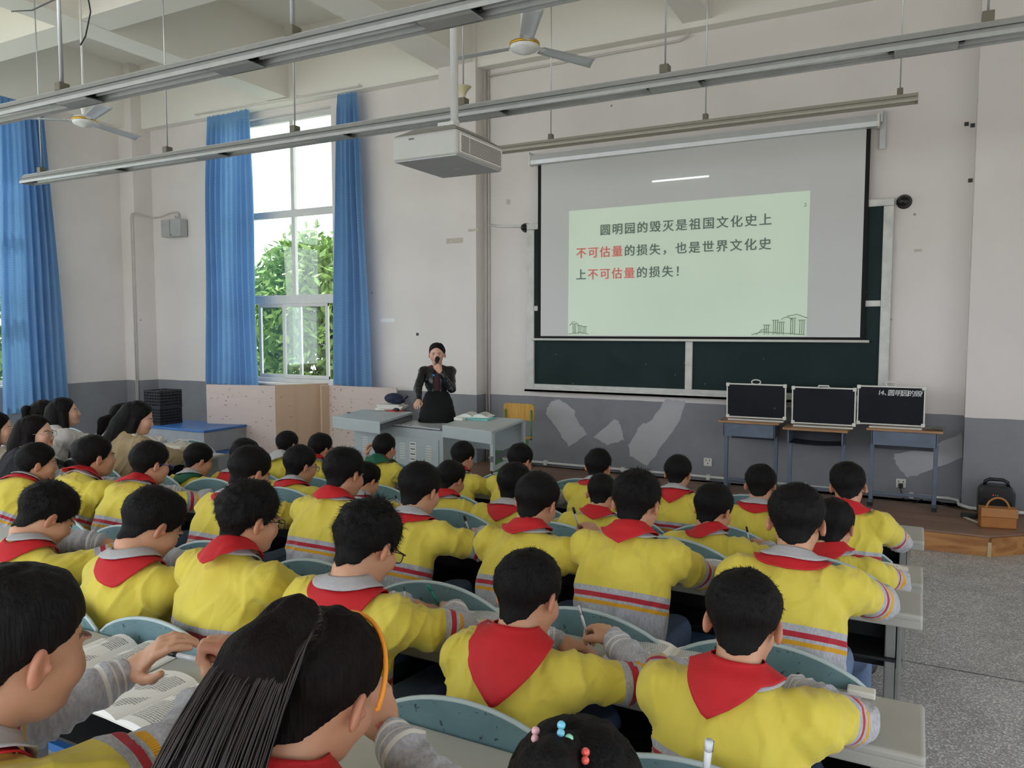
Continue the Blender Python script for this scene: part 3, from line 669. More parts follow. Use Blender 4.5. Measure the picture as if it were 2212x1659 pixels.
# --- boxes, domes, pipes, sockets on the walls --------------------------------
p = ony(374, 492, 8.38)
wb = empty('wall_box', (p.x, WY, p.z), 0, 'small grey box mounted high on the wall near the left corner', 'wall box')
M['greybox'] = mat('light grey box', srgb(176, 178, 176), 0.45)
MB().bx(-0.24, 0.2, -0.16, -0.01, -0.14, 0.13).build('box_body', M['greybox'], wb, bevel=0.01)
MB().bx(-0.03, -0.025, -0.163, -0.15, -0.13, 0.12).bx(-0.02, 0.02, -0.164, -0.155, -0.12, -0.11).build('front_seam', M['lamp_inside'], wb)
MB().tube([(0.02, -0.08, 0.12), (0.01, -0.08, 0.19)], 0.012, 8).tube([(0.1, -0.08, 0.12), (0.1, -0.08, 0.16)], 0.008, 8).build('cable_gland', M['alu'], wb)
pp = [ony(x, y, 8.14) for x, y in ((286, 850), (283, 740), (279, 600), (276, 460))]
xk = -11.02
X0 = pp[0].x
pts = [(-11.17, 8.13, 0.3), (-11.17, 8.13, 3.62), (-11.165, 8.13, 3.68), (-11.12, 8.13, 3.71), (-11.10, 8.15, 3.71), (-11.085, 8.3, 3.69), (-11.06, 8.46, 3.67), (-10.9, 8.47, 3.67), (-10.65, 8.47, 3.72), (-10.50, 8.47, 3.72), (-10.46, 8.46, 3.68), (-10.46, 8.42, 3.60)]
m = MB().tube(pts, 0.012, 8); m.tube([(a + 0.035, b, c_ - 0.02) for a, b, c_ in pts[:4]] , 0.010, 8)
tag(m.build('cable_conduit', M['conduit']), 'painted conduit running up the left corner to the grey wall box', 'pipe')
for (x, y, lab) in ((1131, 491, 'small black dome left of the blackboard'), (1953, 434, 'black dome right of the blackboard top')):
    p = ony(x, y, 8.44); k = 0.062 if x > 1500 else 0.05
    rt = empty('dome_speaker', (p.x, WY, p.z), 0, lab, 'dome speaker')
    MB().lathe([(k, 0), (k, 0.03), (k * 0.85, 0.055), (k * 0.5, 0.075), (0.001, 0.082)], (0, 0, 0), 20, Matrix.Rotation(math.pi / 2, 4, 'X')).build('dome', M['black'], rt)
    MB().lathe([(k * 1.12, 0), (k * 1.12, 0.012), (k * 0.98, 0.016)], (0, 0, 0), 20, Matrix.Rotation(math.pi / 2, 4, 'X')).build('mounting_ring', M['matte_black'], rt)
    for a in range(5): MB().sphere((math.cos(a * 1.3) * k * .5, -0.062, math.sin(a * 1.3) * k * .5), 0.005, 6, 4).build('led', M['tube'], rt)  # five pale specks on the dome face
for (x, y, plug) in ((1529, 998, False), (1946, 1044, True)):
    p = ony(x, y, WY - 0.01); rt = empty('wall_socket', (p.x, WY, p.z), 0, 'white wall socket with a black plug, behind the right small table' if plug else 'white wall socket without a plug, below the blackboard', 'socket')
    MB().bx(-0.045, 0.045, -0.016, 0.0, -0.045, 0.045).build('socket_plate', M['white_plastic'], rt, bevel=0.004)
    for (a, b) in ((-0.02, 0.02), (0.02, 0.02), (0, -0.015)): MB().bx(a - 0.004, a + 0.004, -0.0185, -0.014, b - 0.007, b + 0.007).build('socket_hole', M['matte_black'], rt)
m = MB().tube([(-4.8, 8.46, ZP + 0.05), (-3.5, 8.47, ZP + 0.045), (-2.2, 8.47, ZP + 0.052), (-1.0, 8.47, ZP + 0.045), (0.32, 8.47, ZP + 0.05), (0.40, 8.40, ZP + 0.05), (0.40, 8.27, ZP + 0.04), (0.48, 8.20, ZP + 0.03), (1.3, 8.20, ZP + 0.03)], 0.016, 8)
for x in (-4.0, -3.0, -2.0, -1.0, 0.0): m.bx(x - 0.02, x + 0.02, 8.45, 8.5, ZP + 0.02, ZP + 0.075)
tag(m.build('skirting_pipe', M['pvc']), 'white plastic pipe along the foot of the blackboard wall', 'pipe')
m = MB().tube([(-4.80, 8.48, ZP), (-4.80, 8.48, 5.05)], 0.012, 8).tube([(-4.835, 8.48, ZP), (-4.835, 8.48, 5.05)], 0.010, 8)
tag(m.build('riser_conduit', M['conduit']), 'pair of thin conduits up the corner right of the pilaster', 'pipe')
m = MB().tube([(-4.79, 8.48, 3.16), (-4.6, 8.48, 3.13), (-4.3, 8.47, 3.12), (-4.24, 8.46, 3.13)], 0.014, 8)
tag(m.build('branch_conduit', M['pvc']), 'short horizontal conduit from the corner to the left black dome', 'pipe')
m = MB().tube([(-4.8, 8.475, 4.98), (-3.6, 8.475, 4.99), (-2.4, 8.475, 5.0), (-2.3, 8.44, 5.03), (-2.28, 8.42, 5.08)], 0.014, 8)
tag(m.build('ceiling_conduit', M['conduit']), 'painted conduit below the ceiling beam above the blackboard', 'pipe')
m = MB(); pts = [(-3.8, 5.2, 4.9)]
M['wire'] = mat('dark wire', srgb(40, 40, 42), 0.6)
a = onz(0, 8, 4.4); w_pts = [(-8.0, 4.6, 4.98), (-7.0, 4.2, 4.66), (-6.0, 3.8, 4.42), (-5.3, 3.5, 4.3), (-4.86, 3.2, 4.27)]
m.tube(w_pts, 0.006, 6)
m.tube([(-4.84, 3.19, 4.27), (-4.80, 3.19, 4.15), (-4.76, 3.19, 4.08), (-4.73, 3.19, 4.0), (-4.70, 3.19, 3.86), (-4.76, 3.19, 3.72), (-4.83, 3.2, 3.68)], 0.005, 6)
tag(m.build('loose_wire', M['wire']), 'loose dark wire draped to the rod of the nearest strip light', 'wire')

# --- tables, small boards on the stage ----------------------------------------
M['table_top'] = wood('worn orange table top', srgb(160, 118, 78), srgb(190, 152, 108), 3.0, 0, 0.35, bands=4)
M['steel_blue'] = mat('scuffed blue grey steel', srgb(98, 110, 126), 0.5, 0.2, 0.18, 7)
M['steel_dark'] = mat('dark steel', srgb(60, 64, 70), 0.5, 0.3, 0.12, 7)
def small_table(x0, x1, y0, y1, zt, label, open_box=False, rz=0.0):
    cx, cy = (x0 + x1) / 2, (y0 + y1) / 2; W, D = x1 - x0, y1 - y0
    rt = empty('school_table', (cx, cy, ZP), rz, label, 'table', 'small tables below the blackboard'); h_ = zt - ZP
    MB().bx(-W / 2, W / 2, -D / 2, D / 2, h_ - 0.022, h_).build('tabletop', M['table_top'], rt, bevel=0.004)
    bw = W / 2 - 0.05
    if not open_box:
        MB().bx(-bw, bw, -D / 2 + 0.04, -D / 2 + 0.052, h_ - 0.16, h_ - 0.022).build('front_panel', M['steel_blue'], rt)
        MB().bx(-bw, bw, -D / 2 + 0.052, D / 2 - 0.06, h_ - 0.16, h_ - 0.15).build('shelf', M['steel_dark'], rt)
        MB().bx(-bw + .02, bw - .02, D / 2 - 0.07, D / 2 - 0.06, h_ - 0.22, h_ - 0.15).build('back_panel', M['steel_dark'], rt)
    else:
        m = MB()
        n = 8
        for i in range(n):
            a, b = -bw + 2 * bw * i / n, -bw + 2 * bw * (i + 1) / n; s_ = -0.012 * math.sin(math.pi * (i + .5) / n)
            m.bx(a, b, -D / 2 + 0.03, D / 2 - 0.05, h_ - 0.155 + s_, h_ - 0.148 + s_)
        m.build('shelf', M['steel_dark'], rt); MB().bx(-bw, bw, D / 2 - 0.05, D / 2 - 0.045, h_ - 0.155, h_ - 0.022).build('back_panel', M['steel_dark'], rt)
    for s_ in (-1, 1):
        MB().bx(s_ * bw - 0.006, s_ * bw + 0.006, -D / 2 + 0.04, D / 2 - 0.05, h_ - 0.16, h_ - 0.022).build('side_panel', M['steel_blue'], rt)
        MB().bx(s_ * (bw + .0) - 0.018, s_ * bw + 0.018, -0.03, 0.01, 0.04, h_ - 0.15).build('leg', M['steel_blue'], rt, bevel=0.003)
        f = MB().bx(s_ * bw - 0.02, s_ * bw + 0.02, -D / 2 + 0.02, D / 2 - 0.05, 0.006, 0.045).build('foot', M['steel_blue'], rt, bevel=0.004)
        MB().bx(s_ * bw - 0.023, s_ * bw + 0.023, -D / 2 + 0.01, -D / 2 + 0.06, 0.0, 0.04).build('foot_cap', M['black'], f)
    MB().bx(-bw, bw, -0.02, 0.0, 0.10, 0.125).build('crossbar', M['steel_blue'], rt)
    return rt
ZT = 0.92
small_table(-1.79, -1.19, 7.95, 8.36, ZT, 'small school table under the left portable board, blue-grey front')
small_table(-1.14, -0.55, 7.85, 8.27, ZT - 0.025, 'small school table under the middle portable board, open box', True)
small_table(-0.40, 0.24, 7.98, 8.28, ZT, 'small school table under the right portable board, deep blue front')
def portable_board(x0, x1, y, z0, hgt, label, tilt=0.10, handle='loop', roll=0.0):
    cx = (x0 + x1) / 2; W = x1 - x0
    rt = empty('portable_blackboard', (cx, y, z0), 0, label, 'blackboard', 'portable boards leaning on the small tables'); rt.rotation_euler = (-tilt, roll, 0)
    MB().bx(-W / 2 + .008, W / 2 - .008, -0.008, 0.008, 0.008, hgt - .008).build('board_face', M['slate'], rt)
    t = 0.013
    for (a, b, c_, d) in ((-W / 2, W / 2, 0, t), (-W / 2, W / 2, hgt - t, hgt), (-W / 2, -W / 2 + t, 0, hgt), (W / 2 - t, W / 2, 0, hgt)):
        MB().bx(a, b, -0.012, 0.012, c_, d).build('frame_bar', M['white_plastic'], rt, bevel=0.003)
    for (a, b) in ((-1, 0), (1, 0), (-1, 1), (1, 1)):
        xx = a * (W / 2 - 0.013); zz = 0.013 if b == 0 else hgt - 0.013
        MB().box((xx, -0.001, zz), (0.034, 0.03, 0.034)).build('corner_cap', M['white_plastic'], rt, bevel=0.004)
    if handle == 'loop': pts = [(0.045 * math.cos(q) * 1.0, 0, hgt + 0.018 + 0.024 * math.sin(q)) for q in [i * 2 * math.pi / 16 for i in range(16)]]; MB().tube(pts, 0.006, 8, closed=True).build('handle', M['white_plastic'], rt)
    else: MB().tube([(-0.05, 0, hgt), (-0.045, 0, hgt + 0.015), (0.045, 0, hgt + 0.015), (0.05, 0, hgt)], 0.007, 8).build('handle', M['white_plastic'], rt)
    return rt
portable_board(-1.735, -1.145, 8.10, 0.945, 0.355, 'leftmost portable blackboard, empty, white frame and loop handle', -0.06)
portable_board(-1.085, -0.50, 8.06, 0.92, 0.37, 'middle portable blackboard, empty, with a flat white handle', -0.06, 'flat')
rb = portable_board(-0.492, 0.088, 8.09, 0.945, 0.375, 'rightmost portable blackboard with a chalked Chinese title', -0.06)
M['chalk'] = mat('white chalk', srgb(222, 224, 222), 0.9, 0, 0.1, 80)
for (s_, x_) in (('1', -.115), ('4', -.090), ('、', -.060), ('圆', -.030), ('明', .032), ('园', .088), ('的', .140), ('毁', .196)):
    text(s_, 0.062, x_, 0.375 - 0.085, -0.009, M['chalk'], 'chalk_character', rb, shear=0.1, fat=0.0007)
for k_, pts_ in enumerate(([(.252, .352), (.275, .356)], [(.262, .33), (.254, .305)], [(.266, .345), (.262, .32), (.25, .295)])): MB().tube([(a_, -.0095, b_) for a_, b_ in pts_], .0018, 5).build('chalk_stroke', M['chalk'], rb)
# support ledges: boards stand on table tops via little chalk trays
for x0, x1, y in ((-1.735, -1.145, 8.10), (-1.085, -0.50, 8.06), (-0.40, 0.088, 8.09)):
    z = ZT if x0 != -1.085 else ZT - 0.025
    r_ = [o for o in COL.objects if o.name.startswith('portable_blackboard') and abs(o.location.y - y) < .001 and o.type == 'EMPTY'][0]
    MB().bx(x0 + .02 - r_.location.x, x1 - .02 - r_.location.x, -0.04, 0.02, z - r_.location.z + 0.0005, z - r_.location.z + 0.012).build('chalk_tray', M['white_plastic'], r_)
M['rag'] = mat('grey cleaning rag', srgb(120, 116, 110), 0.9, 0, 0.2, 20)
rnd = random.Random(4); m = MB(); vs = []; fs = []; n = 9
for i in range(n):
    for k in range(n):
        u, v = i / (n - 1) - .5, k / (n - 1) - .5
        vs.append((0.17 * u + rnd.uniform(-.006, .006), 0.12 * v + rnd.uniform(-.006, .006), 0.008 + 0.012 * abs(math.sin(6 * u + 3 * v)) + rnd.uniform(0, .010)))
for i in range(n - 1):
    for k in range(n - 1): a = i * n + k; fs.append((a, a + n, a + n + 1, a + 1))
m.add(vs, fs, smooth=True); o = m.build('cleaning_rag', M['rag']); o.location = (0.17, 8.10, ZT); sd = o.modifiers.new('s', 'SOLIDIFY'); sd.thickness = 0.004
tag(o, 'crumpled grey rag on the right small table', 'rag')

# speaker, handbag, strap and cables on the stage --------------------------------
spk = empty('portable_speaker', (0.67, 8.02, ZP), 0, 'black portable loudspeaker with a carry handle on the stage at right', 'loudspeaker')
def rrect(w_, h_, r, n=5):
    P = []
    for (cx_, cz_, a0) in ((w_ / 2 - r, h_ - r, 0), (-w_ / 2 + r, h_ - r, 90), (-w_ / 2 + r * .6, r * .6, 180), (w_ / 2 - r * .6, r * .6, 270)):
        rr = r if a0 in (0, 90) else r * .6
        for i in range(n + 1): q = math.radians(a0 + 90 * i / n); P.append((cx_ + rr * math.cos(q), cz_ + rr * math.sin(q)))
    return P
MB().prism([(x, -0.10, z) for x, z in rrect(0.28, 0.30, 0.07)], (0, 0.18, 0)).build('speaker_body', M['black'], spk, bevel=0.012)
MB().prism([(x * .82, -0.108, 0.02 + z * .55) for x, z in rrect(0.28, 0.30, 0.07)], (0, 0.012, 0)).build('grille', M['matte_black'], spk)
MB().tube([(-0.09, 0, 0.29), (-0.085, 0, 0.325), (-0.05, 0, 0.345), (0.05, 0, 0.345), (0.085, 0, 0.325), (0.09, 0, 0.29)], 0.015, 10).build('handle', M['black'], spk)
M['red_led'] = mat('red lamp', srgb(255, 60, 40), 0.3, 0, 0, emit=1.5)
for k in range(3): MB().box((-0.03 + k * .018, -0.112, 0.222), (0.006, 0.004, 0.005)).build('indicator_light', M['red_led'] if k == 0 else M['tube'], spk)
M['tan'] = mat('tan leather', srgb(172, 112, 52), 0.38, 0, 0.06, 20, bump=0.15, bscale=150)
hb = empty('handbag', (0.655, 7.62, ZP), 0.18, 'tan brown leather handbag standing in front of the black loudspeaker', 'handbag')
MB().prism([(-0.135, -0.045, 0.0), (0.135, -0.045, 0.0), (0.135, 0.055, 0.0), (-0.135, 0.055, 0.0)], (0, 0, 0.165)).build('bag_body', M['tan'], hb, bevel=0.012, bseg=3)
MB().prism([(-0.138, 0.056, 0.168), (-0.138, -0.048, 0.168), (-0.138, -0.053, 0.10), (-0.138, -0.058, 0.095), (-0.138, -0.062, 0.10), (-0.138, -0.056, 0.174), (-0.138, 0.056, 0.174)], (0.276, 0, 0)).build('flap', M['tan'], hb, bevel=0.003)
MB().tube([(-0.085, 0, 0.172)] + [(-0.085 + 0.17 * i / 10, 0, 0.18 + 0.075 * math.sin(math.pi * i / 10) ** .6) for i in range(11)] + [(0.085, 0, 0.172)], 0.009, 8).build('handle', M['tan'], hb)
for x in (-.085, .085): MB().tube([(x, -0.012, 0.172), (x, 0.012, 0.172)], 0.010, 8).build('handle_ring', M['gold'], hb)
m = MB(); M['strap'] = mat('white canvas strap', srgb(216, 206, 192), 0.7, 0, 0.06, 40)
def ribbon(pts, w_, t_, name, mt, parent=None):
    m = MB(); pts = [Vector(p) for p in pts]; vs = []; fs = []
    for i, p in enumerate(pts):
        d = (pts[min(i + 1, len(pts) - 1)] - pts[max(0, i - 1)]).normalized(); s_ = Vector((-d.y, d.x, 0)).normalized() * w_ / 2
        vs += [p - s_, p + s_, p + s_ + Vector((0, 0, t_)), p - s_ + Vector((0, 0, t_))]
    for i in range(len(pts) - 1):
        a = i * 4
        for k in range(4): fs.append((a + k, a + (k + 1) % 4, a + 4 + (k + 1) % 4, a + 4 + k))
    fs += [(0, 1, 2, 3), tuple(4 * (len(pts) - 1) + k for k in (3, 2, 1, 0))]
    return m.add(vs, fs, smooth=False).build(name, mt, parent)
sp_ = [onz(x, y, ZP + 0.004) for x, y in ((2082, 1116), (2095, 1122), (2112, 1128), (2135, 1132), (2160, 1134), (2190, 1138))]
o = ribbon([(p.x, p.y, ZP + 0.002) for p in sp_], 0.035, 0.004, 'bag_strap', M['strap']); tag(o, 'off-white woven bag strap lying on the stage beside the handbag', 'strap')
m = MB(); cp = [onz(x, y, ZP) for x, y in ((1948, 1074), (1958, 1084), (1975, 1087), (1995, 1080), (2012, 1078), (2040, 1092), (2060, 1098), (2090, 1100), (2115, 1104))]
sk_ = ony(1946, 1046, WY - 0.03)
m.tube([(sk_.x, 8.45, sk_.z - .0), (sk_.x, 8.43, sk_.z - 0.05), (sk_.x + .01, 8.42, 0.24)] + [(p.x, p.y, ZP + 0.007) for p in cp], 0.006, 6); m.bx(sk_.x - .02, sk_.x + .02, 8.43, 8.482, sk_.z - .035, sk_.z + .01)
tag(m.build('power_cable', M['black']), 'black power cable from the wall socket across the stage', 'cable')
o = MB().bx(-0.07, 0.07, -0.035, 0.035, 0, 0.035).build('power_adapter', M['black'], bevel=0.006); o.location = (0.47, 7.92, ZP); tag(o, 'black power adapter lying left of the loudspeaker', 'adapter')

# --- teacher's multimedia desk ------------------------------------------------
M['podium'] = mat('pale grey powder-coated steel', srgb(178, 186, 186), 0.42, 0, 0.03)
M['podium_dark'] = mat('darker grey steel', srgb(96, 100, 104), 0.5, 0.1, 0.05)
pdm = empty('teacher_desk', (-4.4, 6.4, 0), 0, 'grey steel multimedia desk with two slide-out tops in front of the teacher', 'desk')
def P2(x, y, z): p = onz(x, y, z); return Vector((p.x + 4.4, p.y - 6.4, z))
zt = 0.97
Lw = [P2(718, 900, zt), P2(820, 912, zt), P2(892, 890, zt), P2(784, 884, zt)]
Rw = [P2(955, 918, zt), P2(1062, 932, zt), P2(1133, 905, zt), P2(1012, 898, zt)]
def wing(Q, name):
    m = MB(); 
    m.prism(Q, (0, 0, -0.025)); w_ = m.build(name, M['podium'], pdm, bevel=0.004)
    e0, e1 = Q[0] - Vector((0, 0, .0)), Q[1]; d = (Q[3] - Q[0]).normalized() * 0.02
    m = MB(); m.prism([e0 + d * .05 - Vector((0, 0, .02)), e1 + d * .05 - Vector((0, 0, .02)), e1 + d - Vector((0, 0, .02)), e0 + d - Vector((0, 0, .02))], (0, 0, -0.095)); m.build('front_apron', M['podium'], w_, bevel=0.003)
    return w_
lw = wing(Lw, 'left_top'); rw = wing(Rw, 'right_top')
# right wing open side: rail frame below
def bar(a, b, w_, h_, name, mt, parent):
    a, b = Vector(a), Vector(b); d = (b - a).normalized(); s_ = Vector((-d.y, d.x, 0)).normalized() * w_ / 2 if abs(d.z) < .9 else Vector((w_ / 2, 0, 0))
    u = Vector((0, 0, h_)) if abs(d.z) < .9 else Vector((0, h_, 0))
    return MB().prism([a - s_, a + s_, a + s_ + u, a - s_ + u], b - a).build(name, mt, parent)
e1, e2 = Rw[1].copy(), Rw[2].copy()
for q in (0.97, 0.03): 
    p = e1.lerp(e2, q); p.z = 0.62; MB().bx(p.x - 0.015, p.x + 0.012, p.y - 0.02, p.y + 0.02, 0.62, 0.95).build('wing_post', M['podium'], rw)
bar(Vector((e1.x, e1.y, 0.70)), Vector((e2.x, e2.y, 0.70)), 0.02, 0.05, 'slide_rail', M['podium_dark'], rw)
bar(Vector((e1.x, e1.y, 0.62)), Vector((e2.x, e2.y, 0.62)), 0.03, 0.03, 'lower_rail', M['podium'], rw)
bk = [(Rw[3] - Vector((0, 0, .03))), (Rw[2] - Vector((0, 0, .03)))]
MB().prism([bk[0], bk[1], bk[1] + Vector((0, -.015, 0)), bk[0] + Vector((0, -.015, 0))], (0, 0, -0.30)).build('back_panel', M['podium'], rw)
MB().prism([Lw[3] - Vector((0, 0, .03)), Lw[2] - Vector((0, 0, .03)), Lw[2] + Vector((0, -.015, -.03)), Lw[3] + Vector((0, -.015, -.03))], (0, 0, -0.12)).build('back_panel', M['podium'], lw)
MB().prism([Lw[1] + Vector((-.012, .01, -.03)), Lw[1] + Vector((0, .01, -.03)), Lw[2] + Vector((0, -.01, -.03)), Lw[2] + Vector((-.012, -.01, -.03))], (0, 0, -0.05)).build('side_rail', M['podium_dark'], lw)
# cabinet body
zc = 0.885
c0, c1 = P2(765, 913, zc), P2(957, 932, zc); c2, c3 = P2(1022, 915, zc), None
c2 = c1 + (Rw[2] - Rw[1]) * 0.55; c3 = c0 + (Lw[3] - Lw[0]) * 0.75
MB().prism([Vector((p.x, p.y, 0.0)) for p in (c0, c1, c2, c3)], (0, 0, zc)).build('cabinet_body', M['podium'], pdm, bevel=0.004)
ux = (c1 - c0).normalized(); un = Vector((ux.y, -ux.x, 0)); Wc = (c1 - c0).length
def on_face(u0, u1, z0, z1, d0, d1, name, mt, parent, bevel=0.0):
    a = c0 + ux * u0; b = c0 + ux * u1
    P = [Vector((a.x, a.y, z0)) + un * d0, Vector((b.x, b.y, z0)) + un * d0, Vector((b.x, b.y, z0)) + un * d1, Vector((a.x, a.y, z0)) + un * d1]
    return MB().prism(P, (0, 0, z1 - z0)).build(name, mt, parent, bevel=bevel)
for (u0, u1) in ((0.035, Wc * .485), (Wc * .492, Wc - 0.05)):
    dr = on_face(u0, u1, 0.06, 0.80, 0.0, 0.012, 'cabinet_door', M['podium'], pdm, 0.002)
    for (ca, cz) in (((u0 + 0.14, .66),) if u0 < .2 else ((u0 + .10, .64), (u1 - .12, .64))):
        for k in range(7): on_face(ca - .035, ca + .035, cz - .06 + k * .024, cz - .052 + k * .024, 0.011, 0.017, 'louvre', M['white_plastic'], dr)
    if u0 > .2:
        for k in range(4): s_ = on_face(u0 + .195, u0 + .275, 0.56 + k * .05, 0.602 + k * .05, 0.0115, 0.0135, 'asset_sticker', M['white_plastic'], dr)
        for k in range(4): on_face(u0 + .205, u0 + .265, 0.578 + k * .05, 0.59 + k * .05, 0.0132, 0.0142, 'sticker_print', M['podium_dark'], dr)
# control strip with sockets on top of the cabinet
on_face(0.25, Wc * .62 + .3, zc, zc + .006, -0.10, 0.0, 'control_panel', M['podium_dark'], pdm)
on_face(0.27, 0.45, zc + .006, zc + .022, -0.07, -0.01, 'metal_slide', M['alu'], pdm, 0.002)
on_face(0.50, Wc - .05, zc + .006, zc + .022, -0.07, -0.01, 'metal_slide', M['alu'], pdm, 0.002)
for k in range(4): on_face(0.56 + k * .06, 0.59 + k * .06, zc + .021, zc + .024, -0.05, -0.02, 'socket_hole', M['black'], pdm)
# things on the desk
M['book_white'] = mat('white paper pages', srgb(236, 234, 226), 0.7, 0, 0.02)
M['navy'] = mat('navy cloth', srgb(28, 36, 62), 0.75, 0, 0.15, 20, bump=0.3)
o = MB().sphere((0, 0, 0.06), 0.1, 20, 12, (1.2, .8, .6)).sphere((0.06, 0.0, 0.04), 0.07, 16, 10, (1.2, .9, .6)).tube([(0.05, 0, 0.07), (0.14, -0.02, 0.05), (0.2, -.02, .09)], 0.012, 8).build('cloth_bag', M['navy']); p = onz(862, 882, zt); o.location = (p.x - .04, p.y - .04, zt + 0.055); tag(o, 'small navy cloth bag on the left desk top, on a pile of papers', 'bag')
o = MB().bx(-.15, .15, -.10, .10, 0, .018).bx(-.13, .16, -.09, .11, .018, .034).bx(-.14, .12, -.1, .09, .034, .05).build('paper_pile', M['book_white'], bevel=0.002); o.location = (p.x - .06, p.y - .06, zt + 0.001); o.rotation_euler = (0, 0, .3); tag(o, 'pile of papers and boxes under the navy bag', 'papers')
o = MB().sphere((0, 0, 0.012), 0.03, 14, 8, (1.4, .9, .7)).build('computer_mouse', M['black']); p2 = onz(856, 889, zt); o.location = (p2.x, p2.y, zt + .007); tag(o, 'dark computer mouse at the front of the left desk top', 'mouse')
M['redcloth'] = mat('red cover', srgb(190, 60, 50), 0.6)
o = MB().bx(-.09, .09, -.06, .06, 0, .008).build('red_booklet', M['redcloth']); o.location = (p2.x - .04, p2.y + .03, zt + .001); o.rotation_euler = (0, 0, -.2); tag(o, 'thin red booklet next to the mouse', 'booklet')
o = MB().sphere((0, 0, 0.018), 0.03, 10, 6, (1.6, 1, .6)).sphere((.05, .01, 0.014), 0.022, 10, 6, (1.4, 1, .6)).build('crumpled_tissue', M['white_plastic']); p3 = onz(818, 888, zt); o.location = (p3.x, p3.y, zt + .002); tag(o, 'crumpled white tissue at the left of the papers', 'tissue')
o = MB().lathe([(0.02, 0), (0.022, 0.008), (0.001, 0.01)]).build('desk_knob', M['podium_dark']); p4 = onz(753, 892, zt); o.location = (p4.x, p4.y, zt); tag(o, 'small round metal cap on the left desk top', 'cap')
def open_book(name, loc, rz, w_, d_, label, cat='book', cover=None, bow=0.012, group=None, lines=True, thick=0.010):
    rt = empty(name, loc, rz, label, cat, group); mt = M['page_print'] if lines else M['book_white']
    for s_ in (-1, 1):
        vs = []; fs = []; n = 8
        for i in range(n + 1):
            t = i / n; x = s_ * w_ * t; z = thick * (1 - .25 * t) + bow * math.sin(math.pi * min(1, t * 1.15)) * (1 - t * .3)
            if i == 0: z = thick * .5
            vs += [(x, -d_ / 2, z), (x, d_ / 2, z), (x, -d_ / 2, 0.002), (x, d_ / 2, 0.002)]
        for i in range(n):
            a = i * 4; b = a + 4; fs += [(a, b, b + 1, a + 1), (a + 2, a + 3, b + 3, b + 2), (a, a + 2, b + 2, b), (a + 1, b + 1, b + 3, a + 3)]
        fs += [(n * 4, n * 4 + 2, n * 4 + 3, n * 4 + 1)]
        MB().add(vs, fs, smooth=False).build('page_block', mt, rt)
    MB().bx(-w_ - .003, w_ + .003, -d_ / 2 - .003, d_ / 2 + .003, 0, 0.0022).build('cover', cover or M['book_white'], rt)
    return rt
def print_mat():
    m, nt, b = _nt('page with lines of print'); tc = N(nt, 'ShaderNodeTexCoord'); mp = N(nt, 'ShaderNodeMapping'); nt.links.new(tc.outputs['Object'], mp.inputs[0])
    mp.inputs['Scale'].default_value = (1, 1, 0)
    br = N(nt, 'ShaderNodeTexBrick'); br.offset = 0.37
    for k, v in (('Scale', 1.0), ('Mortar Size', 0.0011), ('Brick Width', 0.0056), ('Row Height', 0.0074), ('Mortar Smooth', 0.0)): br.inputs[k].default_value = v
    br.inputs['Color1'].default_value = srgb(60, 62, 66); br.inputs['Color2'].default_value = srgb(140, 142, 146); br.inputs['Mortar'].default_value = srgb(236, 235, 230)
    nt.links.new(mp.outputs[0], br.inputs[0])
    n = N(nt, 'ShaderNodeTexNoise', i_Scale=14.0, i_Detail=1.0); nt.links.new(tc.outputs['Object'], n.inputs[0]); r = ramp(nt, n.outputs[0], [(0.42, (0, 0, 0, 1)), (0.44, (1, 1, 1, 1))])
    sp = N(nt, 'ShaderNodeSeparateXYZ'); nt.links.new(tc.outputs['Object'], sp.inputs[0])
    ax = N(nt, 'ShaderNodeMath', operation='ABSOLUTE'); nt.links.new(sp.outputs[0], ax.inputs[0]); c1_ = N(nt, 'ShaderNodeMath', operation='COMPARE'); c1_.inputs[1].default_value = 0.075; c1_.inputs[2].default_value = 0.055; nt.links.new(ax.outputs[0], c1_.inputs[0])
    ay = N(nt, 'ShaderNodeMath', operation='ABSOLUTE'); nt.links.new(sp.outputs[1], ay.inputs[0]); c2_ = N(nt, 'ShaderNodeMath', operation='LESS_THAN'); c2_.inputs[1].default_value = 0.095; nt.links.new(ay.outputs[0], c2_.inputs[0])
    mm = N(nt, 'ShaderNodeMath', operation='MULTIPLY'); nt.links.new(c1_.outputs[0], mm.inputs[0]); nt.links.new(c2_.outputs[0], mm.inputs[1])
    m2 = N(nt, 'ShaderNodeMath', operation='MULTIPLY'); nt.links.new(mm.outputs[0], m2.inputs[0]); nt.links.new(r.outputs[0], m2.inputs[1])
    c = mixc(nt, m2.outputs[0], srgb(236, 235, 230), br.outputs['Color']); nt.links.new(c, b.inputs['Base Color']); b.inputs['Roughness'].default_value = 0.6
    return m
M['page_print'] = print_mat()
p = onz(1060, 901, zt); open_book('open_book', (p.x - .12, p.y - .1, zt + .012), 0.25, .17, .24, 'open textbook lying on the right desk top', 'book', None, .03)
M['aqua'] = mat('aqua folder', srgb(110, 196, 190), 0.5)
o = MB().bx(-.15, .12, -.11, .11, 0, .011).build('aqua_folder', M['aqua']); o.location = (p.x + .0, p.y - .2, zt + .0005); o.rotation_euler = (0, 0, .1); tag(o, 'aqua folder under the open textbook', 'folder')
p = onz(993, 908, zt); o = MB().bx(-.05, .05, -.03, .03, 0, .03).build('chalk_box', M['white_plastic'], bevel=.004); o.location = (p.x, p.y, zt + .0005); tag(o, 'small pale box at the left end of the right desk top', 'box')
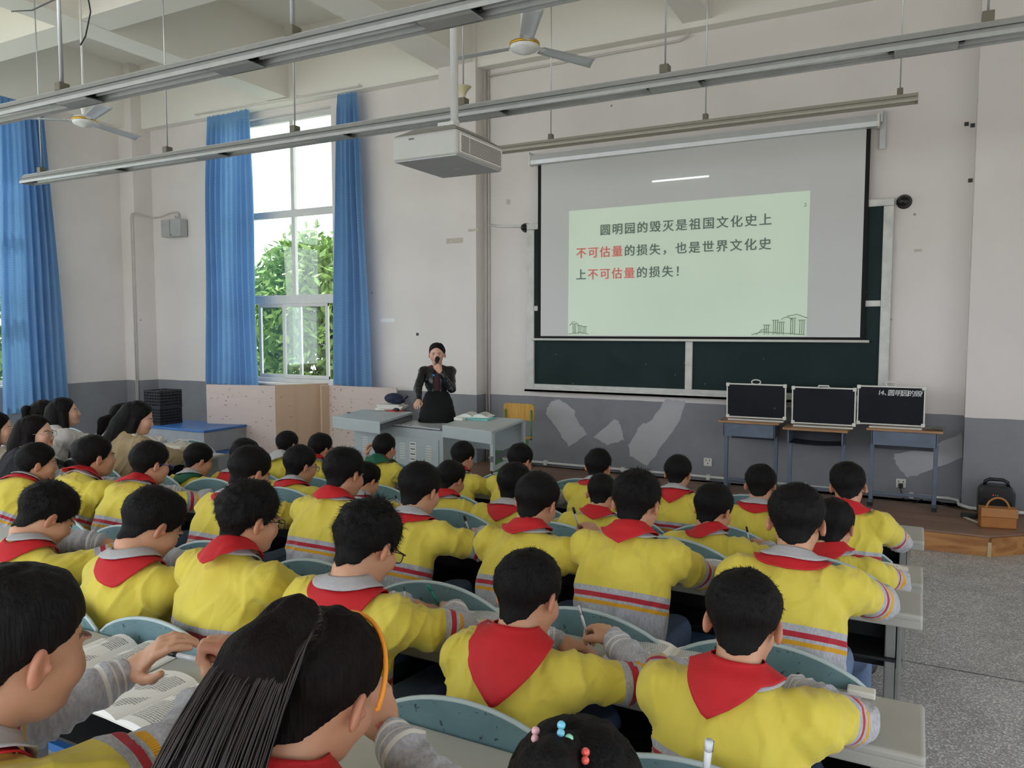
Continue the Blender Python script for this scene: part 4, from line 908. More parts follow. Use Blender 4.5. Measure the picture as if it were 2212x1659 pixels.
# school chair behind the desk: yellow wood back, green steel frame
M['yellow_wood'] = wood('yellow ply', srgb(204, 152, 62), srgb(222, 176, 88), 3, 2, 0.4, bands=5)
M['green_steel'] = mat('green painted steel', srgb(96, 150, 96), 0.45, 0.1, 0.08)
ch = empty('school_chair', (-4.1, 7.78, ZP), 0, 'wooden-backed school chair with green steel frame behind the teacher desk', 'chair')
MB().prism([(x, 0.16, z) for x, z in [(a, b + .62) for a, b in rrect(0.40, 0.20, 0.05)]], (0, 0.014, 0)).build('backrest', M['yellow_wood'], ch, bevel=.003)
MB().bx(-.19, .19, -.2, .17, .425, .44).build('seat', M['yellow_wood'], ch, bevel=.004)
for s_ in (-1, 1):
    MB().tube([(s_ * .17, .15, .75), (s_ * .17, .15, .40)], .012, 8).build('back_post', M['green_steel'], ch)
    MB().bx(s_ * .17 - .025, s_ * .17 + .025, -.03, .03, .02, .43).build('leg', M['green_steel'], ch)
    MB().bx(s_ * .17 - .02, s_ * .17 + .02, -.2, .2, 0, .03).build('foot', M['green_steel'], ch)

# --- wooden boards, crates, cabinets on the left ---------------------------------
M['chip'] = wood('pinkish veneer board', srgb(196, 176, 168), srgb(206, 188, 180), 1.2, 0, 0.5, bands=2)
M['chip_tan'] = wood('tan board edge side', srgb(196, 164, 134), srgb(208, 178, 150), 1.5, 2, 0.5, bands=2)
M['chipmark'] = mat('glue scar', srgb(150, 120, 84), 0.8, 0, 0.3, 40)
def board(name, a, b, z0, z1, th, label, mt, marks=0, seed=0, wide=True):
    a = Vector((a[0], a[1], 0)); b = Vector((b[0], b[1], 0)); d = (b - a); L = d.length; rz = math.atan2(d.y, d.x)
    o = MB().bx(0, L, 0, th, 0, z1 - z0).build(name, mt, bevel=0.003); o.location = (a.x, a.y, z0); o.rotation_euler = (0, 0, rz); tag(o, label, 'board')
    rnd = random.Random(seed); m = MB()
    for k in range(marks):
        x, z = rnd.uniform(.05, L - .05), rnd.uniform(.2 if wide else .1, (z1 - z0) - .05); w_ = rnd.uniform(.012, .04)
        if seed == 2 and rnd.random() < .6: x = rnd.gauss(L * .3, L * .15); z = rnd.gauss((z1 - z0) * .65, .15); x = min(max(x, .05), L - .05); z = min(max(z, .1), z1 - z0 - .05)
        q = rnd.choice([0.0, 0.8, -.8, .2]) ; m.box((x, -0.0005, z), (w_, 0.002, rnd.uniform(.004, .012)), (0, q, 0))
    if marks: m.build('glue_marks', M['chipmark'], o)['kind'] = 'stuff'
    return o
b1 = ony(445, 832, 7.35); b2 = ony(586, 834, 7.55)
board('wooden_board', (b1.x, 7.35), (b2.x, 7.62), 0, 1.10, .03, 'large pinkish board standing upright, the leftmost of the boards', M['chip'], 46, 1)
board('wooden_board', (b2.x + .012, 7.62), (b2.x + .40, 8.22), 0, 1.11, .02, 'tan board folded back from the edge of the pinkish one', M['chip_tan'], 8, 3)
board('wooden_board', (b2.x + .45, 8.02), (b2.x + .60, 8.36), 0, 1.09, .03, 'narrow brown board leaning between the tan and the scarred one', M['chip_tan'], 0, 3)
b3 = ony(655, 840, 8.1)
board('wooden_board', (b3.x + .02, 8.12), (-6.0, 8.14), 0, 1.09, .025, 'wide scarred board under the window behind the teacher desk', M['chip'], 120, 2)
M['crate'] = mat('black crate plastic', srgb(26, 27, 31), 0.5)
M['cab_grey'] = mat('grey cabinet', srgb(150, 154, 160), 0.45)
M['cab_blue'] = mat('blue plastic lid', srgb(58, 110, 176), 0.4)
Yc = 6.9
a = ony(312, 915, Yc); b = ony(394, 915, Yc); zt_ = ony(350, 845, Yc).z; zb_ = ony(350, 916, Yc).z
cz = zb_ - 0.02
def crate(x0, x1, y0, y1, z0, z1, label):
    rt = empty('crate', ((x0 + x1) / 2, (y0 + y1) / 2, z0), 0, label, 'crate', 'stacked black crates'); W, D, H_ = (x1 - x0) / 2, (y1 - y0) / 2, z1 - z0
    MB().bx(-W, W, -D, D, 0, .01).build('crate_floor', M['crate'], rt)
    for k in range(6):
        z = .012 + (H_ - .03) * k / 5; m = MB()
        m.bx(-W, W, -D, -D + .008, z, z + .018).bx(-W, W, D - .008, D, z, z + .018).bx(-W, -W + .008, -D, D, z, z + .018).bx(W - .008, W, -D, D, z, z + .018); m.build('slat_ring', M['crate'], rt)
    m = MB()
    for i in range(7):
        x = -W + .006 + (2 * W - .012) * i / 6; m.bx(x - .005, x + .005, -D + .002, -D + .010, 0, H_).bx(x - .005, x + .005, D - .010, D - .002, 0, H_)
        y = -D + .006 + (2 * D - .012) * i / 6; m.bx(-W + .002, -W + .010, y - .005, y + .005, 0, H_).bx(W - .010, W - .002, y - .005, y + .005, 0, H_)
    m.build('crate_ribs', M['crate'], rt)
    MB().bx(-W + .01, W - .01, -D + .012, D - .01, .01, H_ * .9).build('dark_contents', M['matte_black'], rt)
hh = (zt_ - cz) / 2
crate(a.x, a.x + .33, Yc, Yc + .35, cz, cz + hh - .004, 'lower black plastic crate in the left corner')
crate(a.x + .006, a.x + .336, Yc, Yc + .35, cz + hh - .003, zt_, 'upper black plastic crate in the left corner')
def cabinet(x0, x1, y0, y1, z0, z1, label, lid=True):
    rt = empty('storage_box', ((x0 + x1) / 2, (y0 + y1) / 2, z0), 0, label, 'storage box', 'grey storage boxes with blue lids'); W, D = (x1 - x0) / 2, (y1 - y0) / 2
    MB().bx(-W, W, -D, D, 0, z1 - z0 - .03).build('box_body', M['cab_grey'], rt, bevel=.006)
    MB().bx(-W - .012, W + .012, -D - .012, D + .012, z1 - z0 - .03, z1 - z0).build('lid', M['cab_blue'], rt, bevel=.006)
xr = ony(440, 925, Yc - .1).x
cabinet(a.x - .12, xr, Yc - .10, Yc + .6, cz - .30, cz, 'upper grey box with blue lid under the black crates')
cabinet(a.x - .02, xr + .05, Yc - .16, Yc + .6, .0, cz - .302, 'lower grey box with blue lid, at the bottom in the left corner')

# --- bench rows ---------------------------------------------------------------------
def teal_mat():
    m, nt, b = _nt('teal painted backrest'); tc = N(nt, 'ShaderNodeTexCoord')
    n = N(nt, 'ShaderNodeTexNoise', i_Scale=9.0, i_Detail=6.0); nt.links.new(tc.outputs['Object'], n.inputs[0]); c = ramp(nt, n.outputs[0], [(0.3, srgb(88, 118, 124)), (0.7, srgb(108, 140, 144))])
    n2 = N(nt, 'ShaderNodeTexNoise', i_Scale=38.0, i_Detail=3.0, i_Roughness=.7); nt.links.new(tc.outputs['Object'], n2.inputs[0]); r = ramp(nt, n2.outputs[0], [(0.62, (0, 0, 0, 1)), (0.66, (1, 1, 1, 1))])
    c2 = mixc(nt, r.outputs[0], c.outputs[0], srgb(46, 66, 70)); nt.links.new(c2, b.inputs['Base Color']); b.inputs['Roughness'].default_value = .45; return m
M['teal'] = teal_mat(); M['teal_edge'] = mat('pale rubber edge', srgb(176, 192, 192), .45)
M['desktop'] = mat('grey cream desk top', srgb(176, 175, 166), .40, 0, .05, 5)
M['desk_steel'] = mat('scuffed bench steel', srgb(150, 150, 146), .42, .35, .12, 9)
M['seat'] = mat('grey seat', srgb(128, 126, 120), .5, 0, .06); M['shelf_black'] = mat('black under-desk shelf', srgb(26, 26, 28), .6)
M['foot_blue'] = mat('blue foot board', srgb(44, 104, 168), .45)
def arch(w_, hb_, ht, y, th):
    P = [(-w_ / 2, y, hb_), (w_ / 2, y, hb_)]; n = 16
    for i in range(n + 1):
        t = 1 - 2 * i / n; P.append((t * w_ / 2, y, ht * (1 - abs(t) ** 2.0) ** .85))
    return P
def bench_row(xr, pitch, n, yn, yf, h, label, foot=False, end_panel=True, xl_extra=0.0, group='rows of connected desks'):
    L = pitch * n; x0 = xr - L; rt = empty('bench_row', (x0, yn, 0), 0, label, 'desk', group); D = yf - yn
    MB().bx(-xl_extra, L + 0.12, 0, D, h - .028, h).build('desktop', M['desktop'], rt, bevel=.010, bseg=3)
    MB().bx(-xl_extra, L + 0.12, 0.002, 0.022, h - .055, h - .02).build('front_lip', M['desktop'], rt, bevel=.006)
    MB().bx(0, L + .04, 0.04, D - .02, h - .20, h - .19).bx(0, L + .04, D - .03, D - .02, h - .30, h - .03).build('book_shelf', M['shelf_black'], rt)
    me_b = None; me_t = None; me_s = None
    for k in range(n):
        x = L - pitch * (k + .5)
        if me_b is None:
            me_b = MB().prism(arch(pitch - .03, -.30, .082, 0, .014), (0, .014, 0)).mesh('backrest', .002)
            A = arch(pitch - .03, -.30, .082, .007, .014); me_t = MB().tube([A[1]] + A[2:] + [A[0]], .0075, 6).mesh('edge_trim')
            me_s = MB().bx(-.20, .20, 0, .33, -.02, .012).mesh('seat', .012)
            me_b.materials.append(M['teal']); me_t.materials.append(M['teal_edge']); me_s.materials.append(M['seat'])
        b_ = link_mesh('backrest', me_b, None, rt); b_.location = (x, D + .004, h)
        t_ = link_mesh('edge_trim', me_t, None, b_)
        s_ = link_mesh('seat', me_s, None, rt); s_.location = (x, D + .05, h - .31)
    for k in range(0, n + 1, 1):
        x = min(L - pitch * k + .02, L + .03)
        if k % 2 and k != n: continue
        MB().bx(x - .018, x + .018, .06, .10, .03, h - .03).build('leg', M['desk_steel'], rt, bevel=.005)
        MB().bx(x - .018, x + .018, D - .05, D - .01, .03, h - .03).build('leg', M['desk_steel'], rt, bevel=.005)
        MB().bx(x - .025, x + .025, .02, D + .05, .0, .03).build('foot', M['desk_steel'], rt, bevel=.004)
        MB().bx(x - .012, x + .012, D, D + .30, h - .36, h - .33).build('seat_bracket', M['desk_steel'], rt)
    if end_panel: MB().bx(L + .05, L + .056, .05, D - .02, h - .42, h - .03).build('end_panel', M['desk_steel'], rt)
    if foot: MB().bx(.0, L - .05, D + .08, D + .30, .30, .33).build('foot_board', M['foot_blue'], rt)
    return rt
PX = 0.568
bench_row(-0.05, PX, 8, 4.60, 4.94, .72, 'connected desk row nearest the stage, in front of the first pupils')
bench_row(-0.06, PX, 8, 3.81, 4.10, .72, 'second connected desk row from the stage')
bench_row(-0.07, PX, 9, 2.96, 3.23, .86, 'third connected desk row from the stage, in the middle of the class')
bench_row(-0.07, PX, 7, 1.96, 2.25, .86, 'second nearest connected desk row, with pen caps lying on it', True)
bench_row(-0.09, PX, 6, 1.25, 1.54, .86, 'nearest connected desk row at the bottom of the picture', True)
bench_row(-5.20, .568, 5, 4.16, 4.50, .82, 'desk row of the left block with the cream handbag on it', group='desk rows of the left block')
bench_row(-5.34, .568, 5, 3.36, 3.63, .80, 'desk row of the left block behind the woman in the trench coat', group='desk rows of the left block')
# ================================================================ PEOPLE: one continuous surface per body, grown from a distance field
def V3(*a): return np.array(a, float)
class Field:
    """dense signed-distance grid; every primitive only touches its own box"""
    def __init__(s, lo, hi, h):
        s.h = h; s.lo = np.array(lo, float); n = np.ceil((np.array(hi) - s.lo) / h).astype(int) + 1; s.n = n
        s.ax = [s.lo[i] + h * np.arange(n[i]) for i in range(3)]
        s.d = np.full(n, 0.3, np.float32)
    def sub(s, lo, hi):
        a = np.clip(np.floor((np.array(lo) - s.lo) / s.h).astype(int), 0, s.n); b = np.clip(np.ceil((np.array(hi) - s.lo) / s.h).astype(int) + 1, 0, s.n)
        if np.any(b <= a): return None
        sl = tuple(slice(a[i], b[i]) for i in range(3))
        return sl, s.ax[0][sl[0]][:, None, None], s.ax[1][sl[1]][None, :, None], s.ax[2][sl[2]][None, None, :]
    def _mix(s, sl, v, k, mode='add'):
        o = s.d[sl]; v = v.astype(np.float32)
        if mode == 'add':
            if k <= 0: s.d[sl] = np.minimum(o, v); return
            hh = np.clip(0.5 + 0.5 * (o - v) / k, 0, 1); s.d[sl] = o * (1 - hh) + v * hh - k * hh * (1 - hh)
        else:   # carve v away
            v = -v; hh = np.clip(0.5 - 0.5 * (o - v) / k, 0, 1); s.d[sl] = o * (1 - hh) + v * hh + k * hh * (1 - hh)
    def cone(s, a, b, ra, rb=None, k=0.02, mode='add', flat=None):
        a, b = np.array(a, float), np.array(b, float); rb = ra if rb is None else rb; m = max(ra, rb) + k + 3 * s.h
        q = s.sub(np.minimum(a, b) - m, np.maximum(a, b) + m)
        if q is None: return
        sl, X, Y, Z = q; ab = b - a; L2 = max(ab @ ab, 1e-9)
        px, py, pz = X - a[0], Y - a[1], Z - a[2]
        t = np.clip((px * ab[0] + py * ab[1] + pz * ab[2]) / L2, 0, 1)
        v = np.sqrt((px - ab[0] * t) ** 2 + (py - ab[1] * t) ** 2 + (pz - ab[2] * t) ** 2) - (ra + (rb - ra) * t)
        s._mix(sl, v, k, mode)
    def ell(s, c, r, R=None, k=0.02, mode='add'):
        c, r = np.array(c, float), np.array(r, float); R = np.eye(3) if R is None else R
        ext = np.sqrt(((R * r[None, :]) ** 2).sum(1)) + k + 3 * s.h
        q = s.sub(c - ext, c + ext)
        if q is None: return
        sl, X, Y, Z = q; px, py, pz = X - c[0], Y - c[1], Z - c[2]
        u = [(R[0, i] * px + R[1, i] * py + R[2, i] * pz) for i in range(3)]
        k0 = np.sqrt((u[0] / r[0]) ** 2 + (u[1] / r[1]) ** 2 + (u[2] / r[2]) ** 2)
        k1 = np.sqrt((u[0] / r[0] ** 2) ** 2 + (u[1] / r[1] ** 2) ** 2 + (u[2] / r[2] ** 2) ** 2)
        s._mix(sl, k0 * (k0 - 1) / np.maximum(k1, 1e-6), k, mode)
    def plane(s, p, n, k=0.006):          # keep the side the normal points away from
        n = np.array(n, float); n /= np.linalg.norm(n); p = np.array(p, float)
        v = (s.ax[0][:, None, None] - p[0]) * n[0] + (s.ax[1][None, :, None] - p[1]) * n[1] + (s.ax[2][None, None, :] - p[2]) * n[2]
        s.d = np.maximum(s.d, v.astype(np.float32))
    def sample(s, P):
        q = (P - s.lo) / s.h; q = np.clip(q, 0, s.n - 1.001); i = q.astype(int); f = q - i; d = s.d; out = 0
        for dx in (0, 1):
            for dy in (0, 1):
                for dz in (0, 1):
                    w_ = (f[:, 0] if dx else 1 - f[:, 0]) * (f[:, 1] if dy else 1 - f[:, 1]) * (f[:, 2] if dz else 1 - f[:, 2])
                    out = out + w_ * d[i[:, 0] + dx, i[:, 1] + dy, i[:, 2] + dz]
        return out
    def grad(s, P):
        e = s.h; g = np.stack([s.sample(P + np.eye(3)[i] * e) - s.sample(P - np.eye(3)[i] * e) for i in range(3)], 1)
        return g / np.maximum(np.linalg.norm(g, axis=1), 1e-9)[:, None]
    def surface(s):
        d = s.d; d[0] = d[-1] = 1; d[:, 0] = d[:, -1] = 1; d[:, :, 0] = d[:, :, -1] = 1
        I = d < 0; n = s.n
        c = np.zeros(n - 1, np.uint8)
        for dx in (0, 1):
            for dy in (0, 1):
                for dz in (0, 1): c += I[dx:n[0] - 1 + dx, dy:n[1] - 1 + dy, dz:n[2] - 1 + dz]
        act = np.argwhere((c > 0) & (c < 8)); del c
        if len(act) == 0: return np.zeros((0, 3)), np.zeros((0, 4), int)
        idx = np.full(n - 1, -1, np.int32); idx[act[:, 0], act[:, 1], act[:, 2]] = np.arange(len(act))
        C = {}
        for dx in (0, 1):
            for dy in (0, 1):
                for dz in (0, 1): C[dx, dy, dz] = d[act[:, 0] + dx, act[:, 1] + dy, act[:, 2] + dz].astype(float)
        acc = np.zeros((len(act), 3)); cnt = np.zeros(len(act))
        ks = list(C)
        for a in ks:
            for ax in range(3):
                if a[ax]: continue
                b = list(a); b[ax] = 1; va, vb = C[a], C[tuple(b)]; mk = (va < 0) != (vb < 0); t = np.where(mk, va / np.where(mk, va - vb, 1), 0)
                p = np.array(a, float)[None, :].repeat(len(act), 0); p[:, ax] += t; acc += p * mk[:, None]; cnt += mk
        Vt = s.lo + (act + acc / cnt[:, None]) * s.h
        F = []
        for ax in range(3):
            sl0 = [slice(None)] * 3; sl1 = [slice(None)] * 3; sl0[ax] = slice(0, -1); sl1[ax] = slice(1, None)
            a, b = I[tuple(sl0)], I[tuple(sl1)]; E = np.argwhere(a != b); sg = a[E[:, 0], E[:, 1], E[:, 2]]
            o1, o2 = (ax + 1) % 3, (ax + 2) % 3; ok = (E[:, o1] > 0) & (E[:, o2] > 0); E = E[ok]; sg = sg[ok]
            def cell(u, v_): q = E.copy(); q[:, o1] -= u; q[:, o2] -= v_; return idx[q[:, 0], q[:, 1], q[:, 2]]
            Q = np.stack([cell(1, 1), cell(0, 1), cell(0, 0), cell(1, 0)], 1); Q[~sg] = Q[~sg][:, ::-1]; F.append(Q)
        return Vt, np.concatenate(F)
def np_mesh(name, V_, F_, mats, attrs=None, smooth=True, parent=None, mi=None):
    me = bpy.data.meshes.new(name); k = F_.shape[1]
    me.vertices.add(len(V_)); me.vertices.foreach_set('co', V_.astype(np.float32).ravel())
    me.loops.add(len(F_) * k); me.loops.foreach_set('vertex_index', F_.astype(np.int32).ravel())
    me.polygons.add(len(F_)); me.polygons.foreach_set('loop_start', np.arange(len(F_), dtype=np.int32) * k); me.polygons.foreach_set('loop_total', np.full(len(F_), k, np.int32))
    if smooth: me.polygons.foreach_set('use_smooth', np.ones(len(F_), bool))
    if mi is not None: me.polygons.foreach_set('material_index', mi.astype(np.int32))
    me.update(calc_edges=True)
    for a, v in (attrs or {}).items():
        at = me.attributes.new(a, 'FLOAT', 'POINT'); at.data.foreach_set('value', v.astype(np.float32))
    return link_mesh(name, me, mats, parent)
_rng = np.random.default_rng(11); _L = _rng.random((32, 32, 32)).astype(np.float32)
def vnoise(P):
    i = np.floor(P).astype(int); f = P - i; f = f * f * (3 - 2 * f); out = 0
    for dx in (0, 1):
        for dy in (0, 1):
            for dz in (0, 1):
                w_ = (f[:, 0] if dx else 1 - f[:, 0]) * (f[:, 1] if dy else 1 - f[:, 1]) * (f[:, 2] if dz else 1 - f[:, 2])
                out = out + w_ * _L[(i[:, 0] + dx) % 32, (i[:, 1] + dy) % 32, (i[:, 2] + dz) % 32]
    return out
def Rm(rx=0, ry=0, rz=0):
    return np.array(Euler((math.radians(rx), math.radians(ry), math.radians(rz)), 'XYZ').to_matrix())
def unit(v): v = np.array(v, float); return v / max(np.linalg.norm(v), 1e-9)
def ik(a, b, l1, l2, pole):
    a, b = np.array(a, float), np.array(b, float); d = b - a; L = np.linalg.norm(d)
    if L > (l1 + l2) * .985: b = a + d / L * (l1 + l2) * .985; d = b - a; L = np.linalg.norm(d)
    x = (l1 * l1 - l2 * l2 + L * L) / (2 * L); h = math.sqrt(max(l1 * l1 - x * x, 0)); u = d / L
    p = np.array(pole, float); p = unit(p - (p @ u) * u); return a + u * x + p * h, b

# materials for people -----------------------------------------------------------
def skin_mat(name, base, blush):
    m, nt, b = _nt(name)
    a = N(nt, 'ShaderNodeAttribute'); a.attribute_name = 'tint'
    tc = N(nt, 'ShaderNodeTexCoord'); n = N(nt, 'ShaderNodeTexNoise', i_Scale=18.0, i_Detail=3.0); nt.links.new(tc.outputs['Object'], n.inputs[0])
    c = mixc(nt, n.outputs[0], tuple(x * .93 for x in base[:3]) + (1,), tuple(min(1, x * 1.07) for x in base[:3]) + (1,))
    r1 = ramp(nt, a.outputs['Fac'], [(0.0, (0, 0, 0, 1)), (0.5, (1, 1, 1, 1))]); c1 = mixc(nt, r1.outputs[0], c, blush)
    a2 = N(nt, 'ShaderNodeAttribute'); a2.attribute_name = 'brow'; c2 = mixc(nt, a2.outputs['Fac'], c1, srgb(44, 32, 28))
    nt.links.new(c2, b.inputs['Base Color']); b.inputs['Roughness'].default_value = .48
    b.inputs['Subsurface Weight'].default_value = 0.12; b.inputs['Subsurface Radius'].default_value = (1.0, .35, .2); b.inputs['Subsurface Scale'].default_value = .008
    return m
M['skin'] = skin_mat('warm skin', srgb(201, 151, 120), srgb(184, 98, 76))
M['skin_fair'] = skin_mat('fair skin', srgb(218, 170, 144), srgb(190, 92, 84))
def jacket_mat():
    """school jacket: yellow yoke, grey / red / gold stripes, heather grey body; 'g' = distance below the shoulder"""
    m, nt, b = _nt('yellow and grey school jacket')
    a = N(nt, 'ShaderNodeAttribute'); a.attribute_name = 'g'; tc = N(nt, 'ShaderNodeTexCoord')
    hn = N(nt, 'ShaderNodeTexNoise', i_Scale=160.0, i_Detail=3.0); mp = N(nt, 'ShaderNodeMapping'); mp.inputs['Scale'].default_value = (1, 1, .35); nt.links.new(tc.outputs['Object'], mp.inputs[0]); nt.links.new(mp.outputs[0], hn.inputs[0])
    heather = ramp(nt, hn.outputs[0], [(0.3, srgb(158, 159, 166)), (0.7, srgb(188, 189, 194))])
    yn = N(nt, 'ShaderNodeTexNoise', i_Scale=7.0, i_Detail=3.0); nt.links.new(tc.outputs['Object'], yn.inputs[0])
    yel = ramp(nt, yn.outputs[0], [(0.25, srgb(212, 193, 70)), (0.75, srgb(224, 207, 84))])
    k = 1.0
    y, gr, rd, gd = (0, 0, 0, 1), (.25, .25, .25, 1), (.5, .5, .5, 1), (.75, .75, .75, 1)
    sel = ramp(nt, a.outputs['Fac'], [(0.0, y), (.240, gr), (.262, rd), (.282, gr), (.293, gd), (.310, gr), (.500, (1, 1, 1, 1)), (.507, gr), (.516, (1, 1, 1, 1)), (.523, gr), (.532, (1, 1, 1, 1)), (.539, gr)], 'CONSTANT')
    def eq(v):
        c_ = N(nt, 'ShaderNodeMath', operation='COMPARE'); c_.inputs[1].default_value = v; c_.inputs[2].default_value = .1; nt.links.new(sel.outputs[0], c_.inputs[0]); return c_.outputs[0]
    c = mixc(nt, eq(.25), yel.outputs[0], heather.outputs[0]); c = mixc(nt, eq(.5), c, srgb(176, 34, 50)); 
    wv = N(nt, 'ShaderNodeTexWave', i_Scale=90.0); nt.links.new(tc.outputs['Object'], wv.inputs[0]); gold = ramp(nt, wv.outputs[0], [(0, srgb(196, 138, 16)), (1, srgb(232, 178, 36))])
    c = mixc(nt, eq(.75), c, gold.outputs[0]); c = mixc(nt, eq(1.0), c, srgb(218, 214, 206))
    nt.links.new(c, b.inputs['Base Color']); b.inputs['Roughness'].default_value = .85; b.inputs['Sheen Weight'].default_value = .15
    n2 = N(nt, 'ShaderNodeTexNoise', i_Scale=260.0, i_Detail=2.0); nt.links.new(tc.outputs['Object'], n2.inputs[0]); bp = N(nt, 'ShaderNodeBump', i_Strength=.25, i_Distance=.0015); nt.links.new(n2.outputs[0], bp.inputs['Height'])
    n3 = N(nt, 'ShaderNodeTexNoise', i_Scale=8.0, i_Detail=1.0, i_Distortion=1.0); mp3 = N(nt, 'ShaderNodeMapping'); mp3.inputs['Scale'].default_value = (1.3, .8, .55); mp3.inputs['Rotation'].default_value = (.3, .5, .2); nt.links.new(tc.outputs['Object'], mp3.inputs[0]); nt.links.new(mp3.outputs[0], n3.inputs[0])
    rd = N(nt, 'ShaderNodeMath', operation='PINGPONG'); rd.inputs[1].default_value = .14; nt.links.new(n3.outputs[0], rd.inputs[0])
    bp3 = N(nt, 'ShaderNodeBump', i_Strength=.34, i_Distance=.05); nt.links.new(rd.outputs[0], bp3.inputs['Height']); nt.links.new(bp.outputs[0], bp3.inputs['Normal']); nt.links.new(bp3.outputs[0], b.inputs['Normal'])
    return m
M['jacket'] = jacket_mat()
M['hair'] = mat('black hair', srgb(19, 17, 17), .62, 0, .35, 1, spec=.14, bump=.9, bscale=1.0, stretch=(230, 230, 14))
M['hair_brown'] = mat('dark brown hair', srgb(22, 17, 17), .62, 0, .4, 1, spec=.08, bump=.7, bscale=1.0, stretch=(230, 230, 14))
M['scarf'] = mat('red cotton scarf', srgb(196, 26, 34), .7, 0, .06, 12, bump=.2, bscale=300)
M['scarf_green'] = mat('green cotton hood', srgb(20, 92, 66), .75, 0, .06, 12)
M['rib'] = mat('grey rib collar', srgb(182, 181, 184), .8, 0, .06, 120, bump=.4, bscale=400)
M['hood_grey'] = mat('pale grey hood', srgb(190, 190, 188), .85, 0, .06, 60)
M['trousers'] = mat('blue grey trousers', srgb(98, 118, 150), .8, 0, .1, 20)
M['shoe'] = mat('dark shoe', srgb(50, 46, 46), .5, 0, .1)
M['eye_white'] = mat('eye white', srgb(226, 222, 216), .25, 0, 0); M['iris'] = mat('dark iris', srgb(30, 20, 16), .15, 0, 0)
M['specs_black'] = mat('black spectacle frame', srgb(14, 14, 18), .3, 0, 0); M['specs_blue'] = mat('blue spectacle frame', srgb(30, 60, 140), .3, 0, 0); M['specs_gold'] = mat('thin metal spectacle frame', srgb(190, 180, 160), .25, .8, 0)
M['lens'] = glass_mat('spectacle lens', (.97, .99, 1, 1), .10)

# ---------------------------------------------------------------- a head in its own frame: +Y face, +Z up, origin mid-head
def head_field(F, T, s, jaw=1.0):
    c = lambda p: T[0] + T[1] @ (np.array(p, float) * s); R = T[1]; S3 = lambda *r: np.array(r) * s
    F.ell(c((0, -.014, .030)), S3(.072, .088, .076), R, 0)
    F.ell(c((0, .018, -.022)), S3(.060, .066, .074), R, .02 * s)
    F.ell(c((0, .034, -.068)), S3(.042 * jaw, .042, .034), R, .022 * s)
    F.cone(c((0, -.018, -.045)), c((0, -.034, -.085)), .048 * s, .042 * s, .02 * s)
    for sx in (-1, 1):
        F.ell(c((sx * .036, .052, -.026)), S3(.024, .024, .024), R, .02 * s)
        F.ell(c((sx * .024, .079, .0145)), S3(.015, .008, .005), R, .012 * s)
        F.ell(c((sx * .028, .090, -.001)), S3(.015, .011, .009), R, .008 * s, 'cut')
        Re = R @ Rm(0, 0, sx * 24) @ Rm(-12, 0, 0)
        F.ell(c((sx * .0765, -.009, -.008)), S3(.0085, .0165, .0285), Re, .006 * s)
        F.ell(c((sx * .0855, -.004, -.003)), S3(.0062, .0115, .0205), Re, .003 * s, 'cut')
        F.cone(c((sx * .078, -.012, .006)), c((sx * .079, -.011, -.016)), .0034 * s, .0034 * s, .004 * s)
        F.ell(c((sx * .077, .004, -.010)), S3(.006, .005, .007), Re, .004 * s)
    F.cone(c((0, .076, .006)), c((0, .0905, -.024)), .0062 * s, .0088 * s, .012 * s)
    for sx in (-1, 1): F.ell(c((sx * .0095, .0855, -.029)), S3(.0060, .007, .0055), R, .005 * s)
    F.ell(c((0, .079, -.046)), S3(.018, .008, .0045), R, .005 * s); F.ell(c((0, .078, -.055)), S3(.015, .008, .0055), R, .005 * s)
    F.ell(c((0, .083, -.0502)), S3(.016, .006, .0014), R, .002 * s, 'cut')
    F.ell(c((0, .066, -.080)), S3(.016, .014, .012), R, .012 * s)
def head_local(P, T, s): return ((P - T[0]) @ T[1]) / s
def head_tint(P, T, s):
    q = head_local(P, T, s); t = np.zeros(len(P))
    ear = (np.abs(q[:, 0]) > .068) & (np.abs(q[:, 1] + .008) < .03) & (np.abs(q[:, 2] + .008) < .035); t[ear] = .20
    lip = ((q[:, 0] / .021) ** 2 + ((q[:, 2] + .0505) / .0095) ** 2 < 1) & (q[:, 1] > .06); t[lip] = .62
    ck = np.exp(-(((np.abs(q[:, 0]) - .04) / .018) ** 2 + ((q[:, 2] + .028) / .016) ** 2)) * (q[:, 1] > .03); t = np.maximum(t, ck * .22)
    br = (np.abs((np.abs(q[:, 0]) - .028) / .016) < 1) & (np.abs(q[:, 2] - .0195 + 2.2 * (np.abs(q[:, 0]) - .026) ** 2) < .0040) & (q[:, 1] > .04)
    return t, br * .8
def eyes(T, s, parent):
    for sx in (-1, 1):
        m = MB(); R = Matrix([list(r) for r in T[1]]).to_4x4(); 
        def at_(p): return Vector(T[0] + T[1] @ (np.array(p) * s))
        Mx = Matrix.Translation(at_((sx * .0285, .0725, -.001))) @ R @ Matrix.Diagonal((s * .0125, s * .008, s * .0050, 1))
        m.cur = 0; m.sphere((0, 0, 0), 1, 14, 8, M=Mx)
        Mx = Matrix.Translation(at_((sx * .0285, .0782, -.001))) @ R @ Matrix.Diagonal((s * .0050, s * .0033, s * .0047, 1))
        m.cur = 1; m.sphere((0, 0, 0), 1, 12, 6, M=Mx)
        pts = [at_((sx * .0285 + .0145 * math.cos(a), .0768 - .004 * abs(math.cos(a)), .0003 + .0054 * math.sin(a))) for a in [math.pi * i / 8 for i in range(9)]]
        m.cur = 2; m.tube(pts, .0013 * s, 5)
        o = m.build('eye', [M['eye_white'], M['iris'], M['hair']], parent)
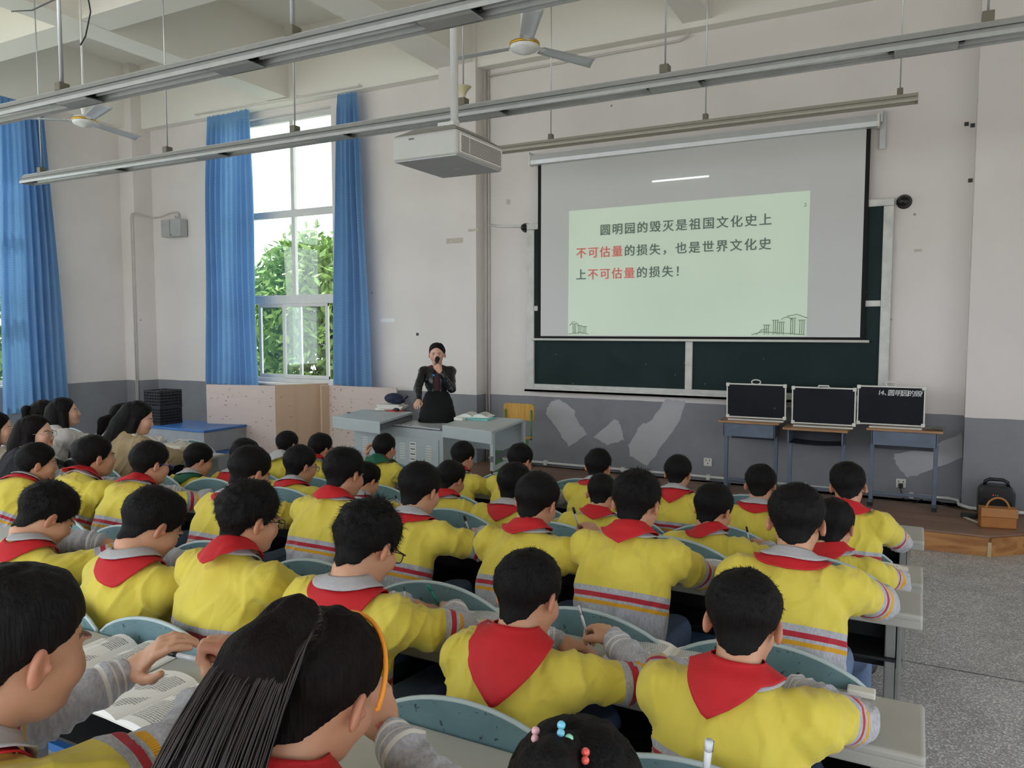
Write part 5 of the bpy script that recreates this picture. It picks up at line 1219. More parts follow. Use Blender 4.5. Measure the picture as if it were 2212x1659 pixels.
def glasses(T, s, parent, mt, round_=False):
    at_ = lambda p: Vector(T[0] + T[1] @ (np.array(p) * s)); rt = None
    m = MB(); y = .094
    for sx in (-1, 1):
        w_, h_ = (.021, .019) if round_ else (.023, .014); e = 2.0 if round_ else 3.4; n = 24
        pts = []
        for i in range(n):
            a = 2 * math.pi * i / n; ca, sa = math.cos(a), math.sin(a)
            pts.append(at_((sx * .031 + w_ * abs(ca) ** (2 / e) * (1 if ca > 0 else -1), y - .004 * abs(sx * .031 + w_ * ca) / .05, -.003 + h_ * abs(sa) ** (2 / e) * (1 if sa > 0 else -1))))
        m.tube(pts, .0016 * s if not round_ else .001 * s, 6, closed=True)
        m.tube([at_((sx * .055, y - .006, .006)), at_((sx * .074, y - .02, .006)), at_((sx * .078, .03, .008)), at_((sx * .079, .0, .010)), at_((sx * .080, -.018, -.002))], .0017 * s if not round_ else .001 * s, 6)
    m.tube([at_((-.009, y, .002)), at_((0, y + .003, .005)), at_((.009, y, .002))], .0014 * s, 6)
    g = m.build('spectacles', mt, parent)
    for sx in (-1, 1):
        w_, h_ = (.020, .018) if round_ else (.022, .0133); P = [at_((sx * .031 + w_ * math.cos(a), y, -.003 + h_ * math.sin(a))) for a in [2 * math.pi * i / 20 for i in range(20)]]
        n_ = Vector(T[1] @ np.array((0, 1, 0))) * .0008; MB().prism(P, n_).build('lens', M['lens'], g)

LINE_BOY = ([-.13, -.085, -.055, -.035, -.012, .008, .030, .055, .075, .12], [-.078, -.076, -.060, -.020, -.006, -.012, .004, .034, .050, .056])
LINE_LOW = ([-.13, -.085, -.055, -.035, -.012, .008, .030, .055, .075, .12], [-.085, -.085, -.075, -.050, -.012, -.006, .012, .042, .060, .066])
def hair_cap(F, T, s, thick, line, fade=.3, seed=0, messy=.002, lift=0.0, part=0.0):
    c = lambda p: T[0] + T[1] @ (np.array(p, float) * s)
    ext = .17 * s; q = F.sub(T[0] - ext, T[0] + ext); sl, X, Y, Z = q
    G = Field(F.lo, F.lo + 1e-6, F.h)                       # scratch field restricted to the head box
    lo = [F.ax[i][sl[i].start] for i in range(3)]; G.lo = np.array(lo); G.n = np.array([sl[i].stop - sl[i].start for i in range(3)]); G.h = F.h; G.ax = [F.ax[i][sl[i]] for i in range(3)]; G.d = np.full(G.n, .3, np.float32)
    R = T[1]; S3 = lambda *r: np.array(r) * s
    G.ell(c((0, -.014, .032)), S3(.0725, .089, .077), R, 0); G.ell(c((0, .014, -.02)), S3(.062, .064, .072), R, .02 * s); G.cone(c((0, -.024, -.04)), c((0, -.036, -.08)), .049 * s, .043 * s, .02 * s)
    P = np.stack(np.broadcast_arrays(X, Y, Z), -1).reshape(-1, 3); L = head_local(P, T, s)
    ln = np.interp(L[:, 1], line[0], line[1]) + .002 * np.sin(L[:, 0] * 160 + seed) * (L[:, 1] < -.05) - .006 * np.exp(-(L[:, 0] / .012) ** 2) * (L[:, 1] < -.06)
    if part: ln = ln + part * np.exp(-(L[:, 0] / .034) ** 2) * (L[:, 1] > .03)
    up = np.clip((L[:, 2] - ln) / .075, 0, 1); th = thick * (fade + (1 - fade) * up ** .8) + lift * np.clip((L[:, 1] + .02) / .08, 0, 1) * np.clip((L[:, 2] - .05) / .05, 0, 1)
    nz = (vnoise(L * 70 + seed * 7.3) - .5) * messy * 2 * up + (vnoise(L * 28 + seed * 3.1) - .5) * messy * 3 * up
    d = G.d.reshape(-1) - (th + nz) * s; cut = (ln - L[:, 2]) * s
    front = (L[:, 1] - .083) * .5 * s
    F.d[sl] = np.minimum(F.d[sl], np.maximum(np.maximum(d, cut), front).reshape(G.n).astype(np.float32))
def hair_spikes(Vh, Nh, T, s, n, ln, seed, up=.45, mtidx=0, width=.0011):
    """short tapered strands standing off the cap; returns verts, tri faces"""
    rng = np.random.default_rng(seed); i = rng.integers(0, len(Vh), n); p = Vh[i]; L = head_local(p, T, s); nn = Nh[i]
    ok = (L[:, 2] > .0) | (L[:, 1] < -.02); p, nn, L = p[ok], nn[ok], L[ok]
    crown = T[0] + T[1] @ (np.array((.012, -.05, .10)) * s); fl = p - crown; fl -= (fl * nn).sum(1)[:, None] * nn; fl /= np.maximum(np.linalg.norm(fl, axis=1), .01)[:, None]
    k = len(p); d = nn * up + fl * (1 - up * .6) + rng.normal(0, .22, (k, 3)); d /= np.linalg.norm(d, axis=1)[:, None]
    l = ln * s * rng.uniform(.6, 1.25, k) * np.clip(.35 + (L[:, 2] + .04) / .10, .3, 1); b = np.cross(d, nn); b /= np.maximum(np.linalg.norm(b, axis=1), .01)[:, None]; w_ = width * s
    base = p - nn * .0015
    return np.stack([base + b * w_, base - b * w_, base + d * l[:, None]], 1).reshape(-1, 3), np.arange(k * 3).reshape(-1, 3)
def strand_tubes(paths, r0, r1, seg=5):
    Vs = []; Fs = []; o = 0
    for P in paths:
        P = np.array(P, float); n = len(P); t = np.gradient(P, axis=0); t /= np.maximum(np.linalg.norm(t, axis=1), 1e-9)[:, None]
        a = np.cross(t, [.31, .17, .93]); a /= np.maximum(np.linalg.norm(a, axis=1), 1e-9)[:, None]; b = np.cross(t, a)
        R = r0 + (r1 - r0) * np.linspace(0, 1, n) ** 1.5
        ang = 2 * np.pi * np.arange(seg) / seg
        ring = P[:, None, :] + (a[:, None, :] * np.cos(ang)[None, :, None] + b[:, None, :] * np.sin(ang)[None, :, None]) * R[:, None, None]
        Vs.append(ring.reshape(-1, 3)); i, k = np.meshgrid(np.arange(n - 1), np.arange(seg), indexing='ij'); k2 = (k + 1) % seg
        Fs.append(np.stack([i * seg + k, i * seg + k2, (i + 1) * seg + k2, (i + 1) * seg + k], -1).reshape(-1, 4) + o); o += n * seg
    return np.concatenate(Vs), np.concatenate(Fs)

def hand(F, W, Rh, s, side, curl, spread=0.0, thumb='hold'):
    """W wrist point, Rh columns = (thumb-side, finger direction, back-of-hand normal); side +1 right hand (thumb at +x of frame mirrored by caller)"""
    c = lambda p: W + Rh @ (np.array(p, float) * s)
    F.cone(c((0, -.01, 0)), c((0, .02, 0)), .021 * s, .022 * s, .015 * s)
    F.ell(c((0, .045, 0)), np.array((.036, .042, .0135)) * s, Rh, .014 * s)
    for i, (x, L, cr) in enumerate(((.027, .066, curl[0]), (.009, .072, curl[1]), (-.009, .067, curl[2]), (-.026, .053, curl[3]))):
        p = np.array((x, .078 - .006 * abs(x) / .027, .001)); ang = 0; d0 = (x * spread * 6)
        r = (.0088, .0080, .0072, .0064)
        for j, f in enumerate((.45, .31, .24)):
            ang += math.radians(cr * (.9, 1.15, .8)[j]); d = np.array((math.sin(d0), math.cos(ang), -math.sin(ang))); q = p + d * L * f
            F.cone(c(p), c(q), r[j] * s, r[j + 1] * s, .0035 * s if j else .007 * s); p = q
    if thumb == 'hold': T_ = ((.022, .015, -.006), (.042, .045, -.020), (.036, .072, -.034), (.026, .088, -.040))
    elif thumb == 'out': T_ = ((.022, .015, -.004), (.052, .038, -.010), (.070, .060, -.014), (.078, .082, -.014))
    else: T_ = ((.022, .015, -.006), (.040, .040, -.022), (.020, .062, -.036), (.002, .068, -.038))
    for j in range(3): F.cone(c(T_[j]), c(T_[j + 1]), (.0125, .0100, .0086)[j] * s, (.0100, .0086, .0072)[j] * s, .006 * s)

def frame(fwd, nrm, mirror=False):
    y = unit(fwd); z = unit(np.array(nrm) - (np.array(nrm) @ y) * y); x = np.cross(y, z)
    if mirror: x = -x
    return np.stack([x, y, z], 1)

def person(name, label, cat='person', group=None, loc=(0, 0), rz=0.0, hz=1.0, hd=.72, s=1.0, hs=None, head=(0, 25, 0), lean=1.0, shift=(0, 0), seat=None,
           hands=None, hair='boy', hair_thick=.012, hair_seed=1, top='uniform', scarf=('band', 0.0, .10), res=.006, skin='skin', specs=None, face=False,
           spikes=900, elbow=None, stand=False, collar=True, hood=None, pole=None, curls=None, jaw=1.0, wr=None, line=None, messy=.002, hand_n=None, thumbs=None, legs=True, fade=.3, lift=0.0, spike_len=.011, extra=None, cuffs=True, yk=1.28, hair_ext=None, open_front=False, shirt=None, shirt_mat=None, slim=1.0, hem=None):
    hs = hs or s; rng = np.random.default_rng(hair_seed * 17 + 3)
    rt_loc = Vector((loc[0], loc[1], 0)); sk = M[skin]
    H0 = V3(0, 0, hz)                                           # head centre above the root point
    Rh_ = Rm(0, 0, head[0]) @ Rm(-head[1], 0, 0) @ Rm(0, head[2], 0); T = (H0, Rh_)
    sx_ = shift[0]
    if stand:
        neck = V3(0, -.035, hz - .135 * s); chest = V3(0, -.03, hz - .30 * s); waist = V3(0, -.01, hz - .52 * s); pel = V3(0, 0, hz - .66 * s)
        shw, shz = .152 * s, hz - .185 * s
    else:
        neck = V3(sx_ * .2, -.072 * s - .01 * lean, hz - .102 * s); seat_z = seat if seat is not None else hd - .31
        pel = V3(sx_, -.10 * s - .15 * lean * s, seat_z + .095 * s); chest = neck + (pel - neck) * .40 + V3(0, -.035 * s, 0); waist = neck + (pel - neck) * .74 + V3(0, -.020 * s, 0)
        shw, shz = .148 * s, neck[2] - .056 * s
    up = unit(neck - pel)
    S = [V3(neck[0] * .5 + i * shw, neck[1] - .005, shz) for i in (-1, 1)]
    l1, l2 = .232 * s, .205 * s
    if stand: l1, l2 = .270 * s, .235 * s
    hands = hands or [V3(-.06, .23, hd + .035), V3(.10, .25, hd + .045)]
    pole = pole or [V3(-1, -.45, -.55), V3(1, -.45, -.55)]
    E, Hn = [], []
    for i in (0, 1):
        e, h_ = ik(S[i], V3(*hands[i]) if not isinstance(hands[i], np.ndarray) else hands[i], l1, l2, pole[i])
        if not stand and pole is not None: e[2] = max(e[2], hd + .045 * s) if e[1] > -.05 else e[2]
        E.append(e); Hn.append(h_)
    # ------------- body (skin)
    allp = np.array([H0 + V3(.14, .14, .15) * hs, H0 - V3(.14, .15, .1) * hs, pel + V3(.2, .2, .15), pel - V3(.2, .2, .15)] + [e + .1 for e in E] + [e - .1 for e in E] + [h_ + .14 for h_ in Hn] + [h_ - .14 for h_ in Hn])
    lo, hi = allp.min(0), allp.max(0)
    if not stand: lo[2] = max(lo[2], pel[2] - .10)
    B = Field(lo, hi, res)
    head_field(B, T, hs, jaw)
    nb = H0 + Rh_ @ (V3(0, -.035, -.075) * hs); B.cone(nb, neck + V3(0, .006, -.01), .041 * s, .044 * s, .02)
    B.cone(neck, waist, .05 * s, .05 * s, .03); B.cone(waist, pel, .05 * s, .06 * s, .03)
    for i in (0, 1):
        B.cone(neck, S[i], .035 * s, .03 * s, .02); B.cone(S[i], E[i], .028 * s, .026 * s, .015)
        fd = unit(Hn[i] - E[i]); wrist = Hn[i] - fd * .0; B.cone(E[i], wrist, .027 * s, .0205 * s, .012)
        cr = (curls or [(28, 30, 34, 38), (52, 58, 64, 68)])[i]; nn = (hand_n or [V3(-.15, 0, 1), V3(.35, 0, 1)])[i]
        hdv = (wr[i] if wr and wr[i] is not None else unit(fd + V3(0, 0, -.10)))
        Fh = frame(hdv, nn, mirror=(i == 1)); 
        if i == 0: Fh[:, 0] = Fh[:, 0]
        hand(B, wrist, Fh, s * (1.0 if not stand else 1.0), i, cr, .6, (thumbs or ['hold', 'hold'])[i])
        if i == 1: rhand = (wrist, Fh)
        else: lhand = (wrist, Fh)
    V_, F_ = B.surface(); tint, brow = head_tint(V_, T, hs)
    body = np_mesh(name, V_, F_, sk, {'tint': tint, 'brow': brow}); body.location = rt_loc; body.rotation_euler = (0, 0, rz); tag(body, label, cat, group)
    P = body
    if face: eyes(T, hs, P)
    # ------------- hair
    hl, hh_ = H0 - .19 * hs, H0 + .19 * hs
    for (p, q, ra, rb) in (hair_ext or []):
        for e in (p, q): w_ = H0 + Rh_ @ (np.array(e) * hs); hl = np.minimum(hl, w_ - max(ra, rb) * 1.3); hh_ = np.maximum(hh_, w_ + max(ra, rb) * 1.3)
    HF = Field(hl, hh_, max(res * .8, .0045))
    for (p, q, ra, rb) in (hair_ext or []): HF.cone(H0 + Rh_ @ (np.array(p) * hs), H0 + Rh_ @ (np.array(q) * hs), ra * hs, rb * hs, .02)
    hair_cap(HF, T, hs, hair_thick, line or (LINE_BOY if hair == 'boy' else LINE_LOW), fade, hair_seed, messy, lift, .018 if skin == 'skin_fair' or stand else 0)
    Vh, Fh_ = HF.surface(); hl_ = head_local(Vh, T, hs)
    if hair != 'boy': Vh = Vh + HF.grad(Vh) * ((vnoise(np.stack([hl_[:, 0] * 90, hl_[:, 1] * 60, hl_[:, 2] * 9], 1)) - .5) * .006)[:, None]
    hm = M['hair_brown'] if hair in ('girl_tail', 'long_brown') else M['hair']
    ho = np_mesh('hair', Vh, Fh_, hm, parent=P)
    if spikes:
        Nn = HF.grad(Vh); vs, fs = hair_spikes(Vh, Nn, T, hs, spikes, spike_len, hair_seed, .45 if hair == 'boy' else .12)
        so = np_mesh('loose_hairs', vs, fs, hm, smooth=False, parent=ho); so['kind'] = 'stuff'
    # ------------- jacket
    if top:
        jr = max(res, .0065); J = Field(lo, hi, jr); kk = 1.0 if not stand else .96
        fat = s * slim
        tilt = Rm(math.degrees(math.atan2(-(neck - pel)[1], (neck - pel)[2])) * -1.0, 0, 0)
        ang = math.degrees(math.atan2((neck - pel)[1], (neck - pel)[2])); tilt = Rm(-ang, 0, 0)
        J.ell(chest + V3(0, .022 * s, 0), V3(.158, .108, .165) * fat * kk, tilt, .0)
        J.ell(waist + V3(0, .03 * s, 0), V3(.150, .108, .150) * fat * kk, tilt, .05 * s)
        if not stand: J.ell(pel + V3(0, .03, .01), V3(.158, .125, .095) * fat, tilt, .04 * s)
        else: J.ell(pel + V3(0, .0, .04), V3(.15, .11, .09) * fat, None, .04 * s)
        J.cone(neck + V3(0, -.004, -.012), neck + V3(0, -.010, -.05) * s, .058 * s, .075 * s, .03 * s)
        for i in (0, 1):
            J.cone(neck + V3(0, -.012, -.035 * s), S[i] + V3(0, -.006, -.004), .050 * fat, .058 * fat, .035 * s)
            J.cone(S[i], E[i], (.058 if not stand else .052) * fat, .049 * fat, .03 * s); J.cone(E[i], E[i] + (Hn[i] - E[i]) * .86, .048 * fat, .036 * fat, .012 * s)
            fd = unit(Hn[i] - E[i]); J.cone(E[i] + (Hn[i] - E[i]) * .80, E[i] + (Hn[i] - E[i]) * .93, .036 * s, .031 * s, .006 * s)
        J.plane((0, 0, pel[2] - .055 if hem is None else hem), (0, 0, -1))
        nn_ = unit(nb - neck) if not stand else V3(0, .25, 1)
        nu = nn_ / np.linalg.norm(nn_); J.cone(neck + nu * .085 * s, neck + nu * .16 * s, .064 * s, .075 * s, .006, 'cut')
        if open_front:
            fc = chest + V3(0, .13 * s, -.03 * s)
            J.ell(fc, V3(.040, .07, .20) * s, tilt, .008, 'cut'); J.ell(waist + V3(0, .15 * s, -.02), V3(.055, .075, .17) * s, tilt, .008, 'cut')
        Vj, Fj = J.surface()
        if shirt_mat:
            K_ = Field(lo, hi, .008); K_.ell(chest + V3(0, .026 * s, 0), V3(.135, .088, .16) * s * slim * .97, tilt, 0); K_.ell(waist + V3(0, .03 * s, 0), V3(.130, .092, .15) * s * slim * .97, tilt, .05 * s)
            K_.cone(neck + V3(0, 0, -.02), neck + V3(0, .0, -.07), .062 * s, .08 * s, .03); K_.cone(neck, S[0], .04 * s, .035 * s, .02); K_.cone(neck, S[1], .04 * s, .035 * s, .02)
            K_.plane((0, 0, pel[2] - .02 if hem is None else hem - .05), (0, 0, -1)); nu2 = unit(nb - neck); K_.cone(neck + nu2 * .06 * s + V3(0, .02, 0), neck + nu2 * .14 * s, .052 * s, .07 * s, .006, 'cut')
            Vk, Fk = K_.surface(); np_mesh('shirt', Vk, Fk, M[shirt_mat], parent=P)
        # garment coordinate g (metres below the shoulder), sleeves and body blended
        def seg(Pn, a, b): ab = b - a; t = np.clip(((Pn - a) @ ab) / (ab @ ab), 0, 1); return t, np.linalg.norm(Pn - (a + t[:, None] * ab), axis=1)
        gt = (((neck + V3(0, 0, .0) - Vj) @ up) + .012) * yk; dt = np.minimum(np.linalg.norm((Vj - chest) / (V3(.16, .11, .17) * s), axis=1), np.linalg.norm((Vj - waist) / (V3(.15, .11, .16) * s), axis=1)) * .11 * s - .11 * s
        ws = [np.exp(-np.clip(dt, -.03, 1) / .010)]; gs = [gt / s]
        sd = []
        for i in (0, 1):
            t1, d1 = seg(Vj, S[i], E[i]); t2, d2 = seg(Vj, E[i], Hn[i]); r1, r2 = .055 * s, .042 * s
            inner = np.clip(1 - t1 * 2.2, 0, 1)
            ws.append(np.exp(-np.clip(d1 - r1, -.03, 1) / .010) * (1 - .9 * inner ** 2)); gs.append((.085 + t1 * .262))
            ws.append(np.exp(-np.clip(d2 - r2, -.03, 1) / .010) * (t2 > .02)); gs.append((.347 + t2 * .21)); sd.append((t1, d1, t2, d2))
        W_ = np.stack(ws); G_ = np.stack(gs); g = (W_ * G_).sum(0) / np.maximum(W_.sum(0), 1e-9)
        # cloth folds along the normal
        Nn = J.grad(Vj); q = Vj / s
        f1 = 1 - np.abs(vnoise(np.stack([q[:, 0] * 16, q[:, 1] * 7, (q @ up) * 5 + hair_seed], 1) * 1.0 + 3) * 2 - 1)
        f2 = 1 - np.abs(vnoise(q @ Rm(20, 35, 50) * V3(26, 9, 9) + hair_seed * 2.7) * 2 - 1); arm = np.zeros(len(Vj))
        for i in (0, 1):
            t1, d1, t2, d2 = sd[i]; el = np.exp(-((t2 - .08) / .25) ** 2) * (d2 < .075 * s); wrn = np.sin(t2 * l2 / s * 190 + 2.4 * vnoise(q * 18) * 3 + i) * (.5 + .5 * vnoise(q * 12 + 9)); arm += el * wrn * .8 + .45 * (t2 > .3) * (d2 < .06 * s) * wrn
            sh = np.exp(-((t1 - .12) / .3) ** 2) * (d1 < .085 * s); arm += sh * (np.sin((q @ unit(V3(.7 * (1 if i else -1), .2, .5))) * 150 + 5 * vnoise(q * 9)) * .55) * vnoise(q * 10 + 4)
        yoke = np.clip((g - .0) / .05, 0, 1)
        disp = ((f1 ** 3 - .3) * .0105 + (f2 ** 3 - .3) * .0085) * yoke + arm * .0062
        lowr = np.clip((g - .27) / .1, 0, 1) * (1 - np.clip(W_[2] / W_.sum(0) + W_[4] / W_.sum(0), 0, 1)); disp += lowr * (np.sin(q[:, 0] * 38 + 4 * vnoise(q * 5)) * .004)
        Vj2 = Vj + Nn * (disp * s * (.45 if stand else 1))[:, None]
        mats = {'uniform': M['jacket']}.get(top, M.get(top))
        jo = np_mesh('jacket' if top in ('uniform', 'leather') else ('coat' if top in ('trench', 'black_wool') else 'blouse'), Vj2, Fj, mats, {'g': g}, parent=P)
        # union field of jacket for draping
        U = J
        def drape(th0, th1, nth, v0, v1f, nv, off, flare, name_, mt, ctr=None, thick=.003, ripple=.003, rbase=.054, lift=.022, seed=0.0):
            """cloth ring round the neck: th measured from the back (0 = nape), positive to the wearer's right"""
            C0 = neck + nn_ * lift * s; ax = nn_ / np.linalg.norm(nn_); bk = unit(V3(0, -1, 0) - (V3(0, -1, 0) @ ax) * ax); rg = np.cross(bk, ax) * -1.0
            Pn = np.zeros((nth + 1, nv + 1, 3)); th = np.radians(th0 + (th1 - th0) * np.arange(nth + 1) / nth)
            dr = bk[None] * np.cos(th)[:, None] + rg[None] * np.sin(th)[:, None]; st = np.array([v1f(math.degrees(t)) for t in th])[:, None] / nv
            un = lambda v: v / np.maximum(np.linalg.norm(v, axis=1), 1e-9)[:, None]
            p = C0 + dr * rbase * s + ax * v0; Pn[:, 0] = p; down = un(dr * flare - ax)
            for b in range(1, nv + 1):
                p = p + down * st; o_ = off + .004 * (b / nv)
                for _ in range(2): dd = U.sample(p); p = p + U.grad(p) * np.maximum(o_ - dd, 0)[:, None]
                gq = U.grad(p); tg = un(-ax[None] + dr * .35); tg = un(tg - (tg * gq).sum(1)[:, None] * gq); near = (U.sample(p) < off + .02)[:, None]
                down = un(np.where(near, tg * .8 + down * .2, down)); Pn[:, b] = p
            flat = Pn.reshape(-1, 3); gq = U.grad(flat); rp = (vnoise(flat / s * 40 + seed) - .5) * 2 * ripple; w_ = np.tile(np.linspace(0.3, 1, nv + 1), nth + 1); flat = flat + gq * (rp * w_)[:, None]
            i, k = np.meshgrid(np.arange(nth), np.arange(nv), indexing='ij'); A = i * (nv + 1) + k
            Fq = np.stack([A, A + 1, A + nv + 2, A + nv + 1], -1).reshape(-1, 4)
            o = np_mesh(name_, flat, Fq, mt, parent=P); m_ = o.modifiers.new('thick', 'SOLIDIFY'); m_.thickness = thick; m_.offset = 0
            return o
        if top == 'uniform' and collar:
            cmode = scarf[0] if scarf else 'none'
            drape(-150, 150, 44, .006, lambda t: .046 * s * (1 + .25 * abs(t) / 150), 6, .0075 if cmode != 'under' else .0155, .55, 'collar', M['rib'], rbase=.050, lift=.038 if cmode != 'band' else .026, ripple=.0015)
        if scarf:
            mode, t0, tip = scarf[:3]; wd = 62.0 if len(scarf) < 4 else scarf[3]; smt = M['scarf'] if len(scarf) < 5 else M[scarf[4]]
            if mode == 'band': drape(-150, 150, 48, .010, lambda t: (.052 + tip * max(0, 1 - abs(t - t0) / wd) ** 1.1) * s, 12, .0105, .62, 'scarf', smt, rbase=.057, lift=.042, ripple=.0050, seed=hair_seed * 5.0)
            elif mode == 'under': drape(-150, 150, 44, -.006, lambda t: (.050 + tip * max(0, 1 - abs(t - t0) / wd)) * s, 9, .0095, .60, 'scarf', smt, rbase=.054, lift=.014, ripple=.003, seed=hair_seed * 5.0)
        if hood: drape(-120, 120, 40, .014, lambda t: (.075 + .075 * max(0, 1 - abs(t) / 70)) * s, 10, .022, 1.1, 'hood', M[hood], rbase=.060, lift=.030, ripple=.007, thick=.008, seed=4.0)
    # ------------- trousers, shoes (mostly behind the desks)
    if legs and not stand:
        Lf = Field((pel[0] - .26, pel[1] - .2, -.002), (pel[0] + .26, pel[1] + .52, pel[2] + .06), .014)
        kn = [V3(pel[0] + i * .10 * s, pel[1] + .36 * s, pel[2] + .01) for i in (-1, 1)]; an = [V3(pel[0] + i * .11 * s, pel[1] + .34 * s, .10) for i in (-1, 1)]
        Lf.ell(pel, V3(.15, .12, .09) * s, None, .0)
        for i in (0, 1): Lf.cone(pel + V3((-.07, .07)[i] * s, .02, -.01), kn[i], .080 * s, .062 * s, .03); Lf.cone(kn[i], an[i], .060 * s, .050 * s, .02)
        Vl, Fl = Lf.surface(); np_mesh('trousers', Vl, Fl, M['trousers'], parent=P)
        for i in (0, 1): MB().sphere((an[i][0], an[i][1] + .04, .045), .05, 12, 8, (.85, 2.2, .8)).build('shoe', M['shoe'], P)
    if specs: glasses(T, hs, P, M[specs], specs == 'specs_gold')
    return dict(o=P, T=T, hs=hs, neck=neck, S=S, E=E, H=Hn, pel=pel, rh=rhand, lh=lhand, J=(J if top else None), hair=ho)
# ================================================================ THE CLASS
def depth_of(p): return float((np.array(p) - _c) @ _f)
def to_world(P, loc, rz): c, s = math.cos(rz), math.sin(rz); return Vector((loc[0] + c * P[0] - s * P[1], loc[1] + s * P[0] + c * P[1], P[2]))
def to_local(Wp, loc, rz): c, s = math.cos(rz), math.sin(rz); x, y = Wp[0] - loc[0], Wp[1] - loc[1]; return V3(c * x + s * y, -s * x + c * y, Wp[2])
M['pen_black'] = mat('black pen plastic', srgb(20, 20, 22), .3, 0, 0); M['pen_clear'] = mat('pale pen barrel', srgb(206, 210, 214), .2, 0, 0); M['pen_green'] = mat('green pen', srgb(20, 150, 120), .35, 0, 0); M['pen_white'] = mat('white pen', srgb(230, 230, 232), .3, 0, 0)
def pen(a, b, kind, label, r=.0042):
    a, b = Vector(a), Vector(b); rt = empty('pen', a, 0, label, 'pen', None); d = b - a; L = d.length; u = d.normalized()
    body = {'black': M['pen_clear'], 'green': M['pen_green'], 'white': M['pen_white'], 'clear': M['pen_clear']}[kind]; tip = M['pen_green'] if kind == 'green' else M['pen_black']
    MB().tube([(0, 0, 0), u * L * .06, u * L * .09], [.0008, r * .55, r * .95], 8).build('tip', tip, rt)
    MB().tube([u * L * .09, u * L * .30], r * 1.05, 8).build('grip', tip if kind != 'white' else M['pen_white'], rt)
    MB().tube([u * L * .30, u * L * .82], r, 8).build('barrel', body, rt)
    MB().tube([u * L * .80, u * L], r * 1.12, 8).build('cap', M['pen_clear'] if kind == 'clear' else tip, rt)
    s_ = u.orthogonal().normalized() * r * 1.3; MB().tube([u * L * .97 + s_, u * L * .74 + s_], .0011, 6).build('clip', M['pen_black'] if kind != 'green' else M['pen_green'], rt)
    return rt
KIDS = []
def kid(key, px, py, Wpx, Y, hd, label, name='schoolboy', yaw=0.0, pitch=28, roll=0, rz=0.0, group=None, pen_kind='black', pens=True, res=None, lean=1.0, hsz=None, thick=.012, **kw):
    p = ony(px, py, Y); dep = depth_of(p); view = math.degrees(math.atan2(-p.x, p.y)) - yaw - math.degrees(rz)
    weff = math.hypot(.168 * math.cos(math.radians(view)), .200 * math.sin(math.radians(view)))
    hs = hsz or min(1.22, max(.92, Wpx * dep / FOC / weff)); s = min(1.16, hs)
    res = res or min(.0075, max(.0045, dep * .0026))
    hz = p.z
    kw.setdefault('hands', [V3(-.05, .23 * s, hd + .032), V3(.12, .25 * s, hd + .040)])
    r = person(name, label, loc=(p.x, p.y), rz=rz, hz=hz, hd=hd, s=s, hs=hs, head=(yaw, pitch, roll), res=res, group=group, lean=LEAN.get(group, lean), hair_thick=thick, hair_seed=abs(hash_(key)) % 97 + 1,
               spikes=int(min(2600, 14000 / dep)) if kw.get('hair', 'boy') == 'boy' else 0, **kw)
    r.update(loc=(p.x, p.y), rz=rz, s=s, hd=hd, dep=dep)
    if pens:
        W_, Fh = r['rh']; g = W_ + Fh @ (V3(.030, .080, -.030) * s); d = unit(V3(-.10, -.42, 1.0)); 
        a = to_world(g - d * .035 * s, (p.x, p.y), rz); b = to_world(g + d * .105 * s, (p.x, p.y), rz); a.z = max(a.z, hd + .004)
        pen(a, b, pen_kind, 'upright pen of the ' + ' '.join(label.split(',')[0].split()[:10]), .0042)
    KIDS.append((key, r)); return r
def hash_(k): return sum(ord(c) * (i * 7 + 3) for i, c in enumerate(k))
G1, G2, G3, G4, G5 = ['pupils in the %s' % q for q in ('row nearest the stage', 'second row', 'third row', 'fourth row', 'nearest row')]
Y1, Y2, Y3, Y4 = 4.40, 3.60, 2.78, 1.87
LEAN = {G1: .45, G2: .5, G3: .9, G4: .3}
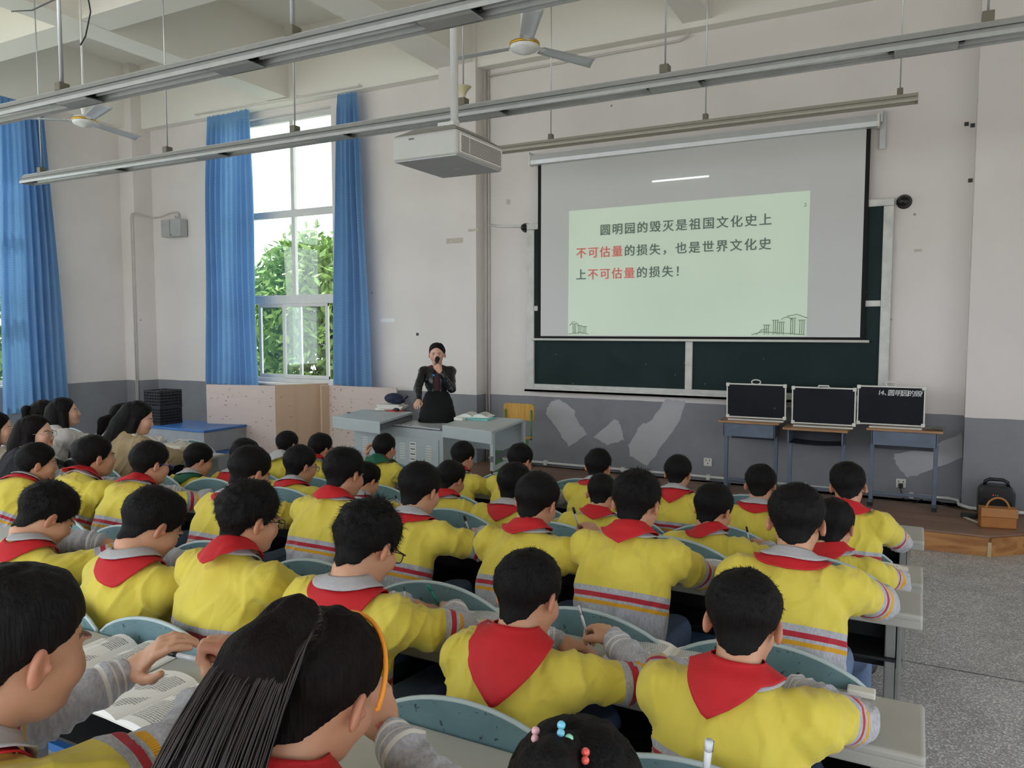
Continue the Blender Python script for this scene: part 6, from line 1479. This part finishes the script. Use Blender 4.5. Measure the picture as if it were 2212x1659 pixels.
# --- nearest row (bottom of the picture)
def girls():
    # girl far left with a low ponytail, playing with a pen
    loc = None; p = onz(62, 1368, 1.30); dep = depth_of(p)
    p = Vector(_c + ray(38, 1402) * 1.18)
    rz = math.radians(-6); L = (p.x, p.y)
    hl = to_local(Vector(_c + ray(282, 1452) * 1.60), L, rz); hr = to_local(Vector(_c + ray(532, 1462) * 1.50), L, rz)
    r = person('schoolgirl', 'girl at the far left front, twirling a pen between raised hands', group=G5, loc=L, rz=rz, hz=p.z, hd=.86, s=1.08, hs=1.10, head=(2, 12, 0), res=.0036, hair='low', line=([-.13, -.085, -.055, -.035, -.012, .008, .030, .055, .075, .12], [-.09, -.09, -.06, -.020, .004, .010, .022, .044, .058, .066]),
               hair_thick=.012, fade=.5, spikes=0, hands=[hl, hr], wr=[to_local(Vector(_c + ray(350, 1394) * 1.60), L, rz) - hl, to_local(Vector(_c + ray(520, 1410) * 1.50), L, rz) - hr], hand_n=[V3(-.2, -.5, .9), V3(.2, .2, .9)],
               curls=[(16, 22, 26, 30), (78, 82, 84, 86)], thumbs=['out', 'fist'], scarf=('under', 0, .02), collar=True, seat=.60, hair_seed=9, pole=[V3(-1, -.2, -.7), V3(.5, -.2, -1)], hair_ext=[((0, -.09, .02), (0, -.135, -.04), .045, .035), ((0, -.135, -.04), (.0, -.15, -.16), .034, .018)])
    r.update(loc=L, rz=rz); KIDS.append(('k1', r))
    pen(Vector(_c + ray(352, 1408) * 1.58), Vector(_c + ray(462, 1432) * 1.52), 'clear', 'pen with clear barrel held sideways by the girl at the far left front', .0052)
    # girl with the long ponytail
    p = Vector(_c + ray(695, 1494) * 1.22); L = (p.x, p.y); rz = math.radians(-4)
    hr = to_local(Vector(_c + ray(838, 1590) * 1.42), L, rz)
    r = person('schoolgirl', 'girl with a very long ponytail and an orange hairband, head on her hand', group=G5, loc=L, rz=rz, hz=p.z, hd=.86, s=1.06, hs=1.08, head=(6, 26, 4), res=.0045, hair='girl_tail', line=([-.13, -.085, -.055, -.035, -.012, .008, .030, .055, .075, .12], [-.075, -.075, -.05, -.020, .004, .012, .022, .044, .058, .066]),
               hair_thick=.011, fade=.5, spikes=0, hands=[V3(-.10, .26, .93), hr], wr=[None, unit(V3(-.35, .1, .6))], scarf=('band', 5, .06), seat=.58, hair_seed=12, pole=[V3(-1, -.45, -.55), V3(1, .25, -.35)], curls=[(28, 30, 34, 38), (30, 34, 38, 42)],
               hair_ext=[((0, -.07, .075), (0, -.115, .085), .030, .034), ((0, -.115, .085), (0, -.155, .03), .036, .046), ((0, -.155, .03), (0, -.175, -.12), .046, .058), ((0, -.175, -.12), (-.01, -.19, -.30), .058, .045), ((-.01, -.19, -.30), (-.01, -.20, -.42), .045, .014)])
    r.update(loc=L, rz=rz); KIDS.append(('k2', r)); T, hs = r['T'], r['hs']; rg = np.random.default_rng(5)
    paths = []
    for i in range(420):
        a = rg.uniform(0, 2 * np.pi); q = rg.uniform(.9, 1.12); cx, sx = math.cos(a) * q, math.sin(a) * q
        J_ = [((0, -.075, .08), .026), ((0, -.115, .088), .034), ((0, -.155, .03), .046), ((0, -.168, -.05), .054), ((0, -.175, -.12), .060), ((-.004, -.183, -.21), .054), ((-.01, -.19, -.30), .048), ((-.01, -.195, -.37), .034), ((-.01 + rg.normal(0, .01), -.20, -.44), .016)]
        P = []
        for k_, (c_, rr) in enumerate(J_):
            c_ = np.array(c_); ax_ = V3(1, 0, 0); ay_ = V3(0, .25, 1) if k_ < 2 else V3(0, 1, 0); P.append(T[0] + T[1] @ ((c_ + (ax_ * cx + unit(ay_) * sx) * rr + rg.normal(0, .0015, 3)) * hs))
        t = np.linspace(0, len(P) - 1, 26); P = np.array(P); P = np.stack([np.interp(t, range(len(P)), P[:, k_]) for k_ in range(3)], 1); P[1:-1] = (P[:-2] + P[1:-1] * 2 + P[2:]) / 4
        paths.append(P)
    M['tail'] = mat('glossy dark ponytail hair', srgb(30, 21, 18), .36, 0, .5, 60, spec=.5)
    Vs, Fs = strand_tubes(paths, .0018, .0006); o = np_mesh('ponytail_strands', Vs, Fs, M['tail'], parent=r['hair']); o['kind'] = 'stuff'
    M['orange'] = mat('orange hairband', srgb(240, 150, 40), .5)
    def arc(rad, y0, z0, tilt, n=28, a0=0, a1=360): return [T[0] + T[1] @ (np.array((math.cos(a) * .088, y0 + math.sin(a) * rad * math.sin(tilt), z0 + math.sin(a) * rad * math.cos(tilt))) * hs) for a in [math.radians(a0 + (a1 - a0) * i / n) for i in range(n + 1)]]
    MB().tube([T[0] + T[1] @ (V3(math.cos(a) * .0895, .020 + .012 * math.sin(a), .0 + max(0, math.sin(a)) * .118) * hs) for a in [math.radians(-14 + 208 * i / 30) for i in range(31)]], .0042, 8).build('hairband', M['orange'], r['o'])
    MB().tube([T[0] + T[1] @ (V3(math.cos(a) * .030, -.085, .082 + math.sin(a) * .030) * hs) for a in [2 * math.pi * i / 16 for i in range(16)]], .006, 6, closed=True).build('hair_tie', M['hair'], r['o'])
    # girl at the bottom edge with coloured beads
    p = Vector(_c + ray(1243, 1772) * 1.04); L = (p.x, p.y)
    r = person('schoolgirl', 'girl at the bottom edge with coloured beads in her dark hair', group=G5, loc=L, rz=0, hz=p.z, hd=.86, s=1.08, hs=1.08, head=(0, 26, 0), res=.005, hair='low', hair_thick=.014, fade=.6, spikes=0, scarf=('band', 0, .08), seat=.56, hair_seed=15,
               hair_ext=[((0, -.075, .075), (0, -.125, .06), .03, .03), ((0, -.125, .06), (0, -.15, -.06), .03, .018)])
    r.update(loc=L, rz=0); KIDS.append(('k3', r)); T, hs = r['T'], r['hs']; paths = []
    for i in range(380):                                   # combed strands running to the tie
        a = rg.uniform(-1.5, 1.5); z_ = rg.uniform(-.02, .10); st = np.array((math.sin(a) * .083, math.cos(a) * .075 * (1 if rg.random() < .7 else -1) - .0, z_)); en = np.array((0, -.088, .090)); P = []
        for t in np.linspace(0, 1, 12):
            q = st * (1 - t) + en * t - V3(0, -.014, .03); q = q / np.sqrt((q[0] / .0865) ** 2 + (q[1] / .103) ** 2 + (q[2] / .0925) ** 2) + V3(0, -.014, .03); P.append(T[0] + T[1] @ (q * hs))
        paths.append(P)
    Vs, Fs = strand_tubes(paths, .0014, .0010, 4); o = np_mesh('combed_strands', Vs, Fs, M['hair'], parent=r['hair']); o['kind'] = 'stuff'
    for (a, z_, c_) in ((-.30, .108, (236, 180, 190)), (-.02, .122, (120, 200, 226)), (.08, .110, (150, 224, 190)), (.26, .100, (232, 96, 86))):
        m = MB(); mt_ = mat('bead', srgb(*c_), .3, 0, 0, coat=.4)
        q = V3(a * .12, -.098 + .02 * abs(a), z_ - .012); m.sphere(T[0] + T[1] @ (q * hs), .0058, 10, 6); m.sphere(T[0] + T[1] @ ((q + V3(.003, -.005, -.008)) * hs), .0054, 10, 6)
        m.build('hair_bead', mt_, r['o'])
girls()
# --- fourth row
kid('k4', 1143, 1288, 150, Y4, .86, 'boy in the fourth row with his red scarf pulled into a large triangle', yaw=-6, pitch=24, roll=-4, rz=-.05, group=G4, scarf=('band', 14, .15, 80), pen_kind='clear', yk=1.42, res=.0045, hands=[V3(-.02, .22, .895), V3(.17, .20, .95)])
kid('k5', 1606, 1346, 162, Y4, .86, 'boy nearest the aisle in the fourth row, seen squarely from behind', yaw=2, pitch=26, rz=.0, group=G4, scarf=('band', -14, .085, 60), pens=False, yk=1.55, res=.0045, hands=[V3(-.07, .22, .892), V3(.08, .24, .892)])
kid('k6', 795, 1178, 148, Y4, .86, 'boy with black glasses and a green pen, fourth row', yaw=-4, pitch=30, rz=-.05, group=G4, scarf=('under', 28, .075), specs='specs_black', pen_kind='green', res=.0045, thick=.015, messy=.004, spike_len=.022)
kid('k7', 541, 1122, 136, Y4, .86, 'boy with black rectangular glasses in profile, fourth row', yaw=-16, pitch=14, rz=-.04, group=G4, scarf=('band', 20, .075, 70), specs='specs_black', pens=False, res=.0045, thick=.014, messy=.004, spike_len=.020, face=True)
kid('k8', 332, 1135, 134, Y4, .86, 'boy bent low over his desk beside the boy in rectangular glasses, fourth row', yaw=-12, pitch=34, rz=-.04, group=G4, scarf=('under', 30, .06), pens=False, res=.005, face=True)
kid('k9', 104, 1115, 122, Y4, .86, 'boy at the left end of the fourth row, head bowed in profile', yaw=-14, pitch=36, rz=-.04, group=G4, scarf=('under', 30, .04), pens=False, res=.005, face=True, spike_len=.018)
# --- third row
kid('k10', 1720, 1130, 122, Y3, .86, 'big boy nearest the aisle in the third row, grey collar over his scarf', yaw=2, pitch=22, group=G3, scarf=('under', 0, .0), pens=False, hsz=1.14, specs=None)
kid('k11', 1376, 1088, 107, Y3, .86, 'boy with short spiky hair and a round red scarf, third row second from the aisle', yaw=-4, pitch=20, group=G3, scarf=('band', 0, .05, 70), spike_len=.018)
kid('k12', 1160, 1086, 98, Y3, .86, 'boy in the third row raising his pen beside his cheek', yaw=-3, pitch=24, roll=3, group=G3, scarf=('band', -8, .03, 60), hands=[V3(-.05, .22, .892), V3(.20, .16, 1.0)])
kid('k13', 908, 1060, 95, Y3, .86, 'boy in the third row with a wide grey collar, directly below the teacher', yaw=-5, pitch=20, group=G3, scarf=('under', -25, .05), hands=[V3(-.05, .22, .892), V3(.20, .20, .92)])
kid('k14', 745, 1025, 90, Y3, .86, 'boy leaning right with a white pen, third row in front of the steel desk', yaw=-5, pitch=18, roll=-4, group=G3, scarf=('band', 0, .035, 70), pen_kind='white', spike_len=.018, hands=[V3(-.16, .20, .92), V3(.10, .24, .90)])
kid('k15', 541, 1021, 92, Y3, .86, 'round-headed boy in the third row below the pinkish boards', yaw=-10, pitch=24, group=G3, scarf=('under', 20, .03), pens=False)
kid('k16', 327, 1003, 82, Y3, .86, 'boy with blue glasses and shaved neck, third row left part', yaw=-12, pitch=12, group=G3, scarf=('band', 10, .06, 80), specs='specs_blue', pens=False, fade=.15)
kid('k17', 207, 988, 82, Y3, .86, 'boy with a flat top haircut and red scarf, third row below the trench coat woman', yaw=-16, pitch=2, group=G3, scarf=('band', 10, .05, 80), pens=False, fade=.12, face=True)
kid('k18', 83, 1002, 78, Y3, .86, 'boy at the left end of the third row, in profile', yaw=-26, pitch=6, group=G3, scarf=('under', -40, .03), pens=False, face=True)
# --- second row
kid('k19', 1800, 1138, 82, Y2 - .06, .72, 'child with smooth hair half hidden behind the big boy, second row by the aisle', yaw=-8, pitch=26, group=G2, hair='low', scarf=('band', -20, .07, 70), pens=False, hsz=1.02)
kid('k20', 1542, 1102, 84, Y2, .72, 'boy holding a dark pen out to his right, second row', yaw=-18, pitch=24, group=G2, scarf=('band', -10, .03, 70), thick=.014, hands=[V3(-.05, .22, .755), V3(.20, .22, .80)])
kid('k22', 1300, 1068, 67, Y2, .72, 'boy with very short cropped hair in the second row', yaw=2, pitch=24, group=G2, scarf=('band', 10, .04, 70), pens=False, thick=.006, fade=.3, spike_len=.006)
kid('k21', 1112, 1050, 76, Y2, .72, 'boy in the second row behind the raised pen, white collar over scarf', yaw=-4, pitch=16, group=G2, scarf=('under', 0, .06), pens=False)
kid('k23', 975, 1037, 62, Y2, .72, 'boy in the second row with a dark pen, just right below the teacher', yaw=-8, pitch=22, group=G2, scarf=('band', -10, .03, 70))
kid('k24', 792, 1038, 60, Y2, .72, 'boy in the second row mostly hidden behind a bigger boy with a white pen', yaw=-12, pitch=26, group=G2, scarf=('under', 0, .05))
kid('k25', 651, 1006, 72, Y2, .72, 'smooth-haired boy with glasses in the second row below the scarred board', yaw=-20, pitch=14, group=G2, hair='low', scarf=('under', 0, .02), specs='specs_blue', pens=False)
kid('k26', 430, 995, 62, Y2 - .1, .72, 'boy with a green and white collar edge, second row near the handbag', yaw=-20, pitch=20, group=G2, scarf=('under', 0, .05, 62, 'scarf_green'), pens=False, fade=.15, face=True)
kid('k27', 530, 988, 70, Y2 + .1, .72, 'boy with floppy hair hidden behind the round-headed boy', yaw=-8, pitch=26, group=G2, hair='low', scarf=('under', 0, .05), pens=False, hsz=1.05)
# --- row nearest the stage
kid('k28', 1832, 1052, 78, Y1 - .15, .72, 'boy nearest the aisle in the row closest to the stage, red scarf', yaw=2, pitch=24, roll=-5, group=G1, scarf=('band', 25, .03, 70), pens=False, hsz=1.05, thick=.014)
kid('k29', 1643, 1050, 66, Y1, .72, 'boy with glasses and a white collar, closest row second from the aisle', yaw=0, pitch=22, group=G1, scarf=('under', 0, .02), specs='specs_blue', pens=False)
kid('k30', 1465, 1024, 59, Y1, .72, 'boy with a pale collar writing, closest row third from the aisle', yaw=-2, pitch=16, group=G1, scarf=('under', 0, .06), hands=[V3(-.05, .22, .755), V3(.18, .22, .80)])
kid('k31', 1293, 1009, 58, Y1, .72, 'boy with no scarf showing, closest row fourth from the aisle', yaw=0, pitch=12, group=G1, scarf=('under', 0, .0), pens=False)
kid('k32', 1124, 996, 57, Y1, .72, 'boy with glasses in the closest row, right of the grey desk', yaw=-14, pitch=24, group=G1, scarf=('under', 0, .02), specs='specs_black', pen_kind='white')
kid('k33', 1000, 989, 53, Y1, .72, 'boy in the closest row below the right desk top, red scarf', yaw=-6, pitch=24, group=G1, scarf=('band', -10, .03, 70), hands=[V3(-.05, .22, .755), V3(.17, .22, .79)])
kid('k34', 832, 969, 50, Y1, .72, 'boy with a dark green hood before the steel cabinet, left hand raised', yaw=0, pitch=6, group=G1, scarf=('band', 40, .02, 40), hood='scarf_green', hands=[V3(-.30, .16, .90), V3(.22, .22, .78)], wr=[unit(V3(.2, .1, 1)), None], pole=[V3(-1, -.1, -.8), V3(1, -.45, -.55)])
kid('k35', 695, 969, 53, Y1, .72, 'boy with a red scarf down his back, closest row at the scarred board', yaw=-16, pitch=8, group=G1, scarf=('band', 10, .09, 70), pens=False, thick=.014)
kid('k36', 623, 961, 50, Y1, .72, 'boy with a pale grey hood at the left end of the closest row', yaw=-8, pitch=8, group=G1, scarf=None, hood='hood_grey', thick=.008)
K = dict(KIDS)
def w2l(r, x, y, z): return r
# --- women of the left block
M['trench'] = mat('tan trench cloth', srgb(168, 148, 112), .75, 0, .06, 10); M['white_blouse'] = mat('white blouse', srgb(206, 202, 198), .7, 0, .04, 10); M['black_wool'] = mat('black coat cloth', srgb(20, 22, 28), .85, 0, .15, 30)
M['white_bow'] = mat('white bow blouse', srgb(232, 230, 222), .6, 0, .03); M['beige_knit'] = mat('beige knit', srgb(178, 166, 150), .8, 0, .08, 40)
M['leather'] = mat('black leather jacket', srgb(14, 15, 20), .36, 0, .2, 14, spec=.5, coat=.25, bump=.25, bscale=40); M['maroon'] = mat('maroon blouse', srgb(64, 18, 30), .7, 0, .1, 20); M['black_skirt'] = mat('black skirt', srgb(10, 10, 12), .9, 0, .1)
LONG = [((0, -.05, .03), (0, -.085, -.06), .078, .075), ((0, -.085, -.06), (0, -.11, -.18), .078, .075), ((0, -.11, -.18), (0, -.13, -.32), .075, .045), ((.062, -.012, .0), (.07, -.03, -.10), .031, .030), ((.07, -.03, -.10), (.075, -.02, -.22), .030, .020), ((-.062, -.012, .0), (-.07, -.03, -.10), .031, .030), ((-.07, -.03, -.10), (-.075, -.02, -.22), .030, .020)]
BOB = [((0, -.05, .02), (0, -.075, -.06), .080, .080), ((0, -.075, -.06), (0, -.08, -.14), .080, .060), ((.063, -.008, .0), (.07, -.02, -.10), .031, .028), ((-.063, -.008, .0), (-.07, -.02, -.10), .031, .028)]
def woman(px, py, hz, label, name='woman', **kw):
    p = onz(px, py, hz); kw.setdefault('hs', 1.12); kw.setdefault('s', 1.16); loc = (p.x, p.y)
    r = person(name, label, group='seated women of the left block', loc=loc, hz=hz, hd=.82, seat=.44, skin='skin_fair', face=True, scarf=None, collar=False, spikes=0, jaw=.9, lean=.4, res=.0065, **kw); r.update(loc=loc, rz=kw.get('rz', 0)); return r
LW = ([-.13, -.085, -.055, -.035, -.012, .008, .030, .055, .075, .12], [-.11, -.11, -.10, -.07, -.035, -.015, .015, .045, .062, .068])
tw = woman(300, 905, 1.18, 'young woman in a tan trench coat looking down, long black hair', top='trench', hair='low', line=LW, head=(-34, 14, 0), rz=-.1, hair_ext=LONG, open_front=True, shirt_mat='white_bow', hands=[V3(-.1, .34, .86), V3(.05, .36, .86)])
bw_ = tw['neck'] + V3(.03, .125, -.075); m = MB()
for sx in (-1, 1):
    m.prism([bw_ + V3(0, 0, .008), bw_ + V3(0, 0, -.008), bw_ + V3(sx * .05, .01, -.024), bw_ + V3(sx * .055, .012, .020)], (0, .012, 0)); m.prism([bw_ + V3(0, 0, 0), bw_ + V3(sx * .012, 0, -.002), bw_ + V3(sx * .038, .006, -.085), bw_ + V3(sx * .012, .006, -.095)], (0, .008, 0))
m.sphere(tuple(bw_ + V3(0, .006, 0)), .012, 10, 6); m.build('bow', M['white_bow'], tw['o'])
woman(141, 892, 1.16, 'young woman in a white blouse with a black bob, gazing up at the screen', top='white_blouse', hair='low', line=LW, head=(-26, -8, 0), rz=-.1, hair_ext=BOB, hands=[V3(-.1, .36, .86), V3(.10, .40, .86)])
woman(80, 938, 1.14, 'woman in a black coat with round thin-framed glasses and long hair', top='black_wool', hair='long_brown', line=LW, head=(-40, -2, 0), rz=-.25, hair_ext=LONG, specs='specs_gold', hands=[V3(-.05, .34, .84), V3(.24, .30, .84)])
woman(-4, 928, 1.10, 'woman cut by the left edge of the picture, hand under her chin', top='beige_knit', hair='long_brown', line=LW, head=(-30, 0, 0), rz=-.1, hair_ext=BOB, hands=[V3(.0, .2, .9), V3(.06, .14, .96)])
woman(98, 896, 1.10, 'woman with a tied-up ponytail, mostly hidden behind the one in white', top='beige_knit', hair='low', head=(-20, 0, 0), hair_ext=[((0, -.08, .05), (0, -.13, .05), .02, .03), ((0, -.13, .05), (0, -.15, -.08), .03, .012)])
woman(268, 905, 1.08, 'woman in pale blue behind the trench coat woman, hair in a scrunchie', top='white_blouse', hair='long_brown', head=(-20, 20, 0), hair_ext=[((0, -.08, .0), (0, -.13, -.06), .03, .04), ((0, -.13, -.06), (0, -.13, -.16), .04, .02)])
# handbag on the left desk row
bagm = mat('cream leather', srgb(206, 198, 184), .45, 0, .05); p = onz(418, 975, .83); cb = empty('handbag', (p.x - .10, 4.33, .8205), -.15, 'cream leather handbag lying on the left block desk beside the trench coat woman', 'handbag')
MB().prism([(-.17, -.10, 0), (.17, -.10, 0), (.20, .10, 0), (-.14, .10, 0)], (.0, .03, .075)).build('bag_body', bagm, cb, bevel=.02, bseg=3)
MB().tube([(-.08, .0, .07), (-.06, .05, .10), (.06, .07, .10), (.1, .02, .08)], .006, 8).build('strap', bagm, cb); MB().box((.06, .03, .092), (.03, .006, .012)).build('clasp', M['alu'], cb)

# --- the teacher
tl = Vector(_c + ray(944, 766) * 8.05); rz = math.radians(-149); L = (tl.x, tl.y)
hR = to_local(Vector(_c + ray(904, 868) * 7.72), L, rz); hL = to_local(Vector(_c + ray(951, 804) * 7.84), L, rz)
# image-left arm is her right arm (local +x), resting on the desk; the other holds the microphone
tr = person('teacher', 'teacher in a black leather jacket speaking into a microphone behind the steel desk', group=None, loc=L, rz=rz, hz=tl.z, s=.95, hs=1.06, head=(-4, 2, 0), slim=.93, hem=tl.z - .46, stand=True, top='leather', scarf=None, collar=False, skin='skin_fair', face=True, hair='low', spikes=0, res=.0055, jaw=.9, open_front=True, shirt_mat='maroon', legs=False,
            hands=[hL, hR], pole=[V3(-.5, -.1, -1), V3(1, -.5, -.4)], wr=[unit(V3(.45, .25, .85)), unit(V3(.15, .8, -.25))], hand_n=[V3(-.3, .9, 0), V3(.2, .2, 1)], curls=[(75, 78, 80, 82), (20, 22, 26, 30)], hair_thick=.010, thumbs=['fist', 'hold'],
            line=([-.13, -.085, -.055, -.035, -.012, .008, .030, .055, .075, .12], [-.08, -.08, -.06, -.03, -.004, .006, .026, .050, .062, .068]), hair_ext=[((0, -.085, -.03), (0, -.115, -.04), .03, .036)])
pel = tr['pel']; sk = Field(pel - V3(.32, .3, .62), pel + V3(.32, .3, .30), .012)
n = 10
for i in range(n):
    t = i / (n - 1); sk.ell(pel + V3(0, 0, .20 - .60 * t), V3(.130 + .11 * t ** .6, .10 + .08 * t ** .6, .07), None, .05 if i else 0)
Vs, Fs = sk.surface(); a = np.arctan2(Vs[:, 1] - pel[1], Vs[:, 0] - pel[0]); lo_ = np.clip((pel[2] + .10 - Vs[:, 2]) / .3, 0, 1); rr = 1 + .035 * lo_ * np.sin(a * 26)
Vs[:, 0] = pel[0] + (Vs[:, 0] - pel[0]) * rr; Vs[:, 1] = pel[1] + (Vs[:, 1] - pel[1]) * rr
np_mesh('pleated_skirt', Vs, Fs, M['black_skirt'], parent=tr['o'])
for i in (-1, 1):
    MB().tube([(i * .08, 0, pel[2] - .3), (i * .08, 0, .32), (i * .08, -.01, .09)], [.062, .052, .034], 12).build('stocking_leg', M['black_skirt'], tr['o']); MB().sphere((i * .08, .045, .035), .042, 12, 8, (.9, 2.4, .85)).build('shoe', M['black'], tr['o'])
# lapels and zips of the leather jacket
J_ = tr['J']
mh = Vector(_c + ray(945, 775) * 7.86); mb = Vector(_c + ray(938, 806) * 7.84); ax = (mb - mh).normalized()
mic = empty('microphone', mh, 0, 'black handheld microphone with a blue end held by the teacher', 'microphone')
MB().sphere((0, 0, 0), .026, 16, 10).build('mesh_head', M['matte_black'], mic)
MB().tube([ax * .02, ax * .05, ax * .17], [.024, .016, .013], 12).build('mic_body', M['black'], mic)
MB().tube([ax * .165, ax * .185], .014, 12).build('end_cap', mat('blue plastic', srgb(30, 120, 190), .4), mic)

# --- books and small things on the desks
def book_for(key, dx, dy, rz, label, w_=.17, d_=.235, dz=0.0, **kw):
    r = K[key]; hd = r['hd'] if 'hd' in r else .86
    x, y = r['loc'][0] + dx, r['loc'][1] + dy
    return open_book('open_book', (x, y, hd + .0015 + dz), rz, w_, d_, label, 'book', group='open textbooks on the pupils desks', **kw)
book_for('k4', .30, .30, -.05, 'open textbook right of the boy with the large red triangle')
book_for('k6', .30, .31, .06, 'open textbook right of the boy with the green pen')
book_for('k7', .24, .31, -.1, 'sunlit open exercise book before the boy in rectangular glasses')
book_for('k10', .10, .31, 0, 'open textbook at the aisle end of the third row')
book_for('k11', .27, .33, .04, 'open textbook between the spiky-haired boy and the big boy')
book_for('k12', .28, .33, 0, 'open textbook before the boy raising his pen by his cheek')
book_for('k13', .25, .33, 0, 'open textbook before the boy below the teacher')
book_for('k14', -.22, .32, 0, 'open textbook left of the boy with the white pen')
book_for('k16', .20, .33, 0, 'open textbook before the boy with blue glasses')
book_for('k15', .25, .33, 0, 'open textbook right of the round-headed boy')
book_for('k20', .27, .37, 0, 'open textbook before the boy holding his dark pen out')
book_for('k19', .12, .37, 0, 'open textbook at the aisle end of the second row')
book_for('k28', .08, .37, .1, 'open textbook at the aisle end of the row nearest the stage')
book_for('k26', .15, .45, 0, 'open textbook before the boy with the green collar')
book_for('k30', .22, .36, 0, 'open textbook before the third boy from the aisle by the stage')
# two textbooks before the girl on the left
p = onz(175, 1455, .862); open_book('open_book', (p.x, 1.40, .8615), .10, .16, .23, 'open textbook with a curling page behind the far left girl head', 'book', group='open textbooks on the pupils desks', bow=.03)
p = onz(330, 1525, .862); open_book('open_book', (p.x, p.y + .02, .8615), -.06, .17, .24, 'open textbook under the raised hands of the far left girl', 'book', group='open textbooks on the pupils desks')
p = onz(430, 1213, .862); cse = empty('pencil_case', (p.x - .02, p.y - .02, .8612), .08, 'black zipped pencil case between the bowed boy and the boy in rectangular glasses', 'pencil case')
MB().bx(-.15, .15, -.05, .05, 0, .035).build('case_body', M['black'], cse, bevel=.012); MB().bx(-.14, .14, -.004, .004, .034, .0375).build('zip', M['alu'], cse)
M['clear_cap'] = glass_mat('clear plastic', (.85, .93, .95, 1), .25); M['cap_blue'] = mat('blue liquid', srgb(60, 160, 200), .3); M['cap_green'] = mat('green liquid', srgb(60, 190, 140), .3)
for (x, y, c_, lab) in ((1408, 1424, 'cap_blue', 'clear bottle-shaped ornament with blue filling on the fourth row desk'), (1412, 1440, 'cap_green', 'clear bottle-shaped ornament with green filling on the fourth row desk')):
    p = onz(x, y + 6, .86); rt = empty('glass_ornament', (p.x, p.y, .8605), 0, lab, 'ornament')
    MB().lathe([(.0, 0), (.010, .001), (.011, .018), (.006, .026), (.0045, .034), (.006, .040), (.0, .041)], seg=14).build('bottle', M['clear_cap'], rt); MB().lathe([(.0, .002), (.008, .003), (.008, .014), (.0, .0145)], seg=12).build('filling', M[c_], rt)
p = onz(1862, 1492, .86); o = MB().bx(-.035, .035, -.02, .02, 0, .018).build('eraser', M['white_plastic'], bevel=.004); o.location = (p.x, p.y - .03, .8605); tag(o, 'pale eraser box at the aisle end of the fourth row desk', 'eraser')
# foreground pen sticking up at the bottom right
pen(Vector(_c + ray(1522, 1700) * 1.02), Vector(_c + ray(1532, 1600) * 1.0), 'clear', 'clear pen with a black clip sticking up at the bottom edge of the picture', .0050)
